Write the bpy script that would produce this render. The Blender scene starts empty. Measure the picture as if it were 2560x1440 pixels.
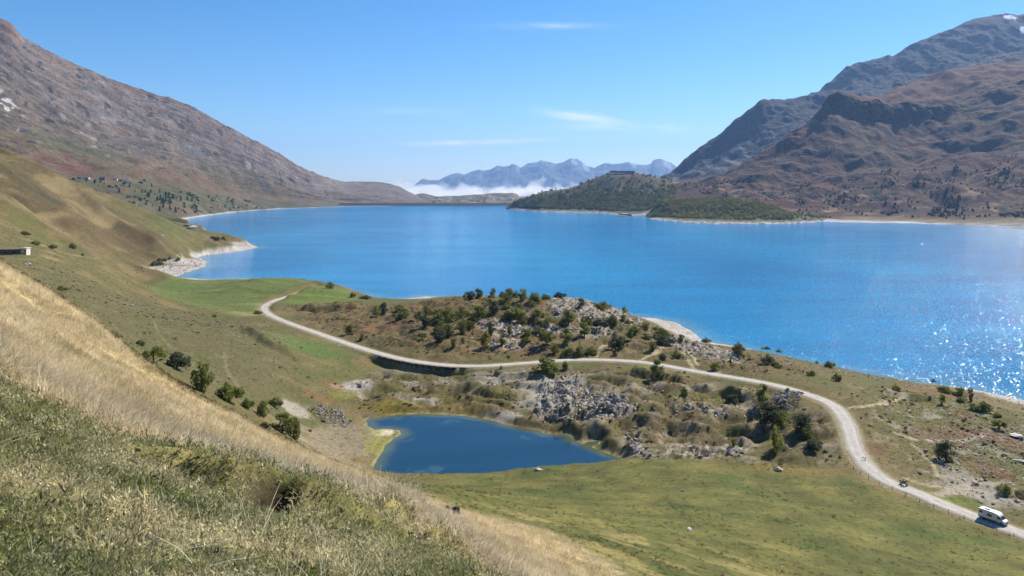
import bpy, bmesh, math, random
import numpy as np
from mathutils import Vector, Matrix, Euler, Quaternion

# ------------------------------------------------------------------ camera, sky, sun, exposure
EYE = 92.0            # metres above the lake (lake surface is z = 0)
FPX = 1900.0          # focal length measured in pixels of the 2560 px wide photograph
HROW = 458.0          # row of the horizon
scene = bpy.context.scene
cam_data = bpy.data.cameras.new('camera')
cam = bpy.data.objects.new('camera', cam_data)
scene.collection.objects.link(cam)
cam.location = (0, 0, EYE)
cam.rotation_euler = (math.radians(90), 0, 0)
cam_data.sensor_width = 36.0
cam_data.lens = 36.0 * FPX / 2560.0
cam_data.shift_y = -(720.0 - HROW) / 2560.0
cam_data.clip_start = 0.2
cam_data.clip_end = 120000.0
scene.camera = cam

SUN_AZ = math.radians(47.0)      # to the right of the viewing direction
SUN_EL = math.radians(41.5)
world = bpy.data.worlds.new('World')
scene.world = world
world.use_nodes = True
wn = world.node_tree.nodes
wl = world.node_tree.links
wn.clear()
sky = wn.new('ShaderNodeTexSky')
sky.sky_type = 'NISHITA'
sky.sun_disc = False
sky.sun_elevation = SUN_EL
sky.sun_rotation = SUN_AZ
sky.altitude = 2000.0
sky.air_density = 1.15
sky.dust_density = 0.6
sky.ozone_density = 5.0
bg = wn.new('ShaderNodeBackground')
bg.inputs['Strength'].default_value = 0.088
wout = wn.new('ShaderNodeOutputWorld')
# thin cirrus, laid out by direction
tc = wn.new('ShaderNodeTexCoord')
sep = wn.new('ShaderNodeSeparateXYZ')
wl.new(tc.outputs['Generated'], sep.inputs[0])
def wmath(op, a, b=None, c=None, clamp=False):
    n = wn.new('ShaderNodeMath'); n.operation = op; n.use_clamp = clamp
    for i, v in enumerate((a, b, c)):
        if v is None: continue
        if hasattr(v, 'links'): wl.new(v, n.inputs[i])
        else: n.inputs[i].default_value = v
    return n.outputs[0]
u_ = wmath('DIVIDE', sep.outputs[0], wmath('MAXIMUM', sep.outputs[1], 0.05))
v_ = wmath('DIVIDE', sep.outputs[2], wmath('MAXIMUM', sep.outputs[1], 0.05))
comb = wn.new('ShaderNodeCombineXYZ')
wl.new(wmath('MULTIPLY', u_, 9.0), comb.inputs[0])
wl.new(wmath('MULTIPLY', wmath('ADD', v_, wmath('MULTIPLY', u_, 0.12)), 70.0), comb.inputs[1])
cn = wn.new('ShaderNodeTexNoise'); cn.inputs['Scale'].default_value = 1.0; cn.inputs['Detail'].default_value = 7.0; cn.inputs['Roughness'].default_value = 0.62
cn.inputs['Distortion'].default_value = 0.8
wl.new(comb.outputs[0], cn.inputs['Vector'])
total = None
# centre (tangent of azimuth, tangent of elevation), half sizes, strength
for (cu, cv, su, sv, tilt, st) in ((-0.052, 0.0535, 0.10, 0.0034, 0.03, 1.3), (0.096, 0.086, 0.045, 0.0062, -0.13, 1.3), (0.044, 0.207, 0.065, 0.004, 0.0, 0.4),
                                   (0.205, 0.072, 0.018, 0.005, -0.1, 0.8), (0.14, 0.073, 0.06, 0.004, -0.02, 0.8), (-0.14, 0.095, 0.06, 0.004, 0.0, 0.25)):
    du = wmath('DIVIDE', wmath('SUBTRACT', u_, cu), su)
    dv = wmath('DIVIDE', wmath('SUBTRACT', wmath('SUBTRACT', v_, cv), wmath('MULTIPLY', wmath('SUBTRACT', u_, cu), tilt)), sv)
    r2 = wmath('ADD', wmath('MULTIPLY', du, du), wmath('MULTIPLY', dv, dv))
    g = wmath('MULTIPLY', wmath('EXPONENT', wmath('MULTIPLY', r2, -1.0)), st)
    total = g if total is None else wmath('ADD', total, g)
cl = wmath('MULTIPLY', total, wmath('MULTIPLY', wmath('SUBTRACT', cn.outputs['Fac'], 0.30), 2.6, clamp=True), clamp=True)
mixc = wn.new('ShaderNodeMix'); mixc.data_type = 'RGBA'
wl.new(cl, mixc.inputs['Factor'])
hsv = wn.new('ShaderNodeHueSaturation'); hsv.inputs['Saturation'].default_value = 1.27; hsv.inputs['Value'].default_value = 1.10
wl.new(sky.outputs[0], hsv.inputs['Color'])
wl.new(hsv.outputs[0], mixc.inputs[6])
mixc.inputs[7].default_value = (9.0, 9.6, 10.0, 1)
wl.new(mixc.outputs[2], bg.inputs['Color'])
wl.new(bg.outputs[0], wout.inputs['Surface'])

sun_data = bpy.data.lights.new('sun', 'SUN')
sun_data.energy = 5.0
sun_data.angle = math.radians(0.53)
sun_data.color = (1.0, 0.93, 0.82)
sun = bpy.data.objects.new('sun', sun_data)
scene.collection.objects.link(sun)
SUN_DIR = Vector((math.sin(SUN_AZ) * math.cos(SUN_EL), math.cos(SUN_AZ) * math.cos(SUN_EL), math.sin(SUN_EL)))
sun.rotation_euler = SUN_DIR.to_track_quat('Z', 'Y').to_euler()

scene.view_settings.view_transform = 'Standard'
scene.view_settings.look = 'None'
scene.view_settings.exposure = 0.55
scene.view_settings.gamma = 1.0
scene.view_settings.use_curve_mapping = False
scene.cycles.use_denoising = True
scene.cycles.max_bounces = 6
scene.cycles.diffuse_bounces = 1
scene.cycles.adaptive_threshold = 0.02
scene.cycles.glossy_bounces = 2
scene.cycles.transmission_bounces = 2
scene.cycles.transparent_max_bounces = 12
scene.cycles.volume_bounces = 2
scene.cycles.caustics_reflective = False
scene.cycles.caustics_refractive = False

rng = np.random.default_rng(7)
random.seed(7)
COL = scene.collection

# ------------------------------------------------------------------ numeric helpers
def sstep(a, b, x):
    t = np.clip((x - a) / (b - a), 0.0, 1.0)
    return t * t * (3 - 2 * t)

def lerp(a, b, t):
    return a + (b - a) * t

_P = np.random.default_rng(3).permutation(4096).astype(np.int32)
_G = np.random.default_rng(5).uniform(0, 2 * math.pi, 4096)
_GX, _GY = np.cos(_G).astype(np.float32), np.sin(_G).astype(np.float32)
def perlin(x, y, seed=0):
    x = np.asarray(x, dtype=np.float32); y = np.asarray(y, dtype=np.float32)
    x0 = np.floor(x); y0 = np.floor(y); xf = x - x0; yf = y - y0
    xi = x0.astype(np.int32) + (seed * 131 + 1700); yi = y0.astype(np.int32)
    uu = xf * xf * xf * (xf * (xf * 6 - 15) + 10); vv = yf * yf * yf * (yf * (yf * 6 - 15) + 10)
    h0 = _P[xi & 4095]; h1 = _P[(xi + 1) & 4095]
    def g(h, iy, fx, fy):
        k = _P[(h + iy) & 4095]
        return _GX[k] * fx + _GY[k] * fy
    a = g(h0, yi, xf, yf); b = g(h1, yi, xf - 1, yf); c = g(h0, yi + 1, xf, yf - 1); d = g(h1, yi + 1, xf - 1, yf - 1)
    a += (b - a) * uu; c += (d - c) * uu; a += (c - a) * vv
    return 1.5 * a

def fbm(x, y, octaves=4, seed=0, gain=0.5, lac=2.03):
    s = 0.0; a = 1.0; n = 0.0
    for o in range(octaves):
        s = s + a * perlin(x * lac ** o, y * lac ** o, seed + o * 7); n += a; a *= gain
    return s / n

def ridged(x, y, octaves=4, seed=0, gain=0.5, lac=2.03):
    s = 0.0; a = 1.0; n = 0.0
    for o in range(octaves):
        s = s + a * (1 - np.abs(perlin(x * lac ** o, y * lac ** o, seed + o * 7)) * 2); n += a; a *= gain
    return s / n

def px_of(x, y): return 1280 + FPX * x / y
def world_zd(px, py, z):      # point of the ray through a photo pixel at height z
    d = (EYE - z) * FPX / (py - HROW)
    return ((px - 1280) / FPX * d, d, z)
def world_d(px, py, d):       # point of the ray through a photo pixel at depth d
    return ((px - 1280) / FPX * d, d, EYE - (py - HROW) / FPX * d)

def poly_sd(x, y, poly):
    """signed distance to a closed polygon, negative inside"""
    poly = np.asarray(poly, float)
    d2 = np.full(x.shape, 1e18); inside = np.zeros(x.shape, bool)
    n = len(poly)
    for i in range(n):
        ax, ay = poly[i]; bx, by = poly[(i + 1) % n]
        ex, ey = bx - ax, by - ay
        L = ex * ex + ey * ey + 1e-12
        t = np.clip(((x - ax) * ex + (y - ay) * ey) / L, 0, 1)
        dx = x - ax - t * ex; dy = y - ay - t * ey
        d2 = np.minimum(d2, dx * dx + dy * dy)
        c = ((ay > y) != (by > y)) & (x < (bx - ax) * (y - ay) / (by - ay + 1e-12) + ax)
        inside ^= c
    d = np.sqrt(d2)
    return np.where(inside, -d, d)

def line_dist(x, y, pts):
    """distance to an open polyline and the height interpolated along it"""
    pts = np.asarray(pts, float)
    best = np.full(x.shape, 1e18); zz = np.zeros(x.shape)
    for i in range(len(pts) - 1):
        ax, ay = pts[i][:2]; bx, by = pts[i + 1][:2]
        ex, ey = bx - ax, by - ay
        t = np.clip(((x - ax) * ex + (y - ay) * ey) / (ex * ex + ey * ey + 1e-12), 0, 1)
        dx = x - ax - t * ex; dy = y - ay - t * ey
        d2 = dx * dx + dy * dy
        m = d2 < best
        best = np.where(m, d2, best)
        if pts.shape[1] > 2: zz = np.where(m, pts[i][2] + t * (pts[i + 1][2] - pts[i][2]), zz)
    return np.sqrt(best), zz

def catmull(P, n):
    P = np.asarray(P, float)
    out = []
    Q = np.vstack([2 * P[0] - P[1], P, 2 * P[-1] - P[-2]])
    for i in range(1, len(Q) - 2):
        for k in range(n):
            t = k / n
            a, b, c, d = Q[i - 1], Q[i], Q[i + 1], Q[i + 2]
            out.append(0.5 * (2 * b + (c - a) * t + (2 * a - 5 * b + 4 * c - d) * t * t + (3 * b - a - 3 * c + d) * t ** 3))
    out.append(P[-1])
    return np.array(out)

# ------------------------------------------------------------------ object helpers
def tag(o, label=None, cat=None, group=None, kind=None):
    if label: o['label'] = label
    if cat: o['category'] = cat
    if group: o['group'] = group
    if kind: o['kind'] = kind
    return o

def link(name, mesh, parent=None, mat=None, smooth=False):
    o = bpy.data.objects.new(name, mesh)
    COL.objects.link(o)
    if parent is not None: o.parent = parent
    if mat is not None and not mesh.materials: mesh.materials.append(mat)
    if smooth: mesh.shade_smooth()
    return o

def empty(name, loc=(0, 0, 0), rz=0.0):
    o = bpy.data.objects.new(name, None)
    COL.objects.link(o)
    o.location = loc; o.rotation_euler = (0, 0, rz)
    o.empty_display_size = 0.5
    return o

def mesh_np(name, verts, faces, smooth=True, cols=None):
    """mesh from numpy arrays; faces is an (n,3) or (n,4) int array"""
    me = bpy.data.meshes.new(name)
    verts = np.asarray(verts, np.float32); faces = np.asarray(faces, np.int32)
    k = faces.shape[1]
    me.vertices.add(len(verts)); me.vertices.foreach_set('co', verts.ravel())
    me.loops.add(faces.size); me.loops.foreach_set('vertex_index', faces.ravel())
    me.polygons.add(len(faces))
    me.polygons.foreach_set('loop_start', np.arange(0, faces.size, k, dtype=np.int32))
    me.polygons.foreach_set('loop_total', np.full(len(faces), k, np.int32))
    me.update(calc_edges=True)
    if cols is not None:
        a = me.color_attributes.new('col', 'FLOAT_COLOR', 'POINT')
        c4 = np.ones((len(verts), 4), np.float32); c4[:, :3] = np.clip(cols, 0, 1)
        a.data.foreach_set('color', c4.ravel())
    if smooth: me.shade_smooth()
    else: me.shade_flat()
    return me

def grid_faces(nr, nc):
    i = np.arange(nr - 1)[:, None] * nc + np.arange(nc - 1)[None, :]
    return np.stack([i, i + 1, i + nc + 1, i + nc], -1).reshape(-1, 4)

class MB:
    """collects simple solids and links them as one mesh object"""
    def __init__(self): self.v = []; self.f = []
    def add(self, v, f):
        n = len(self.v); self.v += [tuple(p) for p in v]; self.f += [tuple(i + n for i in q) for q in f]; return self
    def box(self, cx, cy, cz, sx, sy, sz, rz=0.0, taper=1.0):
        c, s = math.cos(rz), math.sin(rz); v = []
        for z, k in ((-.5, 1.0), (.5, taper)):
            for x, y in ((-.5, -.5), (.5, -.5), (.5, .5), (-.5, .5)):
                X, Y = x * sx * k, y * sy * k
                v.append((cx + X * c - Y * s, cy + X * s + Y * c, cz + z * sz))
        return self.add(v, [(0, 3, 2, 1), (4, 5, 6, 7), (0, 1, 5, 4), (1, 2, 6, 5), (2, 3, 7, 6), (3, 0, 4, 7)])
    def tube(self, pts, rad, n=8, cap=True):
        pts = [Vector(p) for p in pts]
        if not hasattr(rad, '__len__'): rad = [rad] * len(pts)
        v = []; f = []
        for i, p in enumerate(pts):
            d = (pts[min(i + 1, len(pts) - 1)] - pts[max(i - 1, 0)]).normalized()
            a = d.orthogonal().normalized() if abs(d.z) < .95 else Vector((1, 0, 0))
            a = (a - d * a.dot(d)).normalized(); b = d.cross(a)
            if i and False: pass
            for k in range(n):
                t = 2 * math.pi * k / n
                v.append(p + (a * math.cos(t) + b * math.sin(t)) * rad[i])
        for i in range(len(pts) - 1):
            for k in range(n):
                f.append((i * n + k, i * n + (k + 1) % n, (i + 1) * n + (k + 1) % n, (i + 1) * n + k))
        if cap:
            f.append(tuple(range(n - 1, -1, -1))); f.append(tuple(range((len(pts) - 1) * n, len(pts) * n)))
        return self.add(v, f)
    def disc(self, c, axis, r, w, n=20):
        c = Vector(c); ax = Vector(axis).normalized()
        return self.tube([c - ax * w / 2, c + ax * w / 2], r, n)
    def prism(self, prof, axis, a, b):
        """extrude a closed 2D profile; axis 'y': profile is (x,z), from y=a to y=b; axis 'x': profile is (y,z)"""
        n = len(prof); v = []
        for q in (a, b):
            for p in prof: v.append((p[0], q, p[1]) if axis == 'y' else (q, p[0], p[1]))
        f = [tuple(range(n)), tuple(range(2 * n - 1, n - 1, -1))]
        f += [(i, i + n, (i + 1) % n + n, (i + 1) % n) for i in range(n)]
        return self.add(v, f)
    def mesh(self, name, bevel=0.0, seg=2):
        me = bpy.data.meshes.new(name)
        me.from_pydata(self.v, [], self.f)
        bm = bmesh.new(); bm.from_mesh(me)
        bmesh.ops.recalc_face_normals(bm, faces=bm.faces)
        if bevel: bmesh.ops.bevel(bm, geom=list(bm.edges), offset=bevel, segments=seg, affect='EDGES', profile=0.6)
        bm.to_mesh(me); bm.free(); me.update()
        return me
    def build(self, name, mat, parent=None, bevel=0.0, smooth=False, seg=2):
        me = self.mesh(name, bevel, seg)
        o = link(name, me, parent, mat, smooth)
        return o

# ------------------------------------------------------------------ materials
def new_mat(name):
    m = bpy.data.materials.new(name); m.use_nodes = True
    nt = m.node_tree; nt.nodes.clear()
    out = nt.nodes.new('ShaderNodeOutputMaterial')
    b = nt.nodes.new('ShaderNodeBsdfPrincipled')
    nt.links.new(b.outputs[0], out.inputs[0])
    return m, nt, b, out

def simple_mat(name, col, rough=0.6, metal=0.0, var=0.15, scale=6.0, bump=0.0, spec=0.5, coat=0.0):
    """one base colour broken up by noise, optional bump"""
    m, nt, b, out = new_mat(name)
    t = nt.nodes.new('ShaderNodeTexCoord')
    n = nt.nodes.new('ShaderNodeTexNoise'); n.inputs['Scale'].default_value = scale; n.inputs['Detail'].default_value = 6
    nt.links.new(t.outputs['Object'], n.inputs['Vector'])
    r = nt.nodes.new('ShaderNodeValToRGB')
    r.color_ramp.elements[0].position = 0.3; r.color_ramp.elements[1].position = 0.7
    r.color_ramp.elements[0].color = tuple(c * (1 - var) for c in col) + (1,)
    r.color_ramp.elements[1].color = tuple(min(1, c * (1 + var)) for c in col) + (1,)
    nt.links.new(n.outputs['Fac'], r.inputs[0]); nt.links.new(r.outputs[0], b.inputs['Base Color'])
    b.inputs['Roughness'].default_value = rough; b.inputs['Metallic'].default_value = metal
    b.inputs['Specular IOR Level'].default_value = spec
    b.inputs['Coat Weight'].default_value = coat
    if bump:
        bp = nt.nodes.new('ShaderNodeBump'); bp.inputs['Strength'].default_value = bump
        nt.links.new(n.outputs['Fac'], bp.inputs['Height']); nt.links.new(bp.outputs[0], b.inputs['Normal'])
    return m

def terrain_mat(name, scales=(0.35, 3.0), var=0.35, bump=0.5, bump_dist=0.3, rough=0.95):
    """colour from the surface's own colour attribute, broken up by world-scale noise, with bump"""
    m, nt, b, out = new_mat(name)
    a = nt.nodes.new('ShaderNodeVertexColor'); a.layer_name = 'col'
    t = nt.nodes.new('ShaderNodeTexCoord')
    prev = a.outputs[0]; hs = []
    for i, s in enumerate(scales):
        n = nt.nodes.new('ShaderNodeTexNoise'); n.inputs['Scale'].default_value = s; n.inputs['Detail'].default_value = 5; n.inputs['Roughness'].default_value = 0.65
        nt.links.new(t.outputs['Object'], n.inputs['Vector'])
        mr = nt.nodes.new('ShaderNodeMapRange'); mr.inputs[1].default_value = 0.3; mr.inputs[2].default_value = 0.7
        mr.inputs[3].default_value = 1 - var; mr.inputs[4].default_value = 1 + var
        nt.links.new(n.outputs['Fac'], mr.inputs[0])
        vm = nt.nodes.new('ShaderNodeVectorMath'); vm.operation = 'SCALE'
        nt.links.new(prev, vm.inputs[0]); nt.links.new(mr.outputs[0], vm.inputs['Scale'])
        prev = vm.outputs[0]; hs.append(n.outputs['Fac'])
    nt.links.new(prev, b.inputs['Base Color'])
    b.inputs['Roughness'].default_value = rough; b.inputs['Specular IOR Level'].default_value = 0.15
    if bump:
        bp = nt.nodes.new('ShaderNodeBump'); bp.inputs['Strength'].default_value = bump; bp.inputs['Distance'].default_value = bump_dist
        nt.links.new(hs[-1], bp.inputs['Height']); nt.links.new(bp.outputs[0], b.inputs['Normal'])
    return m
# ------------------------------------------------------------------ the ground: a heightfield through surveyed points
# (photo column, photo row, depth in metres)
PD = [(-400, 1440, 2.8), (0, 1440, 3.5), (300, 1440, 3.8), (600, 1440, 4.3), (900, 1440, 5.2), (1150, 1440, 7.5), (1330, 1500, 9),
      (0, 1200, 5), (300, 1250, 5.3), (600, 1300, 6), (900, 1350, 7), (1060, 1400, 7.6),
      (-300, 800, 9), (0, 945, 9), (200, 1050, 9.3), (450, 1130, 9.8), (600, 1180, 10), (800, 1235, 10.3), (1000, 1295, 10.3), (1080, 1355, 9.8),
      (-300, 790, 12.5), (0, 930, 12.5), (200, 1035, 13), (450, 1118, 14), (600, 1170, 15), (800, 1226, 16), (1000, 1290, 15.5), (1100, 1352, 14.5), (1200, 1440, 13.5),
      (-300, 640, 25), (0, 800, 25), (300, 980, 25), (600, 1112, 30), (900, 1220, 36), (1100, 1295, 40), (1300, 1380, 42), (1400, 1440, 40),
      (-300, 560, 45), (0, 720, 45), (215, 850, 45), (400, 980, 45), (600, 1076, 52), (800, 1165, 58), (1000, 1237, 68),
      (-300, 480, 75), (0, 655, 78), (100, 715, 82), (215, 790, 86), (300, 860, 89), (350, 905, 91), (482, 985, 93), (583, 1030, 96), (739, 1112, 101), (900, 1178, 112),
      (-300, 500, 140), (0, 690, 140), (215, 815, 130), (350, 932, 135), (482, 1015, 138), (583, 1062, 142), (739, 1140, 152), (900, 1197, 160),
      (-300, 470, 300), (0, 662, 300), (100, 712, 235), (200, 770, 230), (350, 890, 190), (482, 970, 185), (600, 1020, 195), (739, 1100, 215),
      (0, 640, 380), (60, 634, 380), (120, 680, 330), (150, 660, 420), (250, 690, 450), (200, 715, 350), (300, 800, 265), (400, 800, 330), (385, 880, 235), (500, 940, 205),
      (700, 1060, 215), (600, 900, 275), (700, 900, 305), (600, 830, 350), (450, 800, 395), (300, 740, 430), (350, 760, 400), (560, 960, 235),
      (950, 1182, 211), (1200, 1178, 214), (1400, 1160, 217), (1560, 1146, 220), (1640, 1139, 222), (1760, 1150, 216), (1900, 1180, 205), (2100, 1187, 204), (2200, 1215, 194),
      (1100, 1240, 112), (1200, 1255, 128), (1300, 1230, 170), (1600, 1230, 175), (1900, 1260, 165), (2200, 1320, 158), (2400, 1372, 150), (1050, 1210, 150),
      (1300, 1305, 100), (1400, 1440, 46), (1600, 1440, 72), (1900, 1440, 95), (2200, 1440, 110), (2560, 1440, 128), (2900, 1440, 140), (1500, 1350, 95), (1800, 1380, 106), (2100, 1400, 120),
      (330, 530, 1000), (400, 570, 960), (440, 600, 930), (200, 470, 950), (100, 430, 900), (0, 395, 850), (-300, 250, 800), (300, 600, 850), (200, 560, 750), (100, 500, 750), (0, 480, 650), (0, 560, 500), (100, 600, 550), (200, 640, 560), (300, 655, 690),
      (1100, 748, 590), (1200, 746, 578), (1300, 752, 572), (1380, 756, 566), (1450, 766, 560), (1530, 786, 535), (1600, 806, 512), (1250, 748, 625), (1450, 762, 600), (-300, 420, 550), (330, 548, 1220), (200, 492, 1180), (0, 425, 1080), (380, 541, 1600), (300, 520, 1600), (100, 470, 1450), (-300, 300, 1200)]
# (photo column, photo row, height above the lake)
PZ = [(460, 640, 4), (330, 682, 3), (400, 690, 2), (550, 597, 4), (480, 592, 9), (420, 572, 14), (620, 617, 1.0), (500, 640, 2),
      (920, 1062, 8.6), (1000, 1033, 8.8), (1150, 1037, 9), (1300, 1062, 9.4), (1450, 1100, 9.6), (1540, 1140, 9.6), (900, 1120, 8.8), (930, 1150, 8.6),
      (800, 1050, 11), (850, 1000, 10.5), (800, 950, 13), (900, 960, 10), (780, 1100, 12), (850, 1140, 10),
      (1100, 990, 9.5), (1300, 985, 11), (1500, 960, 13), (1700, 985, 12.5), (1850, 1000, 13), (1900, 1100, 10), (1700, 1100, 9.6), (2030, 1060, 13.5), (2080, 1140, 13), (1600, 1040, 12), (1400, 1030, 11),
      (790, 722, 3), (700, 745, 5), (655, 770, 6), (700, 800, 7.5), (800, 835, 9), (900, 870, 10.5), (1000, 897, 12), (1100, 911, 12.5), (1200, 915, 13), (1320, 907, 13.5), (1450, 899, 14),
      (1600, 905, 14.5), (1750, 930, 15), (1900, 955, 15.5), (2000, 980, 16), (2080, 1010, 16), (2120, 1060, 15.5), (2140, 1130, 14.5), (2200, 1195, 13.5), (2300, 1236, 13), (2400, 1277, 12.5), (2500, 1314, 12.5), (2620, 1348, 12.5),
      (1000, 845, 13), (1200, 860, 14), (1400, 855, 15), (1600, 860, 14), (1000, 785, 9), (1200, 785, 16), (1400, 785, 19.5), (1600, 820, 15),
      (1000, 750, 3), (1100, 740, 8), (1200, 738, 13), (1300, 741, 16.5), (1450, 750, 19), (1530, 772, 16), (1620, 800, 9), (1720, 850, 4), (1850, 872, 8), (2000, 907, 8), (2200, 948, 5), (2400, 978, 5), (2560, 1012, 4),
      (2300, 1055, 11), (2500, 1100, 9), (2560, 1200, 9), (2400, 1180, 11), (2300, 1000, 9), (2900, 1060, 4), (2900, 1200, 9), (3300, 1350, 12),
      (400, 722, 6), (600, 722, 4.5), (700, 706, 3), (500, 762, 7), (450, 745, 9), (600, 780, 7.5), (820, 725, 4), (900, 748, 4), (900, 800, 8),
      (1170, 1000, 9.5), (1000, 1000, 9.5), (960, 920, 9.5), (1100, 950, 8.5)]
px = np.array([p[0] for p in PD] + [p[0] for p in PZ], float)
py = np.array([p[1] for p in PD] + [p[1] for p in PZ], float)
dd = np.array([p[2] for p in PD] + [(EYE - p[2]) * FPX / (p[1] - HROW) for p in PZ], float)
SX, SL = 1 / 500.0, 2.2
def _k(r2): return 0.5 * r2 * np.log(r2 + 1e-12)
cx, cy = px * SX, np.log(dd) * SL
n = len(px)
A = np.zeros((n + 3, n + 3))
A[:n, :n] = _k((cx[:, None] - cx) ** 2 + (cy[:, None] - cy) ** 2) + 0.004 * np.eye(n)
A[:n, n] = 1; A[:n, n + 1] = cx; A[:n, n + 2] = cy; A[n:, :n] = A[:n, n:].T
wts = np.linalg.solve(A, np.concatenate([py, np.zeros(3)]))
TPX = np.arange(-900, 3501, 10.0); TL = np.linspace(0.3, 7.6, 500)
tab = np.zeros((len(TL), len(TPX)))
for i, L in enumerate(TL):
    gx = TPX * SX; gy = L * SL
    tab[i] = _k((gx[:, None] - cx) ** 2 + (gy - cy) ** 2) @ wts[:n] + wts[n] + wts[n + 1] * gx + wts[n + 2] * gy

def h_base(x, y):
    yy = np.maximum(y, 1.5)
    pxx = 1280 + FPX * x / yy
    pc = np.clip(pxx, -899, 3499)
    fi = (np.log(np.minimum(yy, 1950)) - TL[0]) / (TL[1] - TL[0]); fj = (pc - TPX[0]) / 10.0
    i0 = np.clip(np.floor(fi).astype(int), 0, len(TL) - 2); j0 = np.clip(np.floor(fj).astype(int), 0, len(TPX) - 2)
    a = fi - i0; b = fj - j0
    row = (tab[i0, j0] * (1 - b) + tab[i0, j0 + 1] * b) * (1 - a) + (tab[i0 + 1, j0] * (1 - b) + tab[i0 + 1, j0 + 1] * b) * a
    z = EYE - (row - HROW) / FPX * yy
    over = (pxx - pc) / FPX * yy
    z = z + np.where(over < 0, -0.45 * over, 0.0)
    plane = EYE - 1.62 - 0.56 * x - 0.50 * y
    return lerp(plane, z, sstep(1.6, 3.4, y))

def make_hit(hfun, n=900, lo=2.3, hi=1850.0):
    ds = np.exp(np.linspace(math.log(lo), math.log(hi), n))
    def hit(pxs, pys):
        """where the ray through each photo pixel first meets the ground"""
        pxs = np.atleast_1d(np.asarray(pxs, float)); pys = np.atleast_1d(np.asarray(pys, float))
        X = (pxs[:, None] - 1280) / FPX * ds; Y = np.broadcast_to(ds, X.shape)
        Z = EYE - (pys[:, None] - HROW) / FPX * ds
        g = Z - hfun(X, Y)
        neg = g < 0
        k = np.where(neg.any(1), neg.argmax(1), n - 1); k = np.maximum(k, 1)
        r = np.arange(len(pxs)); g0 = g[r, k - 1]; g1 = g[r, k]
        t = np.clip(g0 / (g0 - g1 + 1e-12), 0, 1)
        d = ds[k - 1] + (ds[k] - ds[k - 1]) * t
        return np.stack([(pxs - 1280) / FPX * d, d], 1)
    return hit
hit0 = make_hit(h_base)
def region(pts): return hit0([p[0] for p in pts], [p[1] for p in pts])

# shore lines
LAKE = [world_zd(p, q, 0)[:2] for p, q in ((3300, 1060), (2900, 1030), (2560, 1002), (2400, 973), (2250, 950), (2080, 925), (1950, 893), (1850, 868), (1790, 858), (1757, 850), (1735, 832), (1690, 806), (1640, 796), (1560, 790), (1430, 768), (1300, 756), (1200, 750),
        (1120, 743), (1060, 741), (1000, 748), (950, 748), (900, 735), (830, 716), (760, 705), (690, 697), (600, 697), (520, 699), (440, 693), (470, 680), (510, 667), (516, 655), (497, 642), (520, 637), (600, 628), (646, 618), (620, 609), (580, 596), (530, 583), (500, 575), (470, 562), (445, 551), (455, 546))]
LAKE += [(-700, 2600), (-300, 3400), (3000, 3400), (3000, 600)]
PZL = 8.0
POND = [world_zd(p, q, PZL)[:2] for p, q in ((915, 1052), (922, 1047), (950, 1043), (1000, 1036), (1070, 1034), (1150, 1039), (1220, 1048), (1262, 1062), (1345, 1076), (1362, 1084), (1420, 1086), (1432, 1098), (1456, 1110), (1466, 1104), (1500, 1102), (1492, 1112), (1475, 1116), (1520, 1134), (1556, 1146),
        (1560, 1158), (1450, 1176), (1200, 1196), (1000, 1194), (925, 1184), (936, 1163), (952, 1135), (968, 1110), (985, 1096), (1006, 1086), (998, 1076), (970, 1072), (935, 1074), (918, 1062))]
ROADPX = [(800, 719, 2.6), (770, 727, 3.4), (720, 741, 4.6), (680, 754, 5.4), (660, 769, 6.0), (672, 785, 6.8), (710, 803, 7.6), (800, 835, 9.2), (900, 869, 10.7), (1000, 896, 12), (1100, 911, 12.5), (1200, 914.5, 13), (1320, 907, 13.5), (1450, 899, 14),
          (1600, 905, 14.5), (1750, 930, 15), (1900, 955, 15.5), (2000, 980, 16), (2080, 1012, 16), (2118, 1060, 15.5), (2142, 1130, 14.5), (2200, 1192, 13.5), (2300, 1236, 13), (2400, 1277, 12.6), (2500, 1314, 12.5), (2640, 1362, 12.6), (2900, 1440, 13)]
ROAD = catmull([world_zd(*p) for p in ROADPX], 8)

KARST = region([(960, 925), (860, 960), (930, 1030), (1100, 1030), (1260, 1055), (1420, 1080), (1560, 1135), (1700, 1130), (1900, 1170), (2090, 1150), (2090, 1050), (1980, 1000), (1800, 965), (1600, 925), (1400, 918), (1200, 935), (1060, 930)])
KNOLL = region([(720, 770), (860, 760), (1000, 765), (1130, 745), (1300, 745), (1450, 755), (1600, 800), (1760, 860), (1900, 890), (2050, 930), (1900, 940), (1650, 895), (1450, 888), (1250, 895), (1100, 900), (960, 870), (820, 825)])
EAST = region([(2150, 960), (2300, 985), (2560, 1030), (2700, 1100), (2700, 1320), (2560, 1300), (2420, 1250), (2230, 1170), (2160, 1060)])

NR, NC = 1000, 960
yp = np.exp(np.linspace(math.log(16.0), math.log(1700.0), NR)); up = np.linspace(-0.82, 0.80, NC)
GX = yp[:, None] * up[None, :]; GY = np.broadcast_to((yp - 40.0)[:, None], GX.shape).copy()

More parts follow.
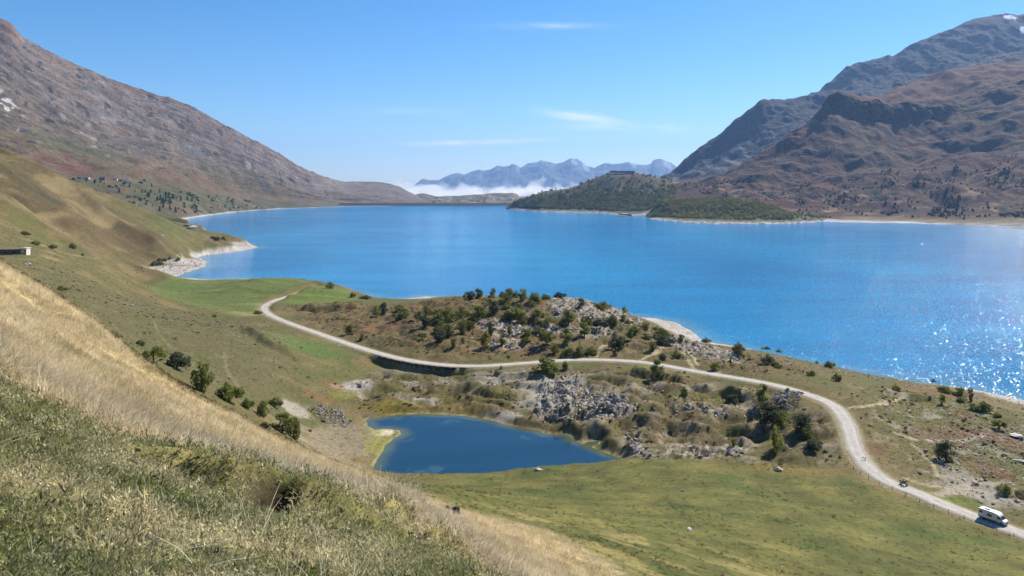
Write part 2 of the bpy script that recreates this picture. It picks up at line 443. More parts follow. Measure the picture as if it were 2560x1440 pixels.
def up4(Fc):
    """coarse field (every 4th row and column) back to the full grid"""
    r = np.minimum(np.arange(NR) / 4.0, Fc.shape[0] - 1.001); c = np.minimum(np.arange(NC) / 4.0, Fc.shape[1] - 1.001)
    i = r.astype(int); a_ = (r - i)[:, None]; j = c.astype(int); b_ = (c - j)[None, :]
    A_ = Fc[i] * (1 - a_) + Fc[i + 1] * a_
    return A_[:, j] * (1 - b_) + A_[:, j + 1] * b_
GXc, GYc = GX[::4, ::4], GY[::4, ::4]
def gsd(poly, exact=0.0):
    d = up4(poly_sd(GXc, GYc, poly))
    if exact:
        s = np.abs(d) < exact
        d[s] = poly_sd(GX[s], GY[s], poly)
    return d
def on(mask, fn):
    """evaluate a noise only where the mask is set"""
    out_ = np.zeros(GX.shape)
    s = mask > 0.004
    if s.any(): out_[s] = fn(GX[s], GY[s])
    return out_

sdK, sdN, sdE = gsd(KARST), gsd(KNOLL), gsd(EAST)
sdL, sdP = gsd(LAKE, 12.0), gsd(POND, 9.0)
droad = up4(line_dist(GXc, GYc, ROAD[::2])[0]); zroad = np.zeros(GX.shape)
s = droad < 14
droad[s], zroad[s] = line_dist(GX[s], GY[s], ROAD[::2])

# (line in the photograph, left to right), height of the step, half width, how far it reaches
OUTC = [[(1338, 1008), (1362, 945), (1425, 940), (1500, 985), (1575, 1000), (1590, 1030), (1500, 1046), (1420, 1050), (1345, 1048)], [(1175, 808), (1250, 800), (1335, 815), (1480, 822), (1560, 828), (1500, 842), (1330, 838), (1215, 832)],
        [(1365, 765), (1430, 745), (1490, 753), (1560, 785), (1615, 810), (1510, 808), (1400, 795)], [(1215, 850), (1290, 850), (1330, 865), (1290, 878), (1225, 872)], [(1620, 820), (1700, 838), (1770, 868), (1850, 890), (1860, 905), (1770, 900), (1690, 872), (1630, 845)],
        [(1565, 1085), (1595, 1082), (1625, 1135), (1640, 1150), (1590, 1145), (1575, 1115)], [(1690, 1005), (1760, 1015), (1830, 1040), (1800, 1050), (1700, 1030)], [(1640, 1128), (1720, 1120), (1800, 1130), (1880, 1120), (1880, 1140), (1760, 1150), (1650, 1145)]]
mrock = np.zeros(GX.shape)
for pl_ in OUTC: mrock = np.maximum(mrock, sstep(3.0, -3.0, gsd(region(pl_), 14.0)))
SCARPS = [([(730, 772), (790, 775), (850, 773), (905, 772)], 2.6, 1.6, 16), ([(600, 815), (650, 850), (700, 875), (740, 890)], 2.2, 3.0, 14),
          ([(2240, 990), (2290, 998), (2345, 1008)], 1.3, 1.0, 9), ([(1560, 930), (1640, 942), (1720, 965)], 1.5, 1.0, 10), ([(1800, 985), (1850, 1000), (1890, 1000)], 2.0, 1.5, 9),
          ([(1400, 1100), (1480, 1090), (1560, 1085)], 0.9, 1.8, 8), ([(1620, 1080), (1700, 1075), (1800, 1085)], 1.8, 1.5, 9), ([(1720, 1115), (1800, 1110), (1880, 1120)], 1.6, 1.2, 8),
          ([(590, 1248), (650, 1252), (720, 1268), (760, 1285)], 0.34, 0.12, 1.3), ([(985, 1318), (1030, 1335), (1075, 1362)], 0.30, 0.12, 1.0), ([(200, 765), (240, 785), (290, 812)], 0.5, 0.4, 4)]
def ground_heights():
    x, y = GX, GY
    h = h_base(x, y)
    r = np.hypot(x, y)
    # knobbly karst ground
    k = sstep(6, -10, sdK); kn_ = sstep(8, -12, sdN); ke_ = sstep(6, -8, sdE)
    s = (k + kn_ + ke_) > 0.01
    xs, ys, k, kn_, ke_ = x[s], y[s], k[s], kn_[s], ke_[s]
    wx = xs + 5 * fbm(xs / 23, ys / 23, 2, 41); wy = ys + 5 * fbm(xs / 23, ys / 23, 2, 47)
    b = 1 - np.abs(perlin(wx / 15, wy / 15, 11)) * 2.2          # rounded ridges with sharp hollows
    b2 = fbm(wx / 30, wy / 30, 3, 13)
    b3 = fbm(xs / 5.5, ys / 5.5, 3, 17); b4 = ridged(xs / 3.4, ys / 3.4, 2, 18)
    bb = np.abs(perlin(wx / 19, wy / 13, 12)) * 2.4; bb = np.minimum(bb, 1.0) ** 0.7
    h[s] += k * (2.5 * bb - 1.3 + 1.3 * b + 1.6 * b2 + 0.55 * b3 + 0.5 * b4 - 0.5) + kn_ * (2.4 * fbm(wx / 34, wy / 34, 3, 19) + 1.5 * (bb - 0.5) + 0.9 * (b - 0.5) + 0.6 * b3 + 0.5 * b4) + ke_ * (1.2 * b2 + 0.8 * (bb - 0.5) + 0.5 * b3 + 0.35 * b4)
    s = mrock > 0.01
    xs, ys = x[s], y[s]
    h[s] += mrock[s] * (1.5 * ridged(xs / 6.5, ys / 6.5, 2, 151) + 1.0 * ridged(xs / 2.6, ys / 2.6, 2, 153) - 1.0)
    # hillside undulation, terracettes, foreground tussocks
    far = sstep(25, 160, r)
    h += far * on(far, lambda X, Y: 0.8 * fbm(X / 34, Y / 34, 3, 23) + 0.25 * fbm(X / 7, Y / 7, 3, 29))
    big = sstep(420, 700, y) * sstep(-40, -160, x)
    h += big * on(big, lambda X, Y: 8 * fbm(X / 190 + 3, Y / 190, 2, 31) + 2.0 * fbm(X / 60, Y / 60, 2, 37) + 13.0 * (0.6 - np.abs(np.sin(((0.22 * X + 0.97 * Y) + 55 * fbm(X / 150, Y / 150, 3, 39)) / 40.0))) * sstep(-270, -360, X) + 2.4 * ridged((X * 0.97 - Y * 0.22) / 90, (0.22 * X + 0.97 * Y) / 26, 3, 40))
    near = 1 - sstep(60, 220, r)
    h += near * (0.05 + 0.25 * sstep(6, 40, r)) * on(near, lambda X, Y: fbm(X / 2.6, Y / 2.6, 3, 43))
    nn = 1 - sstep(15, 60, r)
    h += nn * 0.06 * on(nn, lambda X, Y: fbm(X / 0.7, Y / 0.7, 2, 53))
    # banks: the ground steps up beyond these lines
    for pts, A_, wd, fall in SCARPS:
        L_ = catmull(hit0([p[0] for p in pts], [p[1] for p in pts]), 5)
        pad = 3 * fall
        m = (x > L_[:, 0].min() - pad) & (x < L_[:, 0].max() + pad) & (y > L_[:, 1].min() - pad) & (y < L_[:, 1].max() + pad)
        if not m.any(): continue
        xs, ys = x[m], y[m]
        best = np.full(xs.shape, 1e18); sg_ = np.zeros(xs.shape); tt_ = np.zeros(xs.shape)
        for i in range(len(L_) - 1):
            ax, ay = L_[i]; ex, ey = L_[i + 1] - L_[i]; q2 = ex * ex + ey * ey + 1e-9
            tr = ((xs - ax) * ex + (ys - ay) * ey) / q2; t = np.clip(tr, 0, 1)
            dx, dy = xs - ax - t * ex, ys - ay - t * ey; d2 = dx * dx + dy * dy
            u = d2 < best
            best = np.where(u, d2, best); sg_ = np.where(u, np.sign(ex * (ys - ay) - ey * (xs - ax)), sg_); tt_ = np.where(u, (i + t) / (len(L_) - 1), tt_)
        sd_ = np.sqrt(best) * sg_ + wd * 0.8 * fbm(xs / (wd * 4), ys / (wd * 4), 2, 57)
        ends = sstep(0, 0.15, tt_) * sstep(1, 0.85, tt_)
        h[m] += A_ * ends * (sstep(-wd, wd, sd_) * np.exp(-np.maximum(sd_, 0) ** 2 / fall ** 2) - 0.6 * sstep(wd, -wd, sd_) * np.exp(-np.minimum(sd_, 0) ** 2 / (fall * 0.6) ** 2))
    # pond
    m = (np.abs(sdP) < 12) | (sdP < 0)
    sd = sdP[m] + 0.8 * fbm(x[m] / 5, y[m] / 5, 3, 61)
    hs = h[m]
    o_ = np.maximum(hs, PZL + np.minimum(0.07 * sd, 0.7)); o_ = lerp(PZL + 0.07 * sd, o_, sstep(0, 4.5, sd))
    h[m] = np.where(sd < 0, PZL - np.minimum(2.4, 0.16 * -sd), o_)
    # lake
    m = (sdL < 260) & (y > 240)
    sd = sdL[m] + 3.0 * fbm(x[m] / 22, y[m] / 22, 3, 67)
    hs = h[m]
    o_ = np.maximum(hs, np.minimum(0.09 * sd, 3.0)); o_ = lerp(0.09 * sd, o_, sstep(0, 14, sd))
    h[m] = np.where(sd < 0, -np.minimum(9.0, 0.12 * -sd), o_)
    # road bench
    m = droad < 7
    h[m] = lerp(zroad[m] - 0.18, h[m], sstep(3.3, 6.2, droad[m]))
    # the road stands on a retaining wall here, with a drop in front of it
    m = (np.abs(x + 26) < 60) & (np.abs(y - 325) < 60)
    dw, _ = line_dist(x[m], y[m], WALL)
    q = ROADF_[np.argmin((x[m][:, None] - ROADF_[None, :, 0]) ** 2 + (y[m][:, None] - ROADF_[None, :, 1]) ** 2, axis=1)]
    nearside = (y[m] < q[:, 1])
    h[m] -= np.where(nearside & (droad[m] > 3.3), 1.7 * sstep(9.0, 2.0, dw) * sstep(3.3, 4.3, droad[m]), 0.0)
    return h
ROADF_ = catmull([world_zd(*p) for p in ROADPX], 10)
_t = np.gradient(ROADF_[:, :2], axis=0); _t /= np.linalg.norm(_t, axis=1)[:, None]
_pxr = 1280 + FPX * ROADF_[:, 0] / ROADF_[:, 1]
_w = (_pxr > 958) & (_pxr < 1158) & (ROADF_[:, 2] > 11)
WALL = np.column_stack([ROADF_[_w, 0] + _t[_w, 1] * 3.55, ROADF_[_w, 1] - _t[_w, 0] * 3.55])
WALLZ = ROADF_[_w, 2]
SCAR = [region([(600, 1250), (640, 1244), (715, 1254), (738, 1276), (690, 1284), (620, 1274)]), region([(1028, 1328), (1058, 1330), (1078, 1362), (1046, 1364)]), region([(995, 1262), (1010, 1258), (1028, 1264), (1012, 1268)])]
mscar = np.zeros(GX.shape)
for q_ in SCAR: mscar = np.maximum(mscar, sstep(0.12, -0.10, gsd(q_, 1.5)))
GZ = ground_heights() - 0.26 * mscar

_lyp = math.log(16.0); _dl = (math.log(1700.0) - _lyp) / (NR - 1); _du = (up[-1] - up[0]) / (NC - 1)
def sample(F, x, y):
    """look up a per-vertex field of the ground at any place"""
    x = np.asarray(x, float); y = np.asarray(y, float)
    fi = np.clip((np.log(y + 40.0) - _lyp) / _dl, 0, NR - 1.001); fj = np.clip((x / (y + 40.0) - up[0]) / _du, 0, NC - 1.001)
    i = fi.astype(int); j = fj.astype(int); a = fi - i; b = fj - j
    return (F[i, j] * (1 - b) + F[i, j + 1] * b) * (1 - a) + (F[i + 1, j] * (1 - b) + F[i + 1, j + 1] * b) * a
def hz(x, y): return sample(GZ, x, y)
hit = make_hit(hz, 1400)
def ground_at(px_, py_):
    q = hit([px_], [py_])[0]
    return Vector((q[0], q[1], float(hz(q[0], q[1]))))

# ------------------------------------------------------------------ ground colours
def rgb(*c): return np.array(c, float)
def mixc_(c, col, m): return c + (np.asarray(col) - c) * m[..., None]
r_ = np.hypot(GX, GY)
n1 = fbm(GX / 40, GY / 40, 3, 71); n2 = fbm(GX / 9, GY / 9, 4, 73); n3 = fbm(GX / 2.2, GY / 2.2, 3, 79)
C = np.zeros(GX.shape + (3,)) + rgb(0.128, 0.102, 0.048)
C = mixc_(C, rgb(0.180, 0.135, 0.070), sstep(-0.1, 0.45, n1 + 0.5 * n2))
C = mixc_(C, rgb(0.100, 0.104, 0.036), sstep(0.0, 0.5, -n1 + 0.6 * n2))
def soft(poly, w, k=1.0):
    return sstep(w, -w, gsd(poly, 6 * w if w < 6 else 0) + k * w * 1.6 * n2)
# hillside left of the basin: dull green
HILL = region([(-250, 640), (60, 650), (200, 690), (350, 735), (600, 800), (760, 900), (820, 960), (780, 1060), (739, 1095), (600, 1010), (482, 968), (350, 885), (215, 783), (90, 705)])
mh = soft(HILL, 14)
C = mixc_(C, rgb(0.105, 0.092, 0.048), 0.85 * mh)
C = mixc_(C, rgb(0.085, 0.088, 0.036), mh * sstep(0.0, 0.4, on(mh, lambda X, Y: fbm(X / 22, Y / 30, 4, 95))) * 0.8)
C = mixc_(C, rgb(0.175, 0.138, 0.078), mh * sstep(0.1, 0.5, n2) * 0.7)
# left spurs: straw brown
SPUR = region([(-300, 330), (0, 400), (100, 435), (200, 474), (330, 534), (440, 604), (462, 638), (330, 650), (230, 610), (120, 560), (0, 510), (-300, 470)])
msp = soft(SPUR, 25, 0.6)
C = mixc_(C, rgb(0.112, 0.080, 0.044), msp)
C = C * (1 + 0.3 * msp * on(msp, lambda X, Y: fbm((X * 0.9 + Y * 0.44) / 40, (-0.44 * X + 0.9 * Y) / 9, 4, 93)))[..., None]
C = mixc_(C, rgb(0.205, 0.155, 0.088), msp * sstep(0.0, 0.4, on(msp, lambda X, Y: fbm(X / 30, Y / 90, 4, 83))))
C = mixc_(C, rgb(0.085, 0.070, 0.040), msp * sstep(0.05, 0.4, on(msp, lambda X, Y: fbm(X / 60, Y / 60, 4, 89))))
SPUR2 = region([(-250, 560), (0, 565), (120, 600), (260, 650), (330, 690), (200, 690), (80, 640), (-250, 640)])
ms2 = soft(SPUR2, 16)
C = mixc_(C, rgb(0.112, 0.100, 0.046), ms2 * 0.85)
C = mixc_(C, rgb(0.225, 0.175, 0.095), ms2 * sstep(0.05, 0.4, on(ms2, lambda X, Y: fbm(X / 14, Y / 30, 3, 91))) * 0.8)
# shelf by the left shore
SHELF = region([(380, 545), (450, 565), (560, 595), (470, 625), (420, 600), (350, 555)])
C = mixc_(C, rgb(0.125, 0.118, 0.05), soft(SHELF, 20) * 0.9)
# bright hay field by the lake
FIELD = region([(366, 700), (440, 697), (540, 701), (640, 695), (735, 706), (775, 716), (700, 738), (655, 752), (640, 790), (600, 790), (480, 762), (385, 728)])
mf = soft(FIELD, 5, 0.5)
C = mixc_(C, rgb(0.118, 0.142, 0.046), mf)
C = mixc_(C, rgb(0.25, 0.235, 0.10), mf * sstep(0.05, 0.40, on(mf, lambda X, Y: fbm((X * 0.3 + Y) / 26, (X - 0.3 * Y) / 90, 4, 97))) * 0.8)
FIELD2 = region([(790, 727), (850, 732), (900, 748), (850, 762), (750, 762), (700, 760), (720, 748)])
C = mixc_(C, rgb(0.13, 0.165, 0.045), soft(FIELD2, 5, 0.6))
LUSH = region([(700, 835), (800, 850), (880, 885), (860, 905), (780, 890), (690, 860)])
C = mixc_(C, rgb(0.085, 0.128, 0.032), soft(LUSH, 10) * 0.85)
BASING = region([(860, 905), (960, 920), (1060, 960), (1000, 1000), (880, 1000), (800, 960), (800, 920)])
C = mixc_(C, rgb(0.10, 0.115, 0.035), soft(BASING, 14) * 0.7)
# karst: dun turf, grey crumbling gypsum on the steeper humps, olive hollows
mk = sstep(8, -8, sdK + 6 * n2); mkn = sstep(10, -10, sdN + 8 * n2); me_ = sstep(8, -8, sdE + 6 * n2)
C = mixc_(C, rgb(0.125, 0.094, 0.048), 0.75 * np.maximum(mk, mkn))
kb = on(mk, lambda X, Y: fbm(X / 11, Y / 11, 4, 101))
C = mixc_(C, rgb(0.27, 0.225, 0.19), mk * sstep(0.05, 0.30, kb + 0.4 * n3) * 0.85)
C = mixc_(C, rgb(0.10, 0.085, 0.06), mk * sstep(0.05, 0.3, n3 - 0.4 * kb) * 0.6)
C = mixc_(C, rgb(0.115, 0.115, 0.032), mk * sstep(0.1, 0.45, -kb + 0.2 * n2) * 0.8)
C = mixc_(C, rgb(0.185, 0.115, 0.06), mkn * sstep(0.05, 0.4, on(mkn, lambda X, Y: fbm(X / 24, Y / 24, 3, 103))) * 0.75)
C = mixc_(C, rgb(0.185, 0.135, 0.075), mkn * sstep(0.05, 0.4, on(mkn, lambda X, Y: fbm(X / 15, Y / 15, 3, 107))) * 0.6)
C = mixc_(C, rgb(0.125, 0.115, 0.052), me_ * 0.6)
C = mixc_(C, rgb(0.30, 0.27, 0.23), me_ * sstep(0.12, 0.4, on(me_, lambda X, Y: fbm(X / 9, Y / 9, 4, 109))) * 0.75)
C = mixc_(C, rgb(0.19, 0.088, 0.058), np.maximum(me_, mkn) * 0.65 * sstep(0.28, 0.5, on(np.maximum(me_, mkn), lambda X, Y: fbm(X / 17 + 9, Y / 17, 3, 113))) * 0.75)
def blob(px_, py_, rx, ry, col, amt=1.0, nz=None):
    """a patch of ground of its own colour, rx wide and ry deep in metres"""
    c = hit0([px_], [py_])[0]
    nz = n2 if nz is None else nz
    s = (np.abs(GX - c[0]) < 2.4 * rx + 2) & (np.abs(GY - c[1]) < 2.4 * ry + 2)
    if not s.any(): return
    d = np.sqrt(((GX[s] - c[0]) / rx) ** 2 + ((GY[s] - c[1]) / ry) ** 2)
    m = sstep(1.15, 0.65, d + 0.75 * nz[s] + 0.25 * n3[s]) * amt
    C[s] = C[s] + (np.asarray(col) - C[s]) * m[:, None]
C = mixc_(C, lerp(rgb(0.17, 0.14, 0.115), rgb(0.38, 0.335, 0.295), sstep(-0.25, 0.3, n3)[..., None]), mrock * sstep(-0.35, 0.05, n3 + 0.5 * n2) * 0.9)
GREY = rgb(0.36, 0.32, 0.285)
blob(885, 968, 7.5, 11, GREY, 0.9); blob(745, 1022, 6, 8, rgb(0.31, 0.27, 0.24), 0.9); blob(720, 1075, 5, 12, rgb(0.30, 0.26, 0.23), 0.8)
blob(1060, 1010, 6, 6, GREY, 0.8); blob(1230, 945, 14, 10, rgb(0.30, 0.265, 0.24), 0.75); blob(1330, 975, 9, 11, GREY, 0.7); blob(1330, 1010, 8, 9, GREY, 0.75)
blob(1280, 1040, 6, 4, GREY, 0.7); blob(1400, 955, 10, 14, rgb(0.30, 0.27, 0.24), 0.8); blob(1000, 925, 12, 8, rgb(0.2, 0.18, 0.15), 0.7)
blob(860, 1105, 13, 22, rgb(0.235, 0.19, 0.145), 0.92); blob(830, 1150, 10, 10, rgb(0.235, 0.19, 0.145), 0.8)
blob(985, 1020, 14, 6, rgb(0.19, 0.15, 0.03), 0.75); blob(860, 985, 5, 8, rgb(0.17, 0.16, 0.03), 0.7); blob(835, 965, 6, 6, rgb(0.21, 0.10, 0.06), 0.6); blob(800, 995, 6, 5, rgb(0.2, 0.1, 0.05), 0.5)
blob(1120, 1025, 30, 5, rgb(0.155, 0.115, 0.035), 0.7); blob(1200, 1000, 18, 9, rgb(0.13, 0.105, 0.035), 0.6)
blob(1600, 925, 10, 6, rgb(0.14, 0.17, 0.04), 0.8); blob(1960, 1180, 16, 5, rgb(0.20, 0.15, 0.035), 0.55)
blob(1750, 1010, 20, 8, rgb(0.15, 0.125, 0.04), 0.6)
for (a, b, w) in ((880, 870, 5), (920, 815, 10), (960, 820, 12), (1000, 815, 9), (1330, 880, 9), (1160, 800, 6), (1955, 900, 8), (2060, 920, 7), (2370, 985, 9), (2300, 975, 8), (2420, 1085, 7), (2380, 1088, 6), (2330, 1100, 7), (2500, 1105, 9), (2530, 1100, 6), (2470, 1180, 8), (2480, 1240, 8), (2180, 1120, 4)):
    blob(a, b, w, w * 1.2, rgb(0.165, 0.085, 0.055), 0.55)
blob(2440, 1215, 10, 11, rgb(0.30, 0.265, 0.235), 0.85); blob(2470, 1245, 8, 8, rgb(0.30, 0.265, 0.235), 0.8); blob(2400, 1222, 9, 4, rgb(0.3, 0.26, 0.22), 0.8); blob(2390, 1250, 8, 5, rgb(0.115, 0.14, 0.03), 0.9)
# meadow in front of the pond
MEAD = region([(900, 1183), (1100, 1184), (1300, 1172), (1560, 1150), (1640, 1143), (1760, 1154), (1900, 1184), (2100, 1195), (2250, 1240), (2450, 1320), (2620, 1380), (2800, 1460), (1900, 1500), (1500, 1440), (1300, 1320), (1100, 1262), (960, 1205)])
mm = soft(MEAD, 7, 0.5)
C = mixc_(C, rgb(0.108, 0.106, 0.034), mm)
C = mixc_(C, rgb(0.160, 0.140, 0.048), mm * sstep(0.02, 0.42, on(mm, lambda X, Y: fbm(X / 16, Y / 22, 4, 127))) * 0.85)
C = mixc_(C, rgb(0.064, 0.086, 0.022), mm * sstep(0.05, 0.4, on(mm, lambda X, Y: fbm(X / 21, Y / 21, 4, 131))) * 0.8)
C = C * (1 + mm * (0.55 * n2 + 0.25 * n1))[..., None]
# golden slope
GOLD = region([(-300, 490), (0, 664), (100, 724), (215, 797), (300, 868), (350, 912), (482, 993), (583, 1040), (739, 1121), (850, 1165), (960, 1205), (1100, 1262), (1300, 1310), (1480, 1385), (1560, 1440)]).tolist()
GOLD += [(8.0, 20.0), (4, 16), (1.0, 12.6)] + region([(1090, 1362), (1000, 1302), (800, 1243), (600, 1188), (450, 1139), (200, 1060), (0, 955), (-300, 815)]).tolist() + [(-60, 12), (-90, 60)]
sg = gsd(np.array(GOLD), 6.0)
wg = 0.25 + 0.04 * r_
mg = sstep(1, -1, sg / wg + 1.3 * n2 + 0.6 * n3)
GOLD2 = region([(960, 1208), (1150, 1250), (1400, 1300), (1800, 1375), (2000, 1440), (2000, 1500), (1560, 1500), (1480, 1385), (1300, 1310), (1100, 1262)])
mg2 = soft(GOLD2, 4, 0.8)
mg2 = mg2 * sstep(-0.05, 0.3, on(mg2, lambda X, Y: fbm((X + 0.55 * Y) / 6, (Y - 0.3 * X) / 13, 4, 141)))
C = mixc_(C, rgb(0.26, 0.21, 0.095), mg2 * 0.75)
C = mixc_(C, rgb(0.50, 0.38, 0.215), mg)
C = mixc_(C, rgb(0.33, 0.22, 0.115), mg * sstep(0.1, 0.5, n3 + 0.4 * n2) * 0.7)
C = mixc_(C, rgb(0.70, 0.56, 0.33), mg * sstep(0.1, 0.5, -n3 + 0.4 * n2) * 0.6)
# foreground turf
mfg = (1 - sstep(11, 17, r_)) * (1 - mg)
C = mixc_(C, rgb(0.145, 0.138, 0.055), mfg)
C = mixc_(C, rgb(0.31, 0.25, 0.13), mfg * sstep(0.0, 0.4, on(mfg, lambda X, Y: fbm(X / 1.1, Y / 1.1, 4, 137))))
# beaches and rims
sdl = np.where(GY > 240, sdL, 1e3)
bw = 7 + 9 * sstep(-0.2, 0.5, n1) + 3 * n2
BE = [(1640, 797, 26), (1700, 825, 30), (1745, 850, 16), (1060, 742, 20), (1110, 740, 14), (620, 618, 90), (560, 615, 55), (500, 655, 40), (440, 680, 45), (380, 684, 30), (2450, 985, 14), (2540, 1003, 16), (540, 597, 30)]
beach = sstep(1.0, 0.6, sdl / np.maximum(bw, 3) )
for a, b, w in BE:
    c = world_zd(a, b, 0.5)[:2]
    dc = np.hypot(GX - c[0], (GY - c[1]) * 0.8)
    beach = np.maximum(beach, sstep(1.15, 0.75, dc / w + 0.5 * n2) * sstep(70, 40, sdl) * sstep(9, 5, GZ))
beach *= sstep(9.5, 6.5, GZ) * (sdl < 400)
C = mixc_(C, lerp(rgb(0.33, 0.29, 0.25), rgb(0.46, 0.41, 0.36), sstep(-0.4, 0.4, n2 + 0.4 * n3)[..., None]), beach)
sdp = sdP
C = mixc_(C, rgb(0.42, 0.37, 0.22), sstep(1.6, 0.5, sdp + 0.8 * n3) * (sdp < 50) * (GY > 226) * 0.6 * sstep(-0.4, 0.2, n2 + n3))
C = mixc_(C, rgb(0.20, 0.20, 0.075), sstep(0.5, -2.5, sdp) * 0.8)
C = mixc_(C, rgb(0.05, 0.075, 0.06), sstep(-3, -10, sdp))
blob(960, 1082, 4.5, 4.5, rgb(0.56, 0.50, 0.33), 0.95); blob(950, 1112, 4.5, 10, rgb(0.24, 0.23, 0.075), 0.85); blob(925, 1080, 5, 5, rgb(0.22, 0.2, 0.09), 0.7)
# footpaths
def path(pts, w, col=rgb(0.40, 0.33, 0.23), amt=0.85):
    L = catmull(hit0([p[0] for p in pts], [p[1] for p in pts]), 6)
    s = (GX > L[:, 0].min() - 5) & (GX < L[:, 0].max() + 5) & (GY > L[:, 1].min() - 5) & (GY < L[:, 1].max() + 5)
    d, _ = line_dist(GX[s], GY[s], L)
    C[s] = C[s] + (col - C[s]) * (sstep(w * 1.5, w * 0.6, d + 0.5 * w * n3[s]) * amt)[:, None]
path([(1490, 890), (1500, 870), (1520, 855)], 0.9); path([(1690, 855), (1720, 880), (1745, 915)], 0.8); path([(1600, 900), (1650, 880), (1670, 862)], 0.8)
path([(1705, 880), (1740, 925), (1800, 932)], 0.8); path([(2125, 1020), (2180, 1018), (2220, 1008), (2262, 993)], 0.9); path([(2262, 993), (2200, 1010), (2330, 1060), (2500, 1105)], 0.5, amt=0.4)
path([(2240, 1085), (2290, 1100), (2400, 1100), (2460, 1090)], 0.9, rgb(0.36, 0.31, 0.25)); path([(2280, 1115), (2320, 1150), (2345, 1190)], 0.5); path([(2340, 1235), (2400, 1225), (2450, 1200)], 1.2, rgb(0.36, 0.31, 0.25))
path([(2260, 1195), (2330, 1215), (2400, 1225)], 0.6); path([(900, 800), (925, 790), (940, 780)], 0.5, amt=0.5); path([(330, 770), (380, 800), (395, 830), (430, 870)], 0.5, rgb(0.22, 0.18, 0.11), 0.4)
path([(560, 880), (570, 930), (600, 970)], 0.5, rgb(0.24, 0.2, 0.13), 0.35)
# dry trampled lines along the golden slope
trod = np.zeros(GX.shape)
for k_, (a, b) in enumerate((((250, 905), (900, 1200)), ((300, 905), (1000, 1222)), ((0, 705), (350, 935)),)):
    pts = [(a[0] + (b[0] - a[0]) * t, a[1] + (b[1] - a[1]) * t + 14 * math.sin(3.1 * t)) for t in np.linspace(0, 1, 8)]
    if k_ in (0, 1, 2):
        L_ = catmull(hit0([p[0] for p in pts], [p[1] for p in pts]), 6); s = (GY < 200) & (GY > 10)
        trod[s] = np.maximum(trod[s], sstep(1.3, 0.6, line_dist(GX[s], GY[s], L_)[0] + 0.5 * n3[s]))
    path(pts, 0.6, rgb(0.16, 0.135, 0.06), 0.6)
# verge of the road
C = mixc_(C, rgb(0.33, 0.28, 0.20), sstep(4.2, 2.6, droad + 0.9 * n3) * 0.85)
C = mixc_(C, rgb(0.045, 0.032, 0.022), mscar * 0.92)
C *= (1 + 0.22 * n3)[..., None]
C[..., 2] *= lerp(0.80, 1.0, sstep(0.16, 0.30, C[..., 2]))

keep = GZ > -3.2
F = grid_faces(NR, NC)
kf = keep.ravel()[F].any(1)
ground_me = mesh_np('ground', np.stack([GX, GY, GZ], -1).reshape(-1, 3), F[kf], True, C.reshape(-1, 3))
M_ground = terrain_mat('alpine_turf_and_soil', (0.9, 6.0), 0.30, 0.55, 0.12)
ground = tag(link('ground', ground_me, None, M_ground), 'grassy hillside, basin and lake shore', 'ground', None, 'structure')
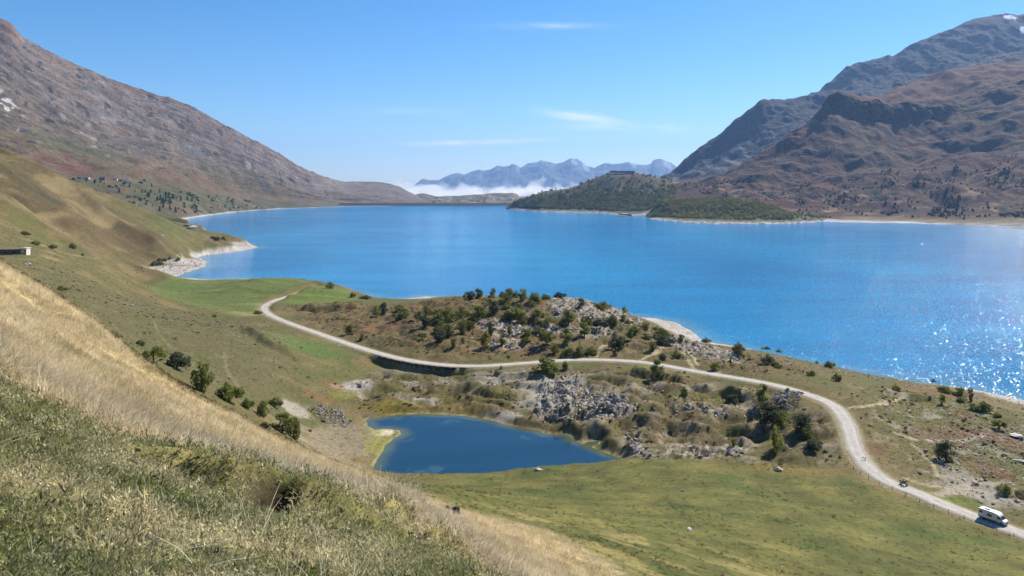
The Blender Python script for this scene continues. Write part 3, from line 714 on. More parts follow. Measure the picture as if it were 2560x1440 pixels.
# ------------------------------------------------------------------ water
def water_mat(name, deep, rough, wave, dist, swell, spec=0.5, facet=0.0):
    m, nt, b, out = new_mat(name)
    b.inputs['Base Color'].default_value = deep + (1,)
    b.inputs['Roughness'].default_value = rough
    b.inputs['IOR'].default_value = 1.33
    b.inputs['Specular IOR Level'].default_value = spec
    t = nt.nodes.new('ShaderNodeTexCoord')
    n = nt.nodes.new('ShaderNodeTexNoise'); n.inputs['Scale'].default_value = wave; n.inputs['Detail'].default_value = 3; n.inputs['Roughness'].default_value = 0.6
    nt.links.new(t.outputs['Object'], n.inputs['Vector'])
    bp = nt.nodes.new('ShaderNodeBump'); bp.inputs['Strength'].default_value = 1.0; bp.inputs['Distance'].default_value = dist
    nt.links.new(n.outputs['Fac'], bp.inputs['Height'])
    nt.links.new(bp.outputs[0], b.inputs['Normal'])
    if facet:      # choppy wavelets: small facets, each with its own tilt
        acc = bp.outputs[0]
        for off_ in (0.0, 13.7):
            ad = nt.nodes.new('ShaderNodeVectorMath'); ad.operation = 'ADD'; ad.inputs[1].default_value = (off_, off_ * 0.7, 0)
            nt.links.new(t.outputs['Object'], ad.inputs[0])
            vo = nt.nodes.new('ShaderNodeTexVoronoi'); vo.voronoi_dimensions = '2D'; vo.inputs['Scale'].default_value = facet
            nt.links.new(ad.outputs[0], vo.inputs['Vector'])
            sb = nt.nodes.new('ShaderNodeVectorMath'); sb.operation = 'SUBTRACT'; sb.inputs[1].default_value = (0.5, 0.5, 0.5); nt.links.new(vo.outputs['Color'], sb.inputs[0])
            ml = nt.nodes.new('ShaderNodeVectorMath'); ml.operation = 'MULTIPLY'; ml.inputs[1].default_value = (0.53, 0.53, 0.0); nt.links.new(sb.outputs[0], ml.inputs[0])
            a2 = nt.nodes.new('ShaderNodeVectorMath'); a2.operation = 'ADD'; nt.links.new(acc, a2.inputs[0]); nt.links.new(ml.outputs[0], a2.inputs[1]); acc = a2.outputs[0]
        nm = nt.nodes.new('ShaderNodeVectorMath'); nm.operation = 'NORMALIZE'; nt.links.new(acc, nm.inputs[0]); nt.links.new(nm.outputs[0], b.inputs['Normal'])
    # colour of the silty water comes from the sheet itself (deep, shallow, wind-lane sheen painted in), with fine streaks
    vc = nt.nodes.new('ShaderNodeVertexColor'); vc.layer_name = 'col'
    mp = nt.nodes.new('ShaderNodeMapping'); mp.inputs['Scale'].default_value = (swell, swell * 3.0, 1)
    nt.links.new(t.outputs['Object'], mp.inputs[0])
    n2_ = nt.nodes.new('ShaderNodeTexNoise'); n2_.inputs['Scale'].default_value = 1.0; n2_.inputs['Detail'].default_value = 5
    nt.links.new(mp.outputs[0], n2_.inputs['Vector'])
    mr = nt.nodes.new('ShaderNodeMapRange'); mr.inputs[1].default_value = 0.3; mr.inputs[2].default_value = 0.7; mr.inputs[3].default_value = 0.84; mr.inputs[4].default_value = 1.14
    nt.links.new(n2_.outputs['Fac'], mr.inputs[0])
    vm = nt.nodes.new('ShaderNodeVectorMath'); vm.operation = 'SCALE'; nt.links.new(vc.outputs[0], vm.inputs[0]); nt.links.new(mr.outputs[0], vm.inputs['Scale'])
    nt.links.new(vm.outputs[0], b.inputs['Base Color'])
    return m
M_lake = water_mat('lake_water', (0.014, 0.265, 0.540), 0.085, 0.8, 0.20, 0.006, 0.26, 1.6)
M_pond = water_mat('pond_water', (0.012, 0.052, 0.095), 0.05, 1.6, 0.03, 0.03)
# lake sheet: finer towards the near shore, paler over the shallows
ly = np.concatenate([np.linspace(230, 1300, 300), np.linspace(1310, 3078, 60)]); lu = np.linspace(-1, 1, 420)
LX = lu[None, :] * (ly[:, None] * 0.85 + 260); LY = np.broadcast_to(ly[:, None], LX.shape)
sl = -poly_sd(LX, LY, LAKE); sl = np.where(LY > 1500, 200.0, sl)
sh = sstep(26, 1, sl + 6 * fbm(LX / 22, LY / 22, 3, 67)) * (LY < 1450)
lane = 0.5 + 0.5 * fbm(LX / 260, LY / 700, 3, 171)
lc = lerp(np.array([0.010, 0.205, 0.455]), np.array([0.020, 0.285, 0.550]), sstep(0.2, 0.8, lane)[..., None])
lc = mixc_(lc, rgb(0.13, 0.33, 0.43), sh ** 2 * 0.8)
lc = mixc_(lc, rgb(0.07, 0.34, 0.60), sstep(0.05, 0.4, fbm(LX / 900, LY / 160, 4, 175)) * sstep(1300, 1900, LY) * 0.8)  # sheen of wind lanes painted as paler streaks towards the far end
lake = tag(link('lake', mesh_np('lake', np.stack([LX, LY, np.zeros_like(LX)], -1).reshape(-1, 3), grid_faces(*LX.shape), True, lc.reshape(-1, 3)), None, M_lake), 'wide turquoise blue reservoir lake', 'lake', None, 'structure')
pp = np.array(POND)
gx_ = np.linspace(pp[:, 0].min() - 4, pp[:, 0].max() + 4, 150); gy_ = np.linspace(pp[:, 1].min() - 4, pp[:, 1].max() + 4, 110)
PX_, PY_ = np.meshgrid(gx_, gy_); sp_ = -poly_sd(PX_, PY_, POND)
pn = fbm(PX_ / 9, PY_ / 9, 3, 173)
pcol = lerp(np.array([0.085, 0.105, 0.055]), np.array([0.009, 0.040, 0.072]), sstep(0.3, 5.0, sp_ + 1.6 * pn)[..., None])
pcol = mixc_(pcol, rgb(0.045, 0.095, 0.095), sstep(0.15, 0.45, pn) * sstep(14, 5, sp_) * 0.7)
fk = (sp_ > -3.5).ravel()[grid_faces(*PX_.shape)].all(1)
pond = tag(link('pond', mesh_np('pond', np.stack([PX_, PY_, np.full_like(PX_, PZL)], -1).reshape(-1, 3), grid_faces(*PX_.shape)[fk], True, pcol.reshape(-1, 3)), None, M_pond), 'small dark blue pond below the meadow', 'pond', None, 'structure')

# ------------------------------------------------------------------ road
def ribbon(name, L, half, lift, mat, label, cat, kind='structure'):
    L = np.asarray(L); T = np.gradient(L[:, :2], axis=0); T /= np.linalg.norm(T, axis=1)[:, None]
    N = np.stack([-T[:, 1], T[:, 0]], 1)
    nv = 9; V = []; s = np.concatenate([[0], np.cumsum(np.linalg.norm(np.diff(L[:, :2], axis=0), axis=1))])
    wl_ = half * (1 + 0.20 * fbm(s / 6, s * 0 + 1.3, 4, 201)); wr_ = half * (1 + 0.20 * fbm(s / 6, s * 0 + 7.7, 4, 203))
    cols = []
    for k in range(nv):
        t = k / (nv - 1) * 2 - 1
        w = np.where(t < 0, wl_, wr_) * t
        P = L[:, :2] + N * w[:, None]
        z = L[:, 2] + lift + 0.07 * (1 - t * t) - (0.10 if abs(t) == 1 else 0)
        V.append(np.column_stack([P, z]))
        rut = math.exp(-((abs(t) - 0.42) / 0.16) ** 2)
        nn = fbm(s / 3.5, s * 0 + 3 * t, 4, 207); mm_ = fbm(s / 14, s * 0 + t, 3, 209)
        base = lerp(rgb(0.34, 0.31, 0.27), rgb(0.54, 0.49, 0.42), np.clip(0.5 + 0.9 * nn, 0, 1)[:, None])
        base = lerp(base, rgb(0.235, 0.225, 0.22)[None], (sstep(0.10, 0.35, mm_) * 0.75 * sstep(120, 190, np.abs(L[:, 0] - 20)))[:, None])
        base = lerp(base, rgb(0.60, 0.56, 0.50)[None], 0.45 * rut)
        if abs(t) > 0.7: base = lerp(base, rgb(0.30, 0.25, 0.16)[None], 0.6)
        cols.append(base)
    V = np.stack(V, 1); Cc = np.stack(cols, 1)
    me = mesh_np(name, V.reshape(-1, 3), grid_faces(len(L), nv), True, Cc.reshape(-1, 3))
    return tag(link(name, me, None, mat), label, cat, None, kind)
M_road = terrain_mat('worn_pale_road', (1.2, 9.0), 0.16, 0.3, 0.03)
ROADF = catmull([world_zd(*p) for p in ROADPX], 40)
road = ribbon('road', ROADF, 2.6, 0.0, M_road, 'pale worn lakeside road winding round the basin', 'road')

# ------------------------------------------------------------------ mountains as lofted surfaces
def loft(curves, ncol, sub, px0, px1):
    """curves: lists of (column, row, depth); returns world grid (rows, cols, 3) and t, s parameters"""
    pxs = np.linspace(px0, px1, ncol)
    P = []
    for c in curves:
        c = np.array(c, float)
        row = np.interp(pxs, c[:, 0], c[:, 1]); dep = np.interp(pxs, c[:, 0], c[:, 2])
        P.append(np.stack([(pxs - 1280) / FPX * dep, dep, EYE - (row - HROW) / FPX * dep], -1))
    P = np.array(P)
    rows = []; tt = []
    for i in range(len(P) - 1):
        a = P[max(i - 1, 0)]; b = P[i]; c = P[i + 1]; d = P[min(i + 2, len(P) - 1)]
        for k in range(sub[i]):
            t = k / sub[i]
            m1 = 0.5 * (c - a) * 0.6; m2 = 0.5 * (d - b) * 0.6
            h = (2 * t ** 3 - 3 * t ** 2 + 1) * b + (t ** 3 - 2 * t ** 2 + t) * m1 + (-2 * t ** 3 + 3 * t ** 2) * c + (t ** 3 - t ** 2) * m2
            rows.append(h); tt.append(i + t)
    rows.append(P[-1]); tt.append(len(P) - 1.0)
    return np.array(rows), np.array(tt), pxs

def band(t, a, b, w):      # 1 between a and b
    return sstep(a - w, a + w, t) * (1 - sstep(b - w, b + w, t))

# left mountain ------------------------------------------------------------
c_base = [(-700, 600, 1200), (0, 560, 1400), (300, 585, 1500), (430, 570, 1780), (520, 548, 2080), (600, 535, 2400), (700, 525, 2700), (865, 521, 2950), (1080, 520, 3000)]
c_shore = [(-700, 560, 1300), (0, 520, 1500), (300, 560, 1600), (450, 549.5, 1880), (520, 538, 2170), (600, 528.5, 2470), (700, 521.5, 2740), (865, 516, 3010), (1080, 514, 3110)]
c_ter = [(-700, 470, 1500), (0, 440, 1700), (200, 455, 1850), (310, 464, 1950), (450, 484, 2150), (600, 503, 2600), (720, 511, 2850), (865, 512.5, 3110), (1080, 508, 3300)]
c_ter2 = [(-700, 440, 1650), (0, 420, 1850), (200, 444, 2000), (310, 450, 2100), (450, 466, 2300), (600, 482, 2750), (720, 498, 3000), (865, 503, 3250), (1080, 506, 3450)]
c_mid = [(-700, 120, 2000), (0, 262, 2200), (200, 330, 2350), (428, 375, 2600), (632, 432, 2900), (760, 470, 3150), (865, 484, 3350), (1000, 494, 3550), (1080, 505, 3600)]
c_rdg = [(-700, -260, 2400), (-200, -60, 2550), (0, 51, 2600), (29, 63, 2610), (60, 96, 2615), (73, 103, 2620), (130, 131, 2650), (194, 165, 2700), (250, 188, 2730), (292, 207, 2770), (360, 230, 2840), (428, 250, 2900), (486, 275, 2950), (560, 312, 3020), (632, 350, 3100), (690, 380, 3160), (729, 406, 3250), (780, 430, 3400), (826, 447, 3600),
         (860, 455, 3900), (905, 455, 4000), (940, 456, 4050), (970, 459, 4050), (1000, 468, 4050), (1020, 480, 4020), (1040, 489, 4000), (1062, 503, 3950), (1080, 512, 3950)]
c_back = [(-700, 200, 3300), (0, 300, 3500), (428, 400, 3700), (700, 470, 4100), (860, 520, 4600), (1080, 560, 4600)]
P, T, S = loft([c_base, c_shore, c_ter, c_ter2, c_mid, c_rdg, c_back], 900, [6, 40, 14, 110, 110, 20], -700, 1080)
tg = np.broadcast_to(T[:, None], P.shape[:2]); sg_ = np.broadcast_to(S[None, :], P.shape[:2]) / 1000.0
X, Y = P[..., 0], P[..., 1]
up_ = sstep(2.8, 3.6, tg) * (1 - 0.45 * sstep(4.7, 5.0, tg))
strat = fbm(sg_ * 5 + 0.25 * tg, (tg * 1.0 + 0.5 * sg_) * 9 + 0.6 * fbm(sg_ * 9, tg * 2, 3, 301), 4, 303)
P[..., 2] += up_ * sstep(1080, 700, S)[None, :] * (24 * fbm(X / 380, Y / 380, 4, 305) + 15 * strat + 4 * ridged(X / 120, Y / 120, 3, 307) - 4)
P[..., 2] += band(tg, 1.2, 3.0, 0.3) * (9 * fbm(X / 140, Y / 140, 4, 309) + 3 * fbm(X / 35, Y / 35, 3, 311)) * sstep(900, 600, S)[None, :]
P[..., 2] += up_ * sstep(1080, 700, S)[None, :] * 5.0 * fbm(sg_ * 14 + tg * 0.6, (tg + 0.55 * sg_) * 40, 4, 336)
P[..., 2] += sstep(4.6, 5.0, tg) * (7.0 * fbm(X / 40, Y / 40 + 5, 4, 313) + 5 * np.maximum(0, ridged(X / 90, Y / 90, 3, 315) - 0.55)) * sstep(1080, 950, S)[None, :]
na = fbm(X / 260, Y / 260, 5, 321); nb = fbm(X / 60, Y / 60, 4, 323); st2 = fbm(sg_ * 6 + tg * 0.4, (tg + 0.55 * sg_) * 16, 4, 325)
Cm = np.zeros(X.shape + (3,)) + rgb(0.165, 0.128, 0.072)
hi_ = sstep(3.3, 4.5, tg + 0.5 * na)
Cm = mixc_(Cm, rgb(0.205, 0.165, 0.138), hi_)
Cm = mixc_(Cm, rgb(0.245, 0.225, 0.215), hi_ * sstep(0.0, 0.35, st2 + 0.3 * nb))
Cm = mixc_(Cm, rgb(0.185, 0.125, 0.092), hi_ * sstep(0.15, 0.45, na - 0.4 * st2) * 0.7)
Cm = mixc_(Cm, rgb(0.115, 0.125, 0.055), band(tg, 2.9, 3.9, 0.35) * sstep(-0.05, 0.3, na + 0.3 * nb) * sstep(760, 500, S)[None, :] * 0.8)
redm = np.exp(-(((S[None, :] - 330) / 190) ** 2 + ((tg - 3.25 - (S[None, :] - 330) * 0.0002) / 0.22) ** 2)) + 0.6 * np.exp(-(((S[None, :] - 130) / 110) ** 2 + ((tg - 3.3) / 0.2) ** 2))
Cm = mixc_(Cm, rgb(0.185, 0.090, 0.058), np.clip(redm * 1.5, 0, 1) * sstep(-0.15, 0.25, nb + 0.5 * fbm(sg_ * 8, tg * 12, 3, 327)) * 0.85)
nf = fbm(X / 22, Y / 22, 4, 333); st3 = fbm(sg_ * 14 + tg * 0.6, (tg + 0.55 * sg_) * 46, 4, 335)
Cm = Cm * (1 + 0.30 * nf + 0.16 * st3 + 0.35 * fbm(X / 150, Y / 150, 3, 339))[..., None]
Cm = mixc_(Cm, rgb(0.055, 0.056, 0.060), sstep(3.0, 3.5, tg) * sstep(0.30, 0.36, fbm(X / 42, Y / 42, 4, 341) + 0.25 * st2) * 0.8)
Cm = mixc_(Cm, rgb(0.34, 0.32, 0.31), sstep(3.3, 3.8, tg) * sstep(0.34, 0.40, fbm(X / 36 + 7, Y / 36, 4, 343) + 0.15 * st2) * 0.6)
Cm = mixc_(Cm, rgb(0.06, 0.062, 0.068), sstep(2.9, 3.4, tg) * sstep(0.22, 0.36, 0.55 * st3 + 0.5 * fbm(X / 75, Y / 75, 4, 337)) * 0.8)
Cm = mixc_(Cm, rgb(0.085, 0.088, 0.092), hi_ * sstep(0.28, 0.42, st2 * 0.7 + ridged(X / 110, Y / 110, 4, 329) * 0.45 - 0.12) * 0.65)
low = band(tg, 0.9, 2.5, 0.25)
Cm = mixc_(Cm, rgb(0.085, 0.105, 0.042), low * sstep(-0.3, 0.2, nb + na) * 0.9)
Cm = mixc_(Cm, rgb(0.24, 0.22, 0.19), low * sstep(0.25, 0.45, nb) * sstep(400, 600, S)[None, :] * 0.6)
Cm = mixc_(Cm, rgb(0.21, 0.19, 0.165), sstep(700, 820, S)[None, :] * sstep(-0.3, 0.3, nb) * 0.8)
Cm = mixc_(Cm, rgb(0.44, 0.40, 0.36), band(tg, -1, 1.10, 0.08) * sstep(380, 470, S)[None, :])
wr = np.exp(-(((S[None, :] - 18) / 32) ** 2 + ((tg - 4.10 + 0.0022 * S[None, :]) / 0.085) ** 2))
Cm = mixc_(Cm, rgb(0.66, 0.63, 0.60), np.clip(2.0 * wr, 0, 1) * sstep(0.1, 0.26, fbm(X / 26, Y / 26, 3, 331)))
for (a, b, sa, sb) in ((145, 3.92, 9, 0.03), (225, 3.9, 40, 0.08), (300, 4.32, 22, 0.05), (210, 3.75, 16, 0.03), (100, 3.75, 14, 0.03), (620, 4.1, 30, 0.1)):
    Cm = mixc_(Cm, rgb(0.42, 0.39, 0.37), np.exp(-(((S[None, :] - a) / sa) ** 2 + ((tg - b) / sb) ** 2)) * sstep(-0.1, 0.3, nb))
M_mtn = terrain_mat('mountain_scree_and_turf', (0.02, 0.11), 0.28, 0.8, 6.0)
Cm = Cm * lerp(rgb(0.80, 0.76, 0.75), rgb(0.98, 0.96, 0.96), sstep(0.28, 0.4, Cm.max(-1))[..., None])
lm = mesh_np('left_mountain', P.reshape(-1, 3), grid_faces(*P.shape[:2]), True, Cm.reshape(-1, 3))
left_mountain = tag(link('mountain_left', lm, None, M_mtn), 'long scree mountain slope falling to the left shore', 'mountain', None, 'structure')
LMP, LMT, LMS = P, T, S

# brown hill on the right -----------------------------------------------------
r_base = [(1640, 520, 2450), (1900, 560, 1900), (2020, 568, 1800), (2290, 570, 1640), (2560, 582, 1470), (3100, 605, 1250)]
r_shore = [(1640, 490, 2550), (1800, 512, 2200), (1900, 540, 1960), (1990, 549, 1900), (2100, 556, 1790), (2200, 557.5, 1760), (2290, 559, 1735), (2400, 564, 1655), (2560, 571, 1548), (3100, 592, 1310)]
r_beach = [(1640, 466, 2700), (1800, 492, 2300), (1900, 527, 2050), (2020, 536, 2000), (2100, 541, 1950), (2290, 546, 1850), (2400, 549, 1780), (2560, 546, 1700), (3100, 560, 1450)]
r_low = [(1640, 462, 2750), (1700, 460, 2640), (1800, 468, 2450), (1900, 486, 2330), (2020, 496, 2250), (2290, 488, 2150), (2560, 478, 2050), (3100, 470, 1800)]
r_mid = [(1640, 460, 2850), (1700, 458, 2720), (1800, 452, 2650), (1900, 432, 2600), (2020, 424, 2600), (2150, 404, 2600), (2290, 394, 2600), (2430, 372, 2550), (2560, 352, 2500), (3100, 340, 2300)]
r_cl = [(1640, 458, 2900), (1700, 457, 2780), (1769, 449, 2790), (1898, 393, 2850), (2019, 330, 2900), (2070, 306, 2900), (2130, 312, 2900), (2200, 318, 2900), (2290, 330, 2900), (2360, 318, 2900), (2430, 285, 2880), (2560, 250, 2850), (3100, 200, 2700)]
r_top = [(1640, 457, 2950), (1700, 456, 2830), (1769, 448, 2850), (1834, 413, 2890), (1898, 387, 2920), (1967, 357, 2940), (2019, 318, 2950), (2053, 297, 2950), (2062, 276, 2950), (2072, 262, 2950), (2096, 250, 2950), (2140, 256, 2950), (2200, 262, 2950), (2290, 275, 2960), (2340, 275, 2970), (2400, 262, 2990), (2480, 230, 3010), (2560, 205, 3000), (3100, 100, 2900)]
r_rdg = [(1640, 470, 3250), (1769, 452, 3100), (1898, 391, 3100), (2019, 322, 3050), (2072, 263, 3020), (2096, 250, 3050), (2150, 248, 3250), (2200, 244.5, 3350), (2243, 220, 3420), (2329, 189, 3450), (2393, 170, 3450), (2460, 160, 3450), (2560, 151, 3450), (3100, 20, 3400)]
r_back = [(1640, 560, 3900), (2019, 450, 4000), (2200, 330, 4100), (2560, 240, 4200), (3100, 150, 4200)]
P, T, S = loft([r_base, r_shore, r_beach, r_low, r_mid, r_cl, r_top, r_rdg, r_back], 900, [5, 20, 45, 75, 75, 55, 45, 16], 1640, 3100)
tg = np.broadcast_to(T[:, None], P.shape[:2]); sp = np.broadcast_to(S[None, :], P.shape[:2])
X, Y = P[..., 0], P[..., 1]
edge = sstep(1640, 1800, sp)
P[..., 2] += edge * sstep(2.0, 2.8, tg) * (1 - 0.6 * sstep(6.7, 7.0, tg)) * (52 * fbm(X / 340, Y / 340, 3, 341) + 9 * fbm(X / 75, Y / 75, 4, 343) + 22 * ridged(X / 240, Y / 240, 3, 344) - 10)
P[..., 2] += edge * sstep(2.0, 2.8, tg) * (1 - sstep(6.2, 7.0, tg)) * (5 * ridged(X / 90, Y / 90, 3, 346) + 1.2 * ridged(X / 24, Y / 24, 2, 348) - 3)
cliff = band(tg, 5.05, 6.0, 0.12) * band(sp, 2050, 2360, 25)
Y -= 0
P[..., 1] += cliff * 22 * ridged(X / 40, P[..., 2] / 60, 4, 345)
na = fbm(X / 230, Y / 230, 5, 351); nb = fbm(X / 45, Y / 45, 4, 353); nc_ = fbm(X / 90, Y / 40, 4, 355)
Cm = np.zeros(X.shape + (3,)) + rgb(0.100, 0.066, 0.042)
Cm = mixc_(Cm, rgb(0.118, 0.058, 0.038), sstep(0.0, 0.4, na + 0.3 * nb) * 0.85)
Cm = mixc_(Cm, rgb(0.130, 0.108, 0.050), sstep(0.05, 0.4, nc_ - 0.4 * na) * 0.8)
Cm = mixc_(Cm, rgb(0.045, 0.042, 0.040), sstep(0.30, 0.46, fbm(X / 60, Y / 60, 5, 352)) * band(tg, 2.6, 5.2, 0.3) * 0.85)
Cm = mixc_(Cm, rgb(0.27, 0.19, 0.105), band(tg, 1.8, 3.4, 0.3) * sstep(0.1, 0.35, nc_) * 0.75)
Cm = mixc_(Cm, rgb(0.050, 0.048, 0.048), np.clip(cliff * 1.2, 0, 1) * sstep(-0.25, 0.1, fbm(X / 34, P[..., 2] / 90, 4, 358)))
Cm = mixc_(Cm, rgb(0.15, 0.135, 0.125), band(tg, 4.2, 5.6, 0.4) * band(sp, 2000, 2400, 60) * sstep(0.0, 0.35, fbm(X / 30, P[..., 2] / 30, 4, 357)) * 0.8)
Cm = mixc_(Cm, rgb(0.05, 0.065, 0.032), band(tg, 2.1, 3.3, 0.2) * sstep(0.12, 0.32, fbm(X / 70, Y / 70, 4, 359)) * 0.85)
Cm = mixc_(Cm, rgb(0.06, 0.06, 0.055), band(tg, 3.0, 4.9, 0.3) * sstep(0.25, 0.42, fbm(X / 85, Y / 85, 4, 361)) * 0.75)
Cm = mixc_(Cm, rgb(0.150, 0.082, 0.056), sstep(5.9, 6.3, tg) * 0.7)
Cm = mixc_(Cm, rgb(0.22, 0.19, 0.095), band(tg, 1.55, 2.05, 0.15) * sstep(2050, 2150, sp) * 0.9)
Cm = mixc_(Cm, rgb(0.26, 0.235, 0.21), band(tg, -1, 1.62, 0.16) * sstep(-0.5, 0.2, nb + 0.2) * sstep(1900, 1990, sp))
Cm = mixc_(Cm, rgb(0.50, 0.465, 0.42), band(tg, -1, 1.5, 0.12) * band(sp, 1960, 2300, 20) * sstep(-0.35, 0.1, fbm(X / 60, Y / 14, 3, 367)))
Cm = mixc_(Cm, rgb(0.58, 0.545, 0.50), band(tg, -1, 1.28, 0.1) * sstep(-0.1, 0.3, nb) * sstep(1900, 1990, sp))
M_mtn2 = terrain_mat('heather_hill', (0.025, 0.12), 0.28, 0.8, 5.0)
nf = fbm(X / 14, Y / 14, 4, 363); Cm = Cm * (1 + 0.30 * nf + 0.35 * fbm(X / 140, Y / 36, 4, 365))[..., None] * lerp(rgb(0.82, 0.65, 0.55), rgb(1, 1, 1), sstep(0.18, 0.25, Cm.max(-1))[..., None])
rh = mesh_np('right_hill', P.reshape(-1, 3), grid_faces(*P.shape[:2]), True, Cm.reshape(-1, 3))
right_hill = tag(link('hill_right', rh, None, M_mtn2), 'brown and russet hill with a dark cliff above the right shore', 'hill', None, 'structure')
RHP, RHT, RHS = P, T, S

# grey mountains behind it -----------------------------------------------------
def mountain(name, curves, sub, ncol, px0, px1, seed, amp, colfun, label, mat, edge=(0, 0)):
    P, T, S = loft(curves, ncol, sub, px0, px1)
    tg = np.broadcast_to(T[:, None], P.shape[:2]); sp = np.broadcast_to(S[None, :], P.shape[:2])
    X, Y = P[..., 0].copy(), P[..., 1].copy()
    L = amp
    last = len(curves) - 2
    k = sstep(0.2, 1.0, tg) * (1 - 0.8 * sstep(last - 0.35, last, tg))
    P[..., 2] += k * L * (1.5 * fbm(X / (L * 14), Y / (L * 14), 5, seed) + 1.1 * ridged(X / (L * 7), Y / (L * 7), 5, seed + 1) - 0.5)
    P[..., 2] += sstep(last - 0.4, last, tg) * L * 0.22 * fbm(X / (L * 2.5), Y / (L * 2.5) + sp / 40, 4, seed + 2)
    Cc = colfun(X, Y, P[..., 2], tg, sp)
    me = mesh_np(name, P.reshape(-1, 3), grid_faces(*P.shape[:2]), True, Cc.reshape(-1, 3))
    return tag(link(name, me, None, mat), label, 'mountain', None, 'structure'), P, T, S
M_rock = terrain_mat('grey_rock', (0.012, 0.07), 0.25, 0.9, 10.0)
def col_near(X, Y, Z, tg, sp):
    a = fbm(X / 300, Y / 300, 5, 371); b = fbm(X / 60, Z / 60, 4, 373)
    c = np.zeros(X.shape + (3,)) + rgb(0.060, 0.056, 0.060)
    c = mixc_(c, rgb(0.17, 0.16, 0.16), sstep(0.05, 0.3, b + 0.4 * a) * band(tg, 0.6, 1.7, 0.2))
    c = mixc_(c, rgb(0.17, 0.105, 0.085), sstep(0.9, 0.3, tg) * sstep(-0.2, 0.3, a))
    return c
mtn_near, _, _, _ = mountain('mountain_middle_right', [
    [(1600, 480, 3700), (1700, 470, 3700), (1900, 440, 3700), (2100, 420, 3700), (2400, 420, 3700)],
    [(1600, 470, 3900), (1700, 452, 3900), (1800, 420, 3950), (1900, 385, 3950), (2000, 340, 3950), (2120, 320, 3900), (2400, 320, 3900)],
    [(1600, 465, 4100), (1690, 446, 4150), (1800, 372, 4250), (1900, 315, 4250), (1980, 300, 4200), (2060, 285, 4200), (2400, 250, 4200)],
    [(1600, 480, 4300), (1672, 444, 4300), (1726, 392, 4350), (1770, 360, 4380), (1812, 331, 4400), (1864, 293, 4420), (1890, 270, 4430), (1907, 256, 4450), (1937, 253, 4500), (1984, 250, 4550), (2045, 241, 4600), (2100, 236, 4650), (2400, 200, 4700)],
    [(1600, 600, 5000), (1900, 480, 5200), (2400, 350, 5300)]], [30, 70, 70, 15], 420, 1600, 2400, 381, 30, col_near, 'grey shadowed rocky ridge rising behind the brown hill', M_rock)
def col_peak(X, Y, Z, tg, sp):
    a = fbm(X / 400, Y / 400, 5, 391); b = fbm(X / 90, Z / 90, 4, 393)
    c = np.zeros(X.shape + (3,)) + rgb(0.045, 0.043, 0.048)
    c = mixc_(c, rgb(0.075, 0.068, 0.070), sstep(0.0, 0.3, b + a))
    for (p0, r0, ap, at) in ((2525, 2.70, 16, 0.10), (2558, 2.35, 10, 0.10), (2600, 2.4, 30, 0.12)):
        c = mixc_(c, rgb(0.80, 0.82, 0.85), sstep(0.30, 0.55, np.exp(-(((sp - p0) / ap) ** 2 + ((tg - r0) / at) ** 2)) + 0.35 * b))
    return c
mtn_peak, _, _, _ = mountain('mountain_far_right', [
    [(1990, 330, 4900), (2200, 300, 4900), (2560, 260, 4900), (3100, 200, 4900)],
    [(1990, 300, 5100), (2120, 265, 5100), (2250, 245, 5100), (2560, 220, 5100), (3100, 150, 5100)],
    [(1990, 260, 5350), (2079, 232, 5400), (2135, 205, 5450), (2232, 180, 5450), (2372, 140, 5500), (2560, 110, 5500), (3100, 60, 5500)],
    [(1990, 262, 5600), (2045, 239, 5600), (2060, 222, 5620), (2079, 207, 5640), (2105, 184, 5660), (2135, 168, 5700), (2165, 160, 5720), (2191, 153, 5750), (2208, 146, 5760), (2221, 142, 5760), (2232, 146, 5800), (2260, 128, 5820), (2286, 114, 5850), (2330, 96, 5900), (2372, 82, 5900), (2410, 62, 5950), (2436, 49.5, 6000), (2475, 43, 6000), (2514, 38, 6000), (2531, 39, 6000), (2545, 44, 6000), (2560, 43, 6000), (3100, 60, 6000)],
    [(1990, 420, 6900), (2560, 300, 7000), (3100, 260, 7000)]], [20, 60, 80, 15], 520, 1990, 3100, 401, 26, col_peak, 'high blue-grey mountain with small snow patches', M_rock)
def col_sh(X, Y, Z, tg, sp):
    b = fbm(X / 50, Z / 40, 4, 411)
    return mixc_(np.zeros(X.shape + (3,)) + rgb(0.085, 0.075, 0.07), rgb(0.15, 0.125, 0.11), sstep(0, 0.4, b))
mtn_sh, _, _, _ = mountain('mountain_shoulder_right', [
    [(2200, 270, 3600), (2330, 230, 3600), (2560, 200, 3600), (3100, 60, 3600)],
    [(2200, 262, 3700), (2243, 224, 3700), (2330, 200, 3750), (2440, 172, 3800), (2560, 155, 3800), (3100, 20, 3800)],
    [(2200, 262, 3850), (2228, 228, 3850), (2238, 202, 3860), (2262, 197, 3860), (2285, 205, 3880), (2330, 196, 3900), (2400, 172, 3950), (2440, 164, 3980), (2470, 150, 4000), (2510, 140, 4000), (2560, 133, 4000), (3100, 10, 4000)],
    [(2200, 300, 4600), (2560, 260, 4600), (3100, 160, 4600)]], [20, 60, 12], 360, 2200, 3100, 421, 16, col_sh, 'dark rocky shoulder behind the crest of the brown hill', M_rock)
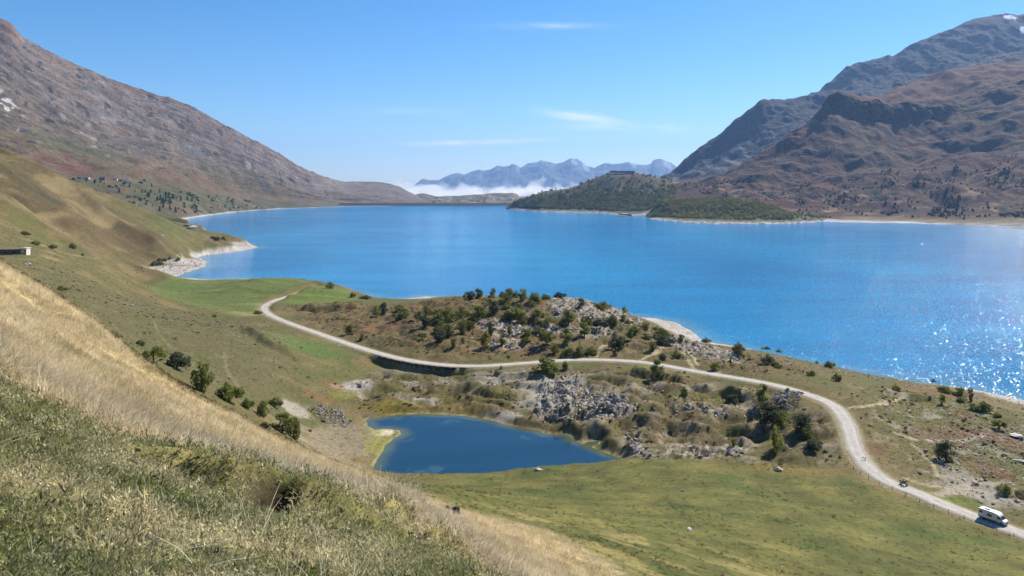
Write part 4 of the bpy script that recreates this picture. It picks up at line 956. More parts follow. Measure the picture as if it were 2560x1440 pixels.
# far range and low hill behind the dam ---------------------------------------------
def col_far(X, Y, Z, tg, sp):
    b = fbm(X / 700, Z / 260, 4, 431)
    c = mixc_(np.zeros(X.shape + (3,)) + rgb(0.11, 0.105, 0.105), rgb(0.20, 0.19, 0.19), sstep(0, 0.35, b))
    for p0 in (1460, 1577, 1665, 1430):
        c = mixc_(c, rgb(0.36, 0.37, 0.39), sstep(0.45, 0.8, np.exp(-(((sp - p0 - (2.0 - tg) * 20) / 12) ** 2 + ((tg - 1.75) / 0.18) ** 2)) + 0.4 * b))
    return c
fr = [(900, 505), (1000, 480), (1033, 462), (1045, 456), (1053, 450), (1060, 448), (1077, 451), (1098, 450), (1112, 441), (1128, 433), (1145, 431), (1160, 435), (1168, 434), (1185, 429), (1199, 423), (1208, 427), (1225, 423), (1243, 416), (1258, 418), (1272, 418), (1279, 414), (1286, 413), (1293, 416), (1300, 421), (1315, 414), (1331, 409), (1343, 406), (1353, 402), (1361, 406), (1375, 408), (1389, 410), (1407, 408), (1418, 402), (1428, 398), (1435, 399.5), (1442, 399), (1452, 405), (1463, 413), (1475, 417), (1487, 419), (1498, 414), (1509, 409), (1525, 411), (1543, 412), (1560, 408), (1576, 406), (1592, 409), (1609, 411), (1620, 411), (1628, 410), (1633, 404), (1638, 401), (1645, 399), (1652, 397), (1662, 402), (1674, 407), (1693, 419), (1760, 440), (1900, 470)]
far_range, _, _, _ = mountain('mountain_far', [
    [(900, 530, 19000), (1900, 530, 19000)], [(900, 512, 20500), (1300, 468, 20500), (1900, 480, 20500)], [(p, q, 22500) for p, q in fr], [(900, 540, 26000), (1900, 540, 26000)]],
    [40, 90, 10], 700, 900, 1900, 441, 150, col_far, 'jagged hazy blue mountain range on the horizon', M_rock)
def col_lowh(X, Y, Z, tg, sp):
    b = fbm(X / 60, Y / 60, 4, 451)
    return mixc_(np.zeros(X.shape + (3,)) + rgb(0.14, 0.13, 0.085), rgb(0.25, 0.22, 0.17), sstep(-0.1, 0.3, b))
low_hill, _, _, _ = mountain('hill_behind_dam', [
    [(990, 530, 3500), (1400, 530, 3500)], [(990, 506, 3700), (1400, 506, 3700)],
    [(990, 500, 4000), (1030, 492, 4000), (1039, 488, 4000), (1056, 486, 4000), (1075, 490, 4000), (1089, 493, 4050), (1110, 492, 4050), (1148, 491, 4100), (1180, 489, 4100), (1208, 486, 4100), (1252, 484, 4100), (1285, 484, 4100), (1293, 488, 4100), (1299, 495, 4100), (1330, 500, 4100), (1400, 505, 4100)],
    [(990, 560, 4600), (1400, 560, 4600)]], [20, 40, 10], 300, 990, 1400, 461, 9, col_lowh, 'low grey-green hill behind the dam', M_mtn2)

# fort hill and wooded point ---------------------------------------------------------
def hill(name, curves, sub, ncol, px0, px1, seed, amp, colfun, label):
    P, T, S = loft(curves, ncol, sub, px0, px1)
    tg = np.broadcast_to(T[:, None], P.shape[:2]); sp = np.broadcast_to(S[None, :], P.shape[:2])
    X, Y = P[..., 0].copy(), P[..., 1].copy()
    P[..., 2] += sstep(1.2, 1.9, tg) * (1 - 0.75 * sstep(len(curves) - 2.5, len(curves) - 2, tg)) * amp * (fbm(X / 90, Y / 90, 4, seed) + 0.4 * fbm(X / 25, Y / 25, 3, seed + 1))
    P[..., 2] += band(tg, 0.95, 1.7, 0.2) * 1.6 * ridged(X / 18, Y / 18, 3, seed + 2)
    Cc = colfun(X, Y, P[..., 2], tg, sp)
    me = mesh_np(name, P.reshape(-1, 3), grid_faces(*P.shape[:2]), True, Cc.reshape(-1, 3))
    o = tag(link(name, me, None, M_mtn2), label, 'hill', None, 'structure')
    return o, P, T, S
def col_fort(X, Y, Z, tg, sp):
    a = fbm(X / 60, Y / 60, 4, 471); b = fbm(X / 14, Y / 14, 3, 473)
    c = np.zeros(X.shape + (3,)) + rgb(0.105, 0.105, 0.045)
    c = mixc_(c, rgb(0.125, 0.105, 0.055), sstep(2.3, 3.0, tg + 0.5 * a))
    c = mixc_(c, rgb(0.15, 0.105, 0.065), sstep(2.5, 3.1, tg) * sstep(0.0, 0.3, fbm(X / 80, Z / 6, 3, 475)) * 0.7)
    c = mixc_(c, lerp(rgb(0.20, 0.175, 0.155), rgb(0.45, 0.41, 0.37), sstep(-0.3, 0.3, b)[..., None]), band(tg, -1, 1.30, 0.12) * sstep(-0.5, 0.1, a + b))
    c = mixc_(c, rgb(0.10, 0.09, 0.08), band(tg, -1, 1.6, 0.12) * sstep(0.15, 0.3, b) * 0.7)
    return c
fort_hill, FHP, FHT, FHS = hill('hill_with_fort', [
    [(1255, 530, 2600), (1350, 540, 2300), (1620, 560, 1850), (1800, 560, 1850)],
    [(1255, 530, 2740), (1275, 523, 2690), (1350, 529.5, 2445), (1430, 531, 2395), (1500, 532, 2362), (1540, 536, 2241), (1565, 540, 2132), (1600, 538, 2185), (1640, 530, 2300), (1800, 510, 2300)],
    [(1255, 532, 2760), (1270, 523, 2730), (1290, 516, 2720), (1350, 518, 2520), (1450, 519, 2470), (1550, 523, 2400), (1600, 525, 2350), (1700, 500, 2450), (1800, 480, 2500)],
    [(1255, 532, 2790), (1270, 521, 2780), (1290, 504, 2780), (1350, 492, 2650), (1450, 480, 2620), (1550, 470, 2600), (1650, 472, 2600), (1700, 474, 2600), (1800, 475, 2600)],
    [(1255, 534, 2820), (1268, 521, 2820), (1280, 513, 2820), (1300, 501, 2800), (1330, 489, 2780), (1360, 480, 2760), (1390, 476, 2740), (1425, 471, 2720), (1440, 466, 2720), (1470, 452, 2720), (1500, 440, 2720), (1520, 434, 2720), (1590, 432.5, 2720), (1615, 437, 2720), (1640, 442, 2720), (1670, 449, 2720), (1695, 456, 2720), (1720, 464, 2720), (1800, 475, 2720)],
    [(1255, 540, 3100), (1400, 520, 3100), (1560, 470, 3100), (1700, 500, 3100), (1800, 500, 3100)]], [5, 22, 50, 60, 12], 460, 1255, 1800, 481, 5.0, col_fort, 'wooded hill with an old fort on top by the lake')
def col_pt(X, Y, Z, tg, sp):
    b = fbm(X / 12, Y / 12, 3, 493)
    c = np.zeros(X.shape + (3,)) + rgb(0.115, 0.115, 0.045)
    c = mixc_(c, rgb(0.17, 0.12, 0.07), sstep(1.6, 2.2, tg) * sstep(0, 0.3, b))
    c = mixc_(c, lerp(rgb(0.20, 0.175, 0.155), rgb(0.50, 0.46, 0.42), sstep(-0.3, 0.3, b)[..., None]), band(tg, -1, 1.32, 0.15) * sstep(-0.4, 0.1, fbm(X / 40, Y / 40, 3, 494) + b))
    return c
wood_pt, WPP, WPT, WPS = hill('hill_wooded_point', [
    [(1600, 560, 1700), (1700, 575, 1580), (1850, 580, 1560), (2000, 575, 1600), (2090, 575, 1600)],
    [(1608, 552, 2033), (1625, 547, 1970), (1680, 552, 1860), (1720, 556.5, 1775), (1850, 559.5, 1723), (1970, 558.5, 1740), (2040, 555, 1802), (2090, 550, 1900)],
    [(1608, 556, 2060), (1625, 545, 2040), (1640, 540, 2040), (1700, 541, 1930), (1850, 546, 1850), (1960, 546, 1850), (2040, 546, 1850), (2090, 545, 1950)],
    [(1608, 560, 2090), (1625, 540, 2090), (1650, 520, 2080), (1720, 512, 2020), (1850, 512, 1960), (1920, 520, 1930), (1970, 535, 1900), (2040, 542, 1900), (2090, 543, 1990)],
    [(1608, 560, 2150), (1622, 538, 2150), (1650, 508, 2150), (1720, 502, 2130), (1800, 498, 2100), (1880, 504, 2050), (1930, 516, 2000), (1965, 532, 1960), (2000, 540, 1950), (2090, 541, 2020)],
    [(1608, 600, 2500), (1850, 540, 2400), (2000, 550, 2200), (2090, 550, 2200)]], [5, 20, 40, 40, 10], 380, 1608, 2090, 495, 3.0, col_pt, 'low wooded point reaching into the lake')
# ------------------------------------------------------------------ dam
M_dam = simple_mat('dark_rockfill', (0.040, 0.038, 0.042), 0.95, 0, 0.45, 0.25, 0.6)
M_conc = simple_mat('grey_concrete', (0.09, 0.088, 0.088), 0.9, 0, 0.15, 0.4, 0.2)
dam = empty('dam', (-470, 3060, 0))
tag(dam, 'long dark rockfill dam closing the far end of the lake', 'dam')
D0 = Vector(world_d(848, 508.6, 3090)); D1 = Vector(world_d(1330, 508.6, 3090))
nd = 160; V = []
for i in range(nd + 1):
    p = D0.lerp(D1, i / nd)
    for k, (dy, z) in enumerate(((-42, -6.0), (-26, 0.2), (-14, 5.0), (-4, 9.0), (0, 10.3), (9, 10.3), (60, -12))):
        j = 0.5 * float(fbm(np.array([i * 0.9]), np.array([k * 3.1]), 3, 501)[0]) if 0 < k < 4 else 0
        V.append((p.x + 470, p.y + dy + j * 2 - 3060, z + j))
fc = grid_faces(nd + 1, 7)
me = mesh_np('embankment', np.array(V), fc, False)
link('embankment', me, dam, M_dam)
mb = MB(); mb.box((D0.x + D1.x) / 2 + 470, D0.y + 2 - 3060, 10.75, D1.x - D0.x, 1.0, 0.9); mb.build('parapet', M_conc, dam)
mb = MB(); mb.box((D0.x + D1.x) / 2 + 470, D0.y + 5.3 - 3060, 10.36, D1.x - D0.x, 5.0, 0.12); mb.build('crest_road', M_conc, dam)

# ------------------------------------------------------------------ air
def box_volume(name, lo, hi, label, cat, kind, build):
    mb = MB(); mb.box(*[(a + b) / 2 for a, b in zip(lo, hi)], *[b - a for a, b in zip(lo, hi)])
    m = bpy.data.materials.new(name); m.use_nodes = True; nt = m.node_tree; nt.nodes.clear()
    out = nt.nodes.new('ShaderNodeOutputMaterial'); v = nt.nodes.new('ShaderNodeVolumePrincipled')
    nt.links.new(v.outputs[0], out.inputs['Volume'])
    build(nt, v)
    return tag(mb.build(name, m), label, cat, None, kind)
def hz_(nt, v):
    v.inputs['Color'].default_value = (0.36, 0.60, 1.0, 1)
    v.inputs['Density'].default_value = 3.6e-5
    v.inputs['Anisotropy'].default_value = 0.25
haze = box_volume('haze', (-16000, -400, -45), (16000, 29000, 1600), 'thin blue mountain haze over the whole valley', 'haze', 'stuff', hz_)

# cloud bank lying in the valley beyond the dam: overlapping billows, each a soft volume
def fog(nt, v):
    v.inputs['Color'].default_value = (1, 1, 1, 1); v.inputs['Anisotropy'].default_value = 0.6
    t = nt.nodes.new('ShaderNodeTexCoord')
    n = nt.nodes.new('ShaderNodeTexNoise'); n.inputs['Scale'].default_value = 0.0050; n.inputs['Detail'].default_value = 6; n.inputs['Roughness'].default_value = 0.6
    nt.links.new(t.outputs['Object'], n.inputs['Vector'])
    big = nt.nodes.new('ShaderNodeTexNoise'); big.inputs['Scale'].default_value = 0.0026; big.inputs['Detail'].default_value = 2
    nt.links.new(t.outputs['Object'], big.inputs['Vector'])
    sx = nt.nodes.new('ShaderNodeSeparateXYZ'); nt.links.new(t.outputs['Object'], sx.inputs[0])
    def mth(op, a, b, cl=False):
        q = nt.nodes.new('ShaderNodeMath'); q.operation = op; q.use_clamp = cl
        for i, w in enumerate((a, b)):
            if hasattr(w, 'links'): nt.links.new(w, q.inputs[i])
            else: q.inputs[i].default_value = w
        return q.outputs[0]
    # top of the bank about 60 m above the lake, billows up to 130 m
    h = mth('ADD', mth('MULTIPLY', mth('SUBTRACT', big.outputs['Fac'], 0.5), 170.0), mth('MULTIPLY', mth('SUBTRACT', n.outputs['Fac'], 0.5), 470.0))
    f = mth('DIVIDE', mth('SUBTRACT', mth('ADD', h, 45.0), sx.outputs[2]), 55.0, True)
    nt.links.new(mth('MULTIPLY', f, 0.035), v.inputs['Density'])
fogb = box_volume('fog_bank', (-1500, 6400, -40), (1500, 7050, 230), 'white cloud bank lying in the valley behind the dam', 'cloud', 'stuff', fog)
scene.cycles.volume_step_rate = 2.0
scene.cycles.volume_max_steps = 128
# ------------------------------------------------------------------ foliage
def leaf_mat(name, dark, light, inst=False, trans=0.55):
    m, nt, b, out = new_mat(name)
    oi = nt.nodes.new('ShaderNodeObjectInfo')
    g = nt.nodes.new('ShaderNodeNewGeometry')
    mx = nt.nodes.new('ShaderNodeMath'); mx.operation = 'MULTIPLY_ADD'; mx.inputs[1].default_value = 0.55
    nt.links.new(oi.outputs['Random'], mx.inputs[0])
    m2 = nt.nodes.new('ShaderNodeMath'); m2.operation = 'MULTIPLY'; m2.inputs[1].default_value = 0.45
    nt.links.new(g.outputs['Random Per Island'], m2.inputs[0]); nt.links.new(m2.outputs[0], mx.inputs[2])
    r = nt.nodes.new('ShaderNodeValToRGB'); r.color_ramp.elements[0].color = dark + (1,); r.color_ramp.elements[1].color = light + (1,)
    nt.links.new(mx.outputs[0], r.inputs[0])
    colr = r.outputs[0]
    if inst:
        at = nt.nodes.new('ShaderNodeAttribute'); at.attribute_type = 'INSTANCER'; at.attribute_name = 'tint'
        mr = nt.nodes.new('ShaderNodeMapRange'); mr.inputs[3].default_value = 0.6; mr.inputs[4].default_value = 1.45
        nt.links.new(mx.outputs[0], mr.inputs[0])
        vm = nt.nodes.new('ShaderNodeVectorMath'); vm.operation = 'SCALE'
        nt.links.new(at.outputs['Color'], vm.inputs[0]); nt.links.new(mr.outputs[0], vm.inputs['Scale'])
        colr = vm.outputs[0]
    nt.links.new(colr, b.inputs['Base Color'])
    b.inputs['Roughness'].default_value = 0.75; b.inputs['Specular IOR Level'].default_value = 0.2
    tr = nt.nodes.new('ShaderNodeBsdfTranslucent'); nt.links.new(colr, tr.inputs[0])
    ms = nt.nodes.new('ShaderNodeMixShader'); ms.inputs[0].default_value = trans
    nt.links.new(b.outputs[0], ms.inputs[1]); nt.links.new(tr.outputs[0], ms.inputs[2]); nt.links.new(ms.outputs[0], out.inputs[0])
    return m
M_leaf = leaf_mat('willow_leaves', (0.075, 0.098, 0.022), (0.29, 0.31, 0.070))
M_leaf_y = leaf_mat('yellowing_leaves', (0.11, 0.125, 0.028), (0.24, 0.22, 0.042))
M_leaf_g = leaf_mat('grey_green_leaves', (0.055, 0.072, 0.038), (0.120, 0.135, 0.075))
M_conif = leaf_mat('conifer_needles', (0.020, 0.036, 0.020), (0.045, 0.066, 0.032), trans=0.15)
M_bark = simple_mat('bark', (0.10, 0.075, 0.055), 0.95, 0, 0.3, 8, 0.5)

def leaves(rg, centres, radii, per, size, flat=0.0):
    """leaf quads spread through clumps; unit space"""
    V = []; F = []
    for c, rr in zip(centres, radii):
        for _ in range(per):
            d = rg.normal(size=3); d /= np.linalg.norm(d)
            p = np.array(c) + d * np.array(rr) * (0.45 + 0.6 * rg.random() ** 0.6)
            nrm = d * 0.8 + rg.normal(size=3) * 0.6; nrm[2] += flat; nrm /= np.linalg.norm(nrm)
            a = np.cross(nrm, rg.normal(size=3)); a /= np.linalg.norm(a); b = np.cross(nrm, a)
            s = size * (0.6 + 0.8 * rg.random())
            k = len(V)
            V += [p - a * s - b * s * 0.5, p + a * s * 0.2 - b * s * 0.8, p + a * s + b * s * 0.5, p - a * s * 0.2 + b * s * 0.8]
            F.append((k, k + 1, k + 2, k + 3))
    return np.array(V), np.array(F)

def crown_mesh(seed, kind):
    rg = np.random.default_rng(seed)
    C_ = []; R_ = []
    if kind == 'round':
        for _ in range(19):
            a = rg.random() * 6.283; q = rg.random() ** 0.5; z = rg.random()
            w = 0.36 * math.sqrt(max(0.05, 1 - (2 * z - 0.9) ** 2 * 0.85))
            C_.append((q * w * math.cos(a), q * w * math.sin(a), 0.08 + 0.76 * z)); k = 0.12 + 0.07 * rg.random(); R_.append((k, k, k * 0.9))
        V, F = leaves(rg, C_, R_, 60, 0.036)
    elif kind == 'tall':
        for _ in range(20):
            a = rg.random() * 6.283; z = rg.random(); w = 0.30 * math.sin(math.pi * (0.12 + 0.8 * z)) ** 0.7
            q = rg.random() ** 0.5
            C_.append((q * w * math.cos(a), q * w * math.sin(a), 0.10 + 0.78 * z)); k = 0.09 + 0.06 * rg.random(); R_.append((k * 1.15, k * 1.15, k))
        V, F = leaves(rg, C_, R_, 56, 0.034)
    elif kind == 'spread':
        for _ in range(20):
            a = rg.random() * 6.283; q = rg.random() ** 0.5; z = rg.random()
            C_.append((0.38 * q * math.cos(a), 0.38 * q * math.sin(a), 0.22 + 0.58 * z * (1 - 0.5 * q))); k = 0.10 + 0.06 * rg.random(); R_.append((k * 1.2, k * 1.2, k * 0.8))
        V, F = leaves(rg, C_, R_, 56, 0.036)
    elif kind == 'bush':
        for _ in range(18):
            a = rg.random() * 6.283; q = rg.random() ** 0.5
            C_.append((0.40 * q * math.cos(a), 0.40 * q * math.sin(a), 0.15 + 0.6 * rg.random() * (1 - 0.55 * q))); k = 0.12 + 0.06 * rg.random(); R_.append((k, k, k * 1.2))
        V, F = leaves(rg, C_, R_, 58, 0.040)
    else:   # conifer
        for i in range(9):
            z = 0.10 + 0.86 * i / 9; w = 0.36 * (1 - z) + 0.03
            for j in range(5):
                a = rg.random() * 6.283
                C_.append((w * 0.7 * math.cos(a), w * 0.7 * math.sin(a), z)); R_.append((w * 0.5 + 0.02, w * 0.5 + 0.02, 0.05))
        V, F = leaves(rg, C_, R_, 15, 0.036, -0.3)
    return mesh_np('crown_' + kind, V, F, False)
CROWN = {k: [crown_mesh(600 + 10 * i + j, k) for j in range(3)] for i, k in enumerate(('round', 'tall', 'spread', 'bush', 'conifer'))}
CROWNM = {}
def crown_data(kind, j, mat):
    key = (kind, j, mat.name)
    if key not in CROWNM:
        me = CROWN[kind][j].copy(); me.materials.append(mat); CROWNM[key] = me
    return CROWNM[key]
def trunk_mesh(kind, seed):
    rg = random.Random(seed); mb = MB()
    top = {'round': 0.55, 'tall': 0.7, 'spread': 0.5, 'bush': 0.35, 'conifer': 0.92}[kind]
    pts = [(0, 0, -0.06)]
    for i in range(1, 5): pts.append((rg.uniform(-.02, .02), rg.uniform(-.02, .02), top * i / 4))
    r0 = 0.035 if kind != 'bush' else 0.022
    mb.tube(pts, [r0 * 1.3, r0, r0 * .8, r0 * .6, r0 * .3], 6)
    if kind != 'conifer':
        for i in range(5 if kind != 'bush' else 7):
            a = 6.283 * i / 5 + rg.uniform(-.4, .4); z = rg.uniform(.12, .45) * (top / 0.55) if kind != 'bush' else 0.02
            l = rg.uniform(.2, .34)
            mb.tube([(0, 0, z), (l * .5 * math.cos(a), l * .5 * math.sin(a), z + .12), (l * math.cos(a), l * math.sin(a), z + .3)], [r0 * .55, r0 * .4, r0 * .15], 5, False)
    return mb.mesh('trunk_' + kind)
TRUNK = {}
for k in CROWN:
    TRUNK[k] = trunk_mesh(k, 5); TRUNK[k].materials.append(M_bark)

ORD = ['', 'first', 'second', 'third', 'fourth', 'fifth', 'sixth', 'seventh', 'eighth', 'ninth', 'tenth', 'eleventh', 'twelfth', 'thirteenth', 'fourteenth', 'fifteenth', 'sixteenth', 'seventeenth', 'eighteenth', 'nineteenth', 'twentieth',
       'twenty-first', 'twenty-second', 'twenty-third', 'twenty-fourth', 'twenty-fifth', 'twenty-sixth', 'twenty-seventh', 'twenty-eighth', 'twenty-ninth', 'thirtieth']
def put_tree(p, w, h, kind, mat, label, group, rg):
    name = {'round': 'tree', 'tall': 'tree', 'spread': 'tree', 'bush': 'bush', 'conifer': 'conifer_tree'}[kind]
    t = empty(name, (p[0], p[1], p[2] - 0.03 * h), rg.uniform(0, 6.28))
    tag(t, label, 'bush' if kind == 'bush' else 'tree', group)
    if kind != 'conifer': w *= 1.18 * rg.uniform(0.8, 1.15); h *= 1.06 * rg.uniform(0.88, 1.12)
    t.scale = (w, w, h)
    c = bpy.data.objects.new('crown', crown_data(kind, rg.randrange(3), mat)); COL.objects.link(c); c.parent = t
    k = bpy.data.objects.new('trunk', TRUNK[kind]); COL.objects.link(k); k.parent = t
    if kind != 'conifer': c.scale = (1.12, 1.12, 1.05)
    return t

# (column of the foot, row of the foot, width, height in photo pixels, [kind, label])
TREES = []
def z5(*a): return (900 + a[0] / 2.88, 700 + a[1] / 2.88, a[2] / 2.88, a[3] / 2.88) + a[4:]
def z6(*a): return (1600 + a[0] / 2.182, 780 + a[1] / 2.182, a[2] / 2.182, a[3] / 2.182) + a[4:]
def z4(*a): return (300 + a[0] / 2.571, 640 + a[1] / 2.571, a[2] / 2.571, a[3] / 2.571) + a[4:]
crest = [z5(*a) for a in ((790, 140, 60, 50), (850, 132, 60, 55), (905, 112, 40, 50), (955, 128, 50, 60), (1000, 112, 40, 35), (1075, 138, 65, 65), (1170, 152, 60, 78), (1255, 160, 95, 62), (1335, 136, 70, 36), (1440, 131, 80, 40), (1590, 195, 60, 55), (1755, 215, 85, 60), (1905, 237, 40, 45))]
back = [z5(*a) for a in ((280, 215, 60, 40), (475, 255, 50, 55), (730, 265, 55, 65), (545, 270, 75, 60), (850, 280, 90, 80), (960, 240, 80, 65), (1040, 205, 85, 95), (1060, 290, 60, 55), (1130, 280, 95, 90), (430, 290, 60, 50), (695, 290, 40, 60), (290, 285, 90, 70), (115, 250, 60, 50), (170, 245, 55, 60))]
mid = [z5(*a) for a in ((470, 345, 80, 95), (560, 330, 90, 75), (630, 302, 95, 90), (1170, 310, 70, 60), (1255, 325, 70, 60), (1295, 332, 45, 45), (1355, 325, 75, 55), (1460, 340, 60, 45), (1500, 330, 100, 85), (1740, 335, 90, 60), (1815, 315, 70, 60))]
midl = [z5(*a) for a in ((560, 390, 75, 60), (640, 415, 80, 85), (740, 402, 80, 95), (940, 405, 65, 85), (1075, 400, 45, 55), (1190, 405, 60, 45), (1290, 392, 85, 55), (1615, 417, 75, 85), (1950, 430, 50, 60), (450, 425, 45, 45))]
lowr = [z5(*a) for a in ((575, 452, 95, 70), (675, 490, 35, 65), (745, 455, 40, 35), (905, 490, 75, 85), (1025, 475, 50, 60), (1200, 455, 60, 50), (1340, 465, 95, 100), (1480, 457, 80, 85), (1840, 505, 100, 110), (1885, 475, 50, 60), (2110, 505, 55, 60), (2195, 466, 110, 60), (2310, 450, 55, 45))]
rside = [z5(*a) for a in ((1405, 527, 70, 70), (1510, 540, 90, 65), (1585, 541, 70, 65), (1660, 536, 80, 55), (1840, 541, 40, 35), (2180, 576, 60, 50), (2275, 567, 70, 70))]
shore = [z6(*a) for a in ((540, 222, 60, 62), (690, 212, 45, 28), (757, 229, 45, 28), (700, 287, 75, 65), (735, 305, 60, 35), (935, 347, 45, 40), (1035, 306, 65, 45), (1070, 377, 45, 50), (408, 312, 40, 40), (495, 292, 20, 40), (965, 281, 20, 15), (360, 166, 45, 25), (1600, 389, 25, 20), (1395, 431, 35, 35))]
east = [z6(*a) for a in ((1665, 440, 90, 40), (1745, 457, 80, 55), (1803, 487, 35, 75), (1755, 491, 65, 35), (1650, 502, 40, 55), (1865, 541, 95, 65), (1945, 573, 45, 30))]
holl = [z6(*a) for a in ((240, 447, 45, 35), (510, 502, 90, 62), (880, 642, 110, 80), (905, 692, 100, 70), (940, 742, 100, 60), (510, 737, 35, 50))]
lefts = [(182, 621, 17, 15), (207, 639, 8, 7), (385, 664, 15, 13), (400, 652, 11, 8), (413, 651, 11, 8), (424, 648, 10, 8), (445, 651, 12, 11), (401, 663, 18, 10), (533, 596, 12, 8), (545, 600, 15, 12), (558, 598, 10, 10), (562, 602, 10, 6), (90, 612, 22, 14), (130, 622, 22, 12), (62, 588, 26, 12)]
SETS = [(crest, 'along the crest of the rocky knoll', 'trees along the knoll crest'), (back, 'on the knoll back slope', 'trees on the back slope of the knoll'), (mid, 'just above the white rock band', 'trees above the white rock band'),
        (midl, 'just below the white rock band', 'trees below the white rock band'), (lowr, 'in the lowest row of the knoll', 'trees at the foot of the knoll'), (rside, 'close behind the road', 'bushes close behind the road'),
        (shore, 'between road and lake', 'bushes between road and lake'), (east, 'on the rocky shore at far right', 'bushes on the right shore'), (holl, 'in the hollows by the road bend', 'bushes in the hollows'), (lefts, 'on the far left shore slope', 'bushes on the far left slope')]
trg = random.Random(11)
KINDS = ('round', 'round', 'spread', 'tall', 'bush')
for lst, where, grp in SETS:
    lst_is_knoll = 'knoll' in grp or 'rock band' in grp; is_left = lst is lefts
    lst = sorted(lst, key=lambda a: a[0])
    hp = hit([a[0] for a in lst], [a[1] for a in lst])
    for i, (a, q) in enumerate(zip(lst, hp)):
        d = q[1]; kn = 1.18 if lst_is_knoll else 1.0; w = a[2] * d / FPX * kn; h = a[3] * d / FPX * 1.04 * kn
        kind = 'tall' if a[3] > 1.15 * a[2] else ('bush' if a[3] < 0.72 * a[2] or is_left else trg.choice(KINDS))
        mat, tone = trg.choice(((M_leaf, 'dark green'), (M_leaf, 'dark green'), (M_leaf, 'dark green'), (M_leaf_y, 'yellowish green'), (M_leaf_g, 'grey-green')))
        if is_left: mat, tone = M_leaf, 'dark green'
        label = '%s %s %s, %s from the left' % (tone, {'bush': 'bush', 'tall': 'upright tree', 'spread': 'spreading tree', 'round': 'rounded tree'}[kind], where, ORD[i + 1])
        put_tree((q[0], q[1], hz(q[0], q[1])), w, h, kind, mat, label, grp, trg)
ONE = [z5(1340, 668, 165, 128, 'bush', M_leaf, 'largest dark green bush, right at the near edge of the road'), z5(1480, 642, 50, 66, 'bush', M_leaf, 'small thin bush just right of the largest roadside bush'),
       z5(2140, 692, 100, 112, 'round', M_leaf, 'round tree casting a dark shadow on the bank below the road'), z5(2335, 826, 60, 50, 'bush', M_leaf, 'low dark bush on the slope under the straight road'),
       z5(985, 682, 50, 40, 'bush', M_leaf, 'low dark bush at the right end of the shadowed road wall'), z5(1015, 640, 18, 26, 'bush', M_leaf, 'tiny bush growing on the near edge of the road'),
       z4(1350, 209, 46, 43, 'round', M_leaf, 'lone round tree standing against the lake at the road end'), z4(1497, 264, 42, 34, 'bush', M_leaf, 'dark shore bush right of the lone lakeside tree'),
       z4(1580, 272, 60, 25, 'bush', M_leaf, 'low wide bush at the end of the small green field'), z4(1480, 506, 66, 72, 'round', M_leaf_y, 'solitary leafy tree above the left stretch of road'),
       z4(1557, 541, 40, 45, 'bush', M_leaf, 'small bush just right of the solitary tree above the road'), z4(885, 371, 60, 22, 'bush', M_leaf, 'flat dark bush at the corner of the hay field'),
       z4(135, 577, 52, 46, 'bush', M_leaf, 'small dark bush highest on the left hillside'), z4(215, 685, 135, 112, 'spread', M_leaf, 'green spreading bush with a dark shadow on the left hillside'),
       z4(365, 722, 130, 112, 'bush', M_leaf_g, 'grey-green bush right of the spreading bush on the hillside'), z4(525, 874, 130, 164, 'round', M_leaf, 'tall dark tree rising above the golden slope'),
       z4(700, 935, 170, 150, 'bush', M_leaf, 'wide loose bush right of the tall dark tree'), z4(820, 984, 72, 84, 'bush', M_leaf, 'small bush at the right end of the wide loose bush'),
       z4(920, 1034, 76, 92, 'round', M_leaf, 'narrow dark tree at the foot of the hillside'), z4(995, 968, 76, 76, 'bush', M_leaf, 'dark round bush behind the narrow tree below the hillside'),
       z4(1045, 1142, 150, 132, 'round', M_leaf, 'left one of the two joined trees by the stone heap'), z4(1115, 1172, 118, 134, 'round', M_leaf_y, 'right lighter one of the two joined trees by the stone heap'),
       z4(930, 1112, 90, 55, 'bush', M_leaf_g, 'low grey-green bush left of the two joined trees'), z4(605, 391, 30, 18, 'bush', M_leaf, 'tiny dark bush on the spur above the hay field'),
       z6(670, 512, 66, 108, 'tall', M_leaf, 'upright dark tree left of the pale slate heap'), z6(800, 472, 42, 58, 'tall', M_leaf, 'slender tree growing out of the pale slate heap'),
       z6(690, 607, 132, 98, 'round', M_leaf_g, 'broad tree in the hollow just below the slate heap'), z6(770, 622, 82, 78, 'round', M_leaf, 'smaller tree touching the broad tree below the slate heap'),
       z6(745, 772, 66, 126, 'round', M_leaf, 'single tree on a thin trunk right of the hummocks'), z6(1670, 817, 102, 96, 'round', M_leaf_g, 'round green bush alone in the stony ground right of the road'),
       z6(1960, 642, 62, 68, 'spread', M_leaf_y, 'small yellow-green tree on a thin stem near the right edge'), z6(1990, 992, 78, 62, 'bush', M_leaf, 'dark bush behind the parking track above the camper van'),
       z6(890, 336, 12, 20, 'tall', M_leaf, 'tiny dark tree beside the path between road and lake'), (291, 852, 20, 24, 'bush', M_leaf_y, 'small yellowing bush at the edge of the golden slope'), (155, 728, 24, 14, 'bush', M_leaf, 'dark low bush peeping over the golden slope at far left')]
hp = hit([a[0] for a in ONE], [a[1] for a in ONE])
for a, q in zip(ONE, hp):
    d = q[1]
    put_tree((q[0], q[1], hz(q[0], q[1])), a[2] * d / FPX, a[3] * d / FPX * 1.05, a[4], a[5], a[6], None, trg)

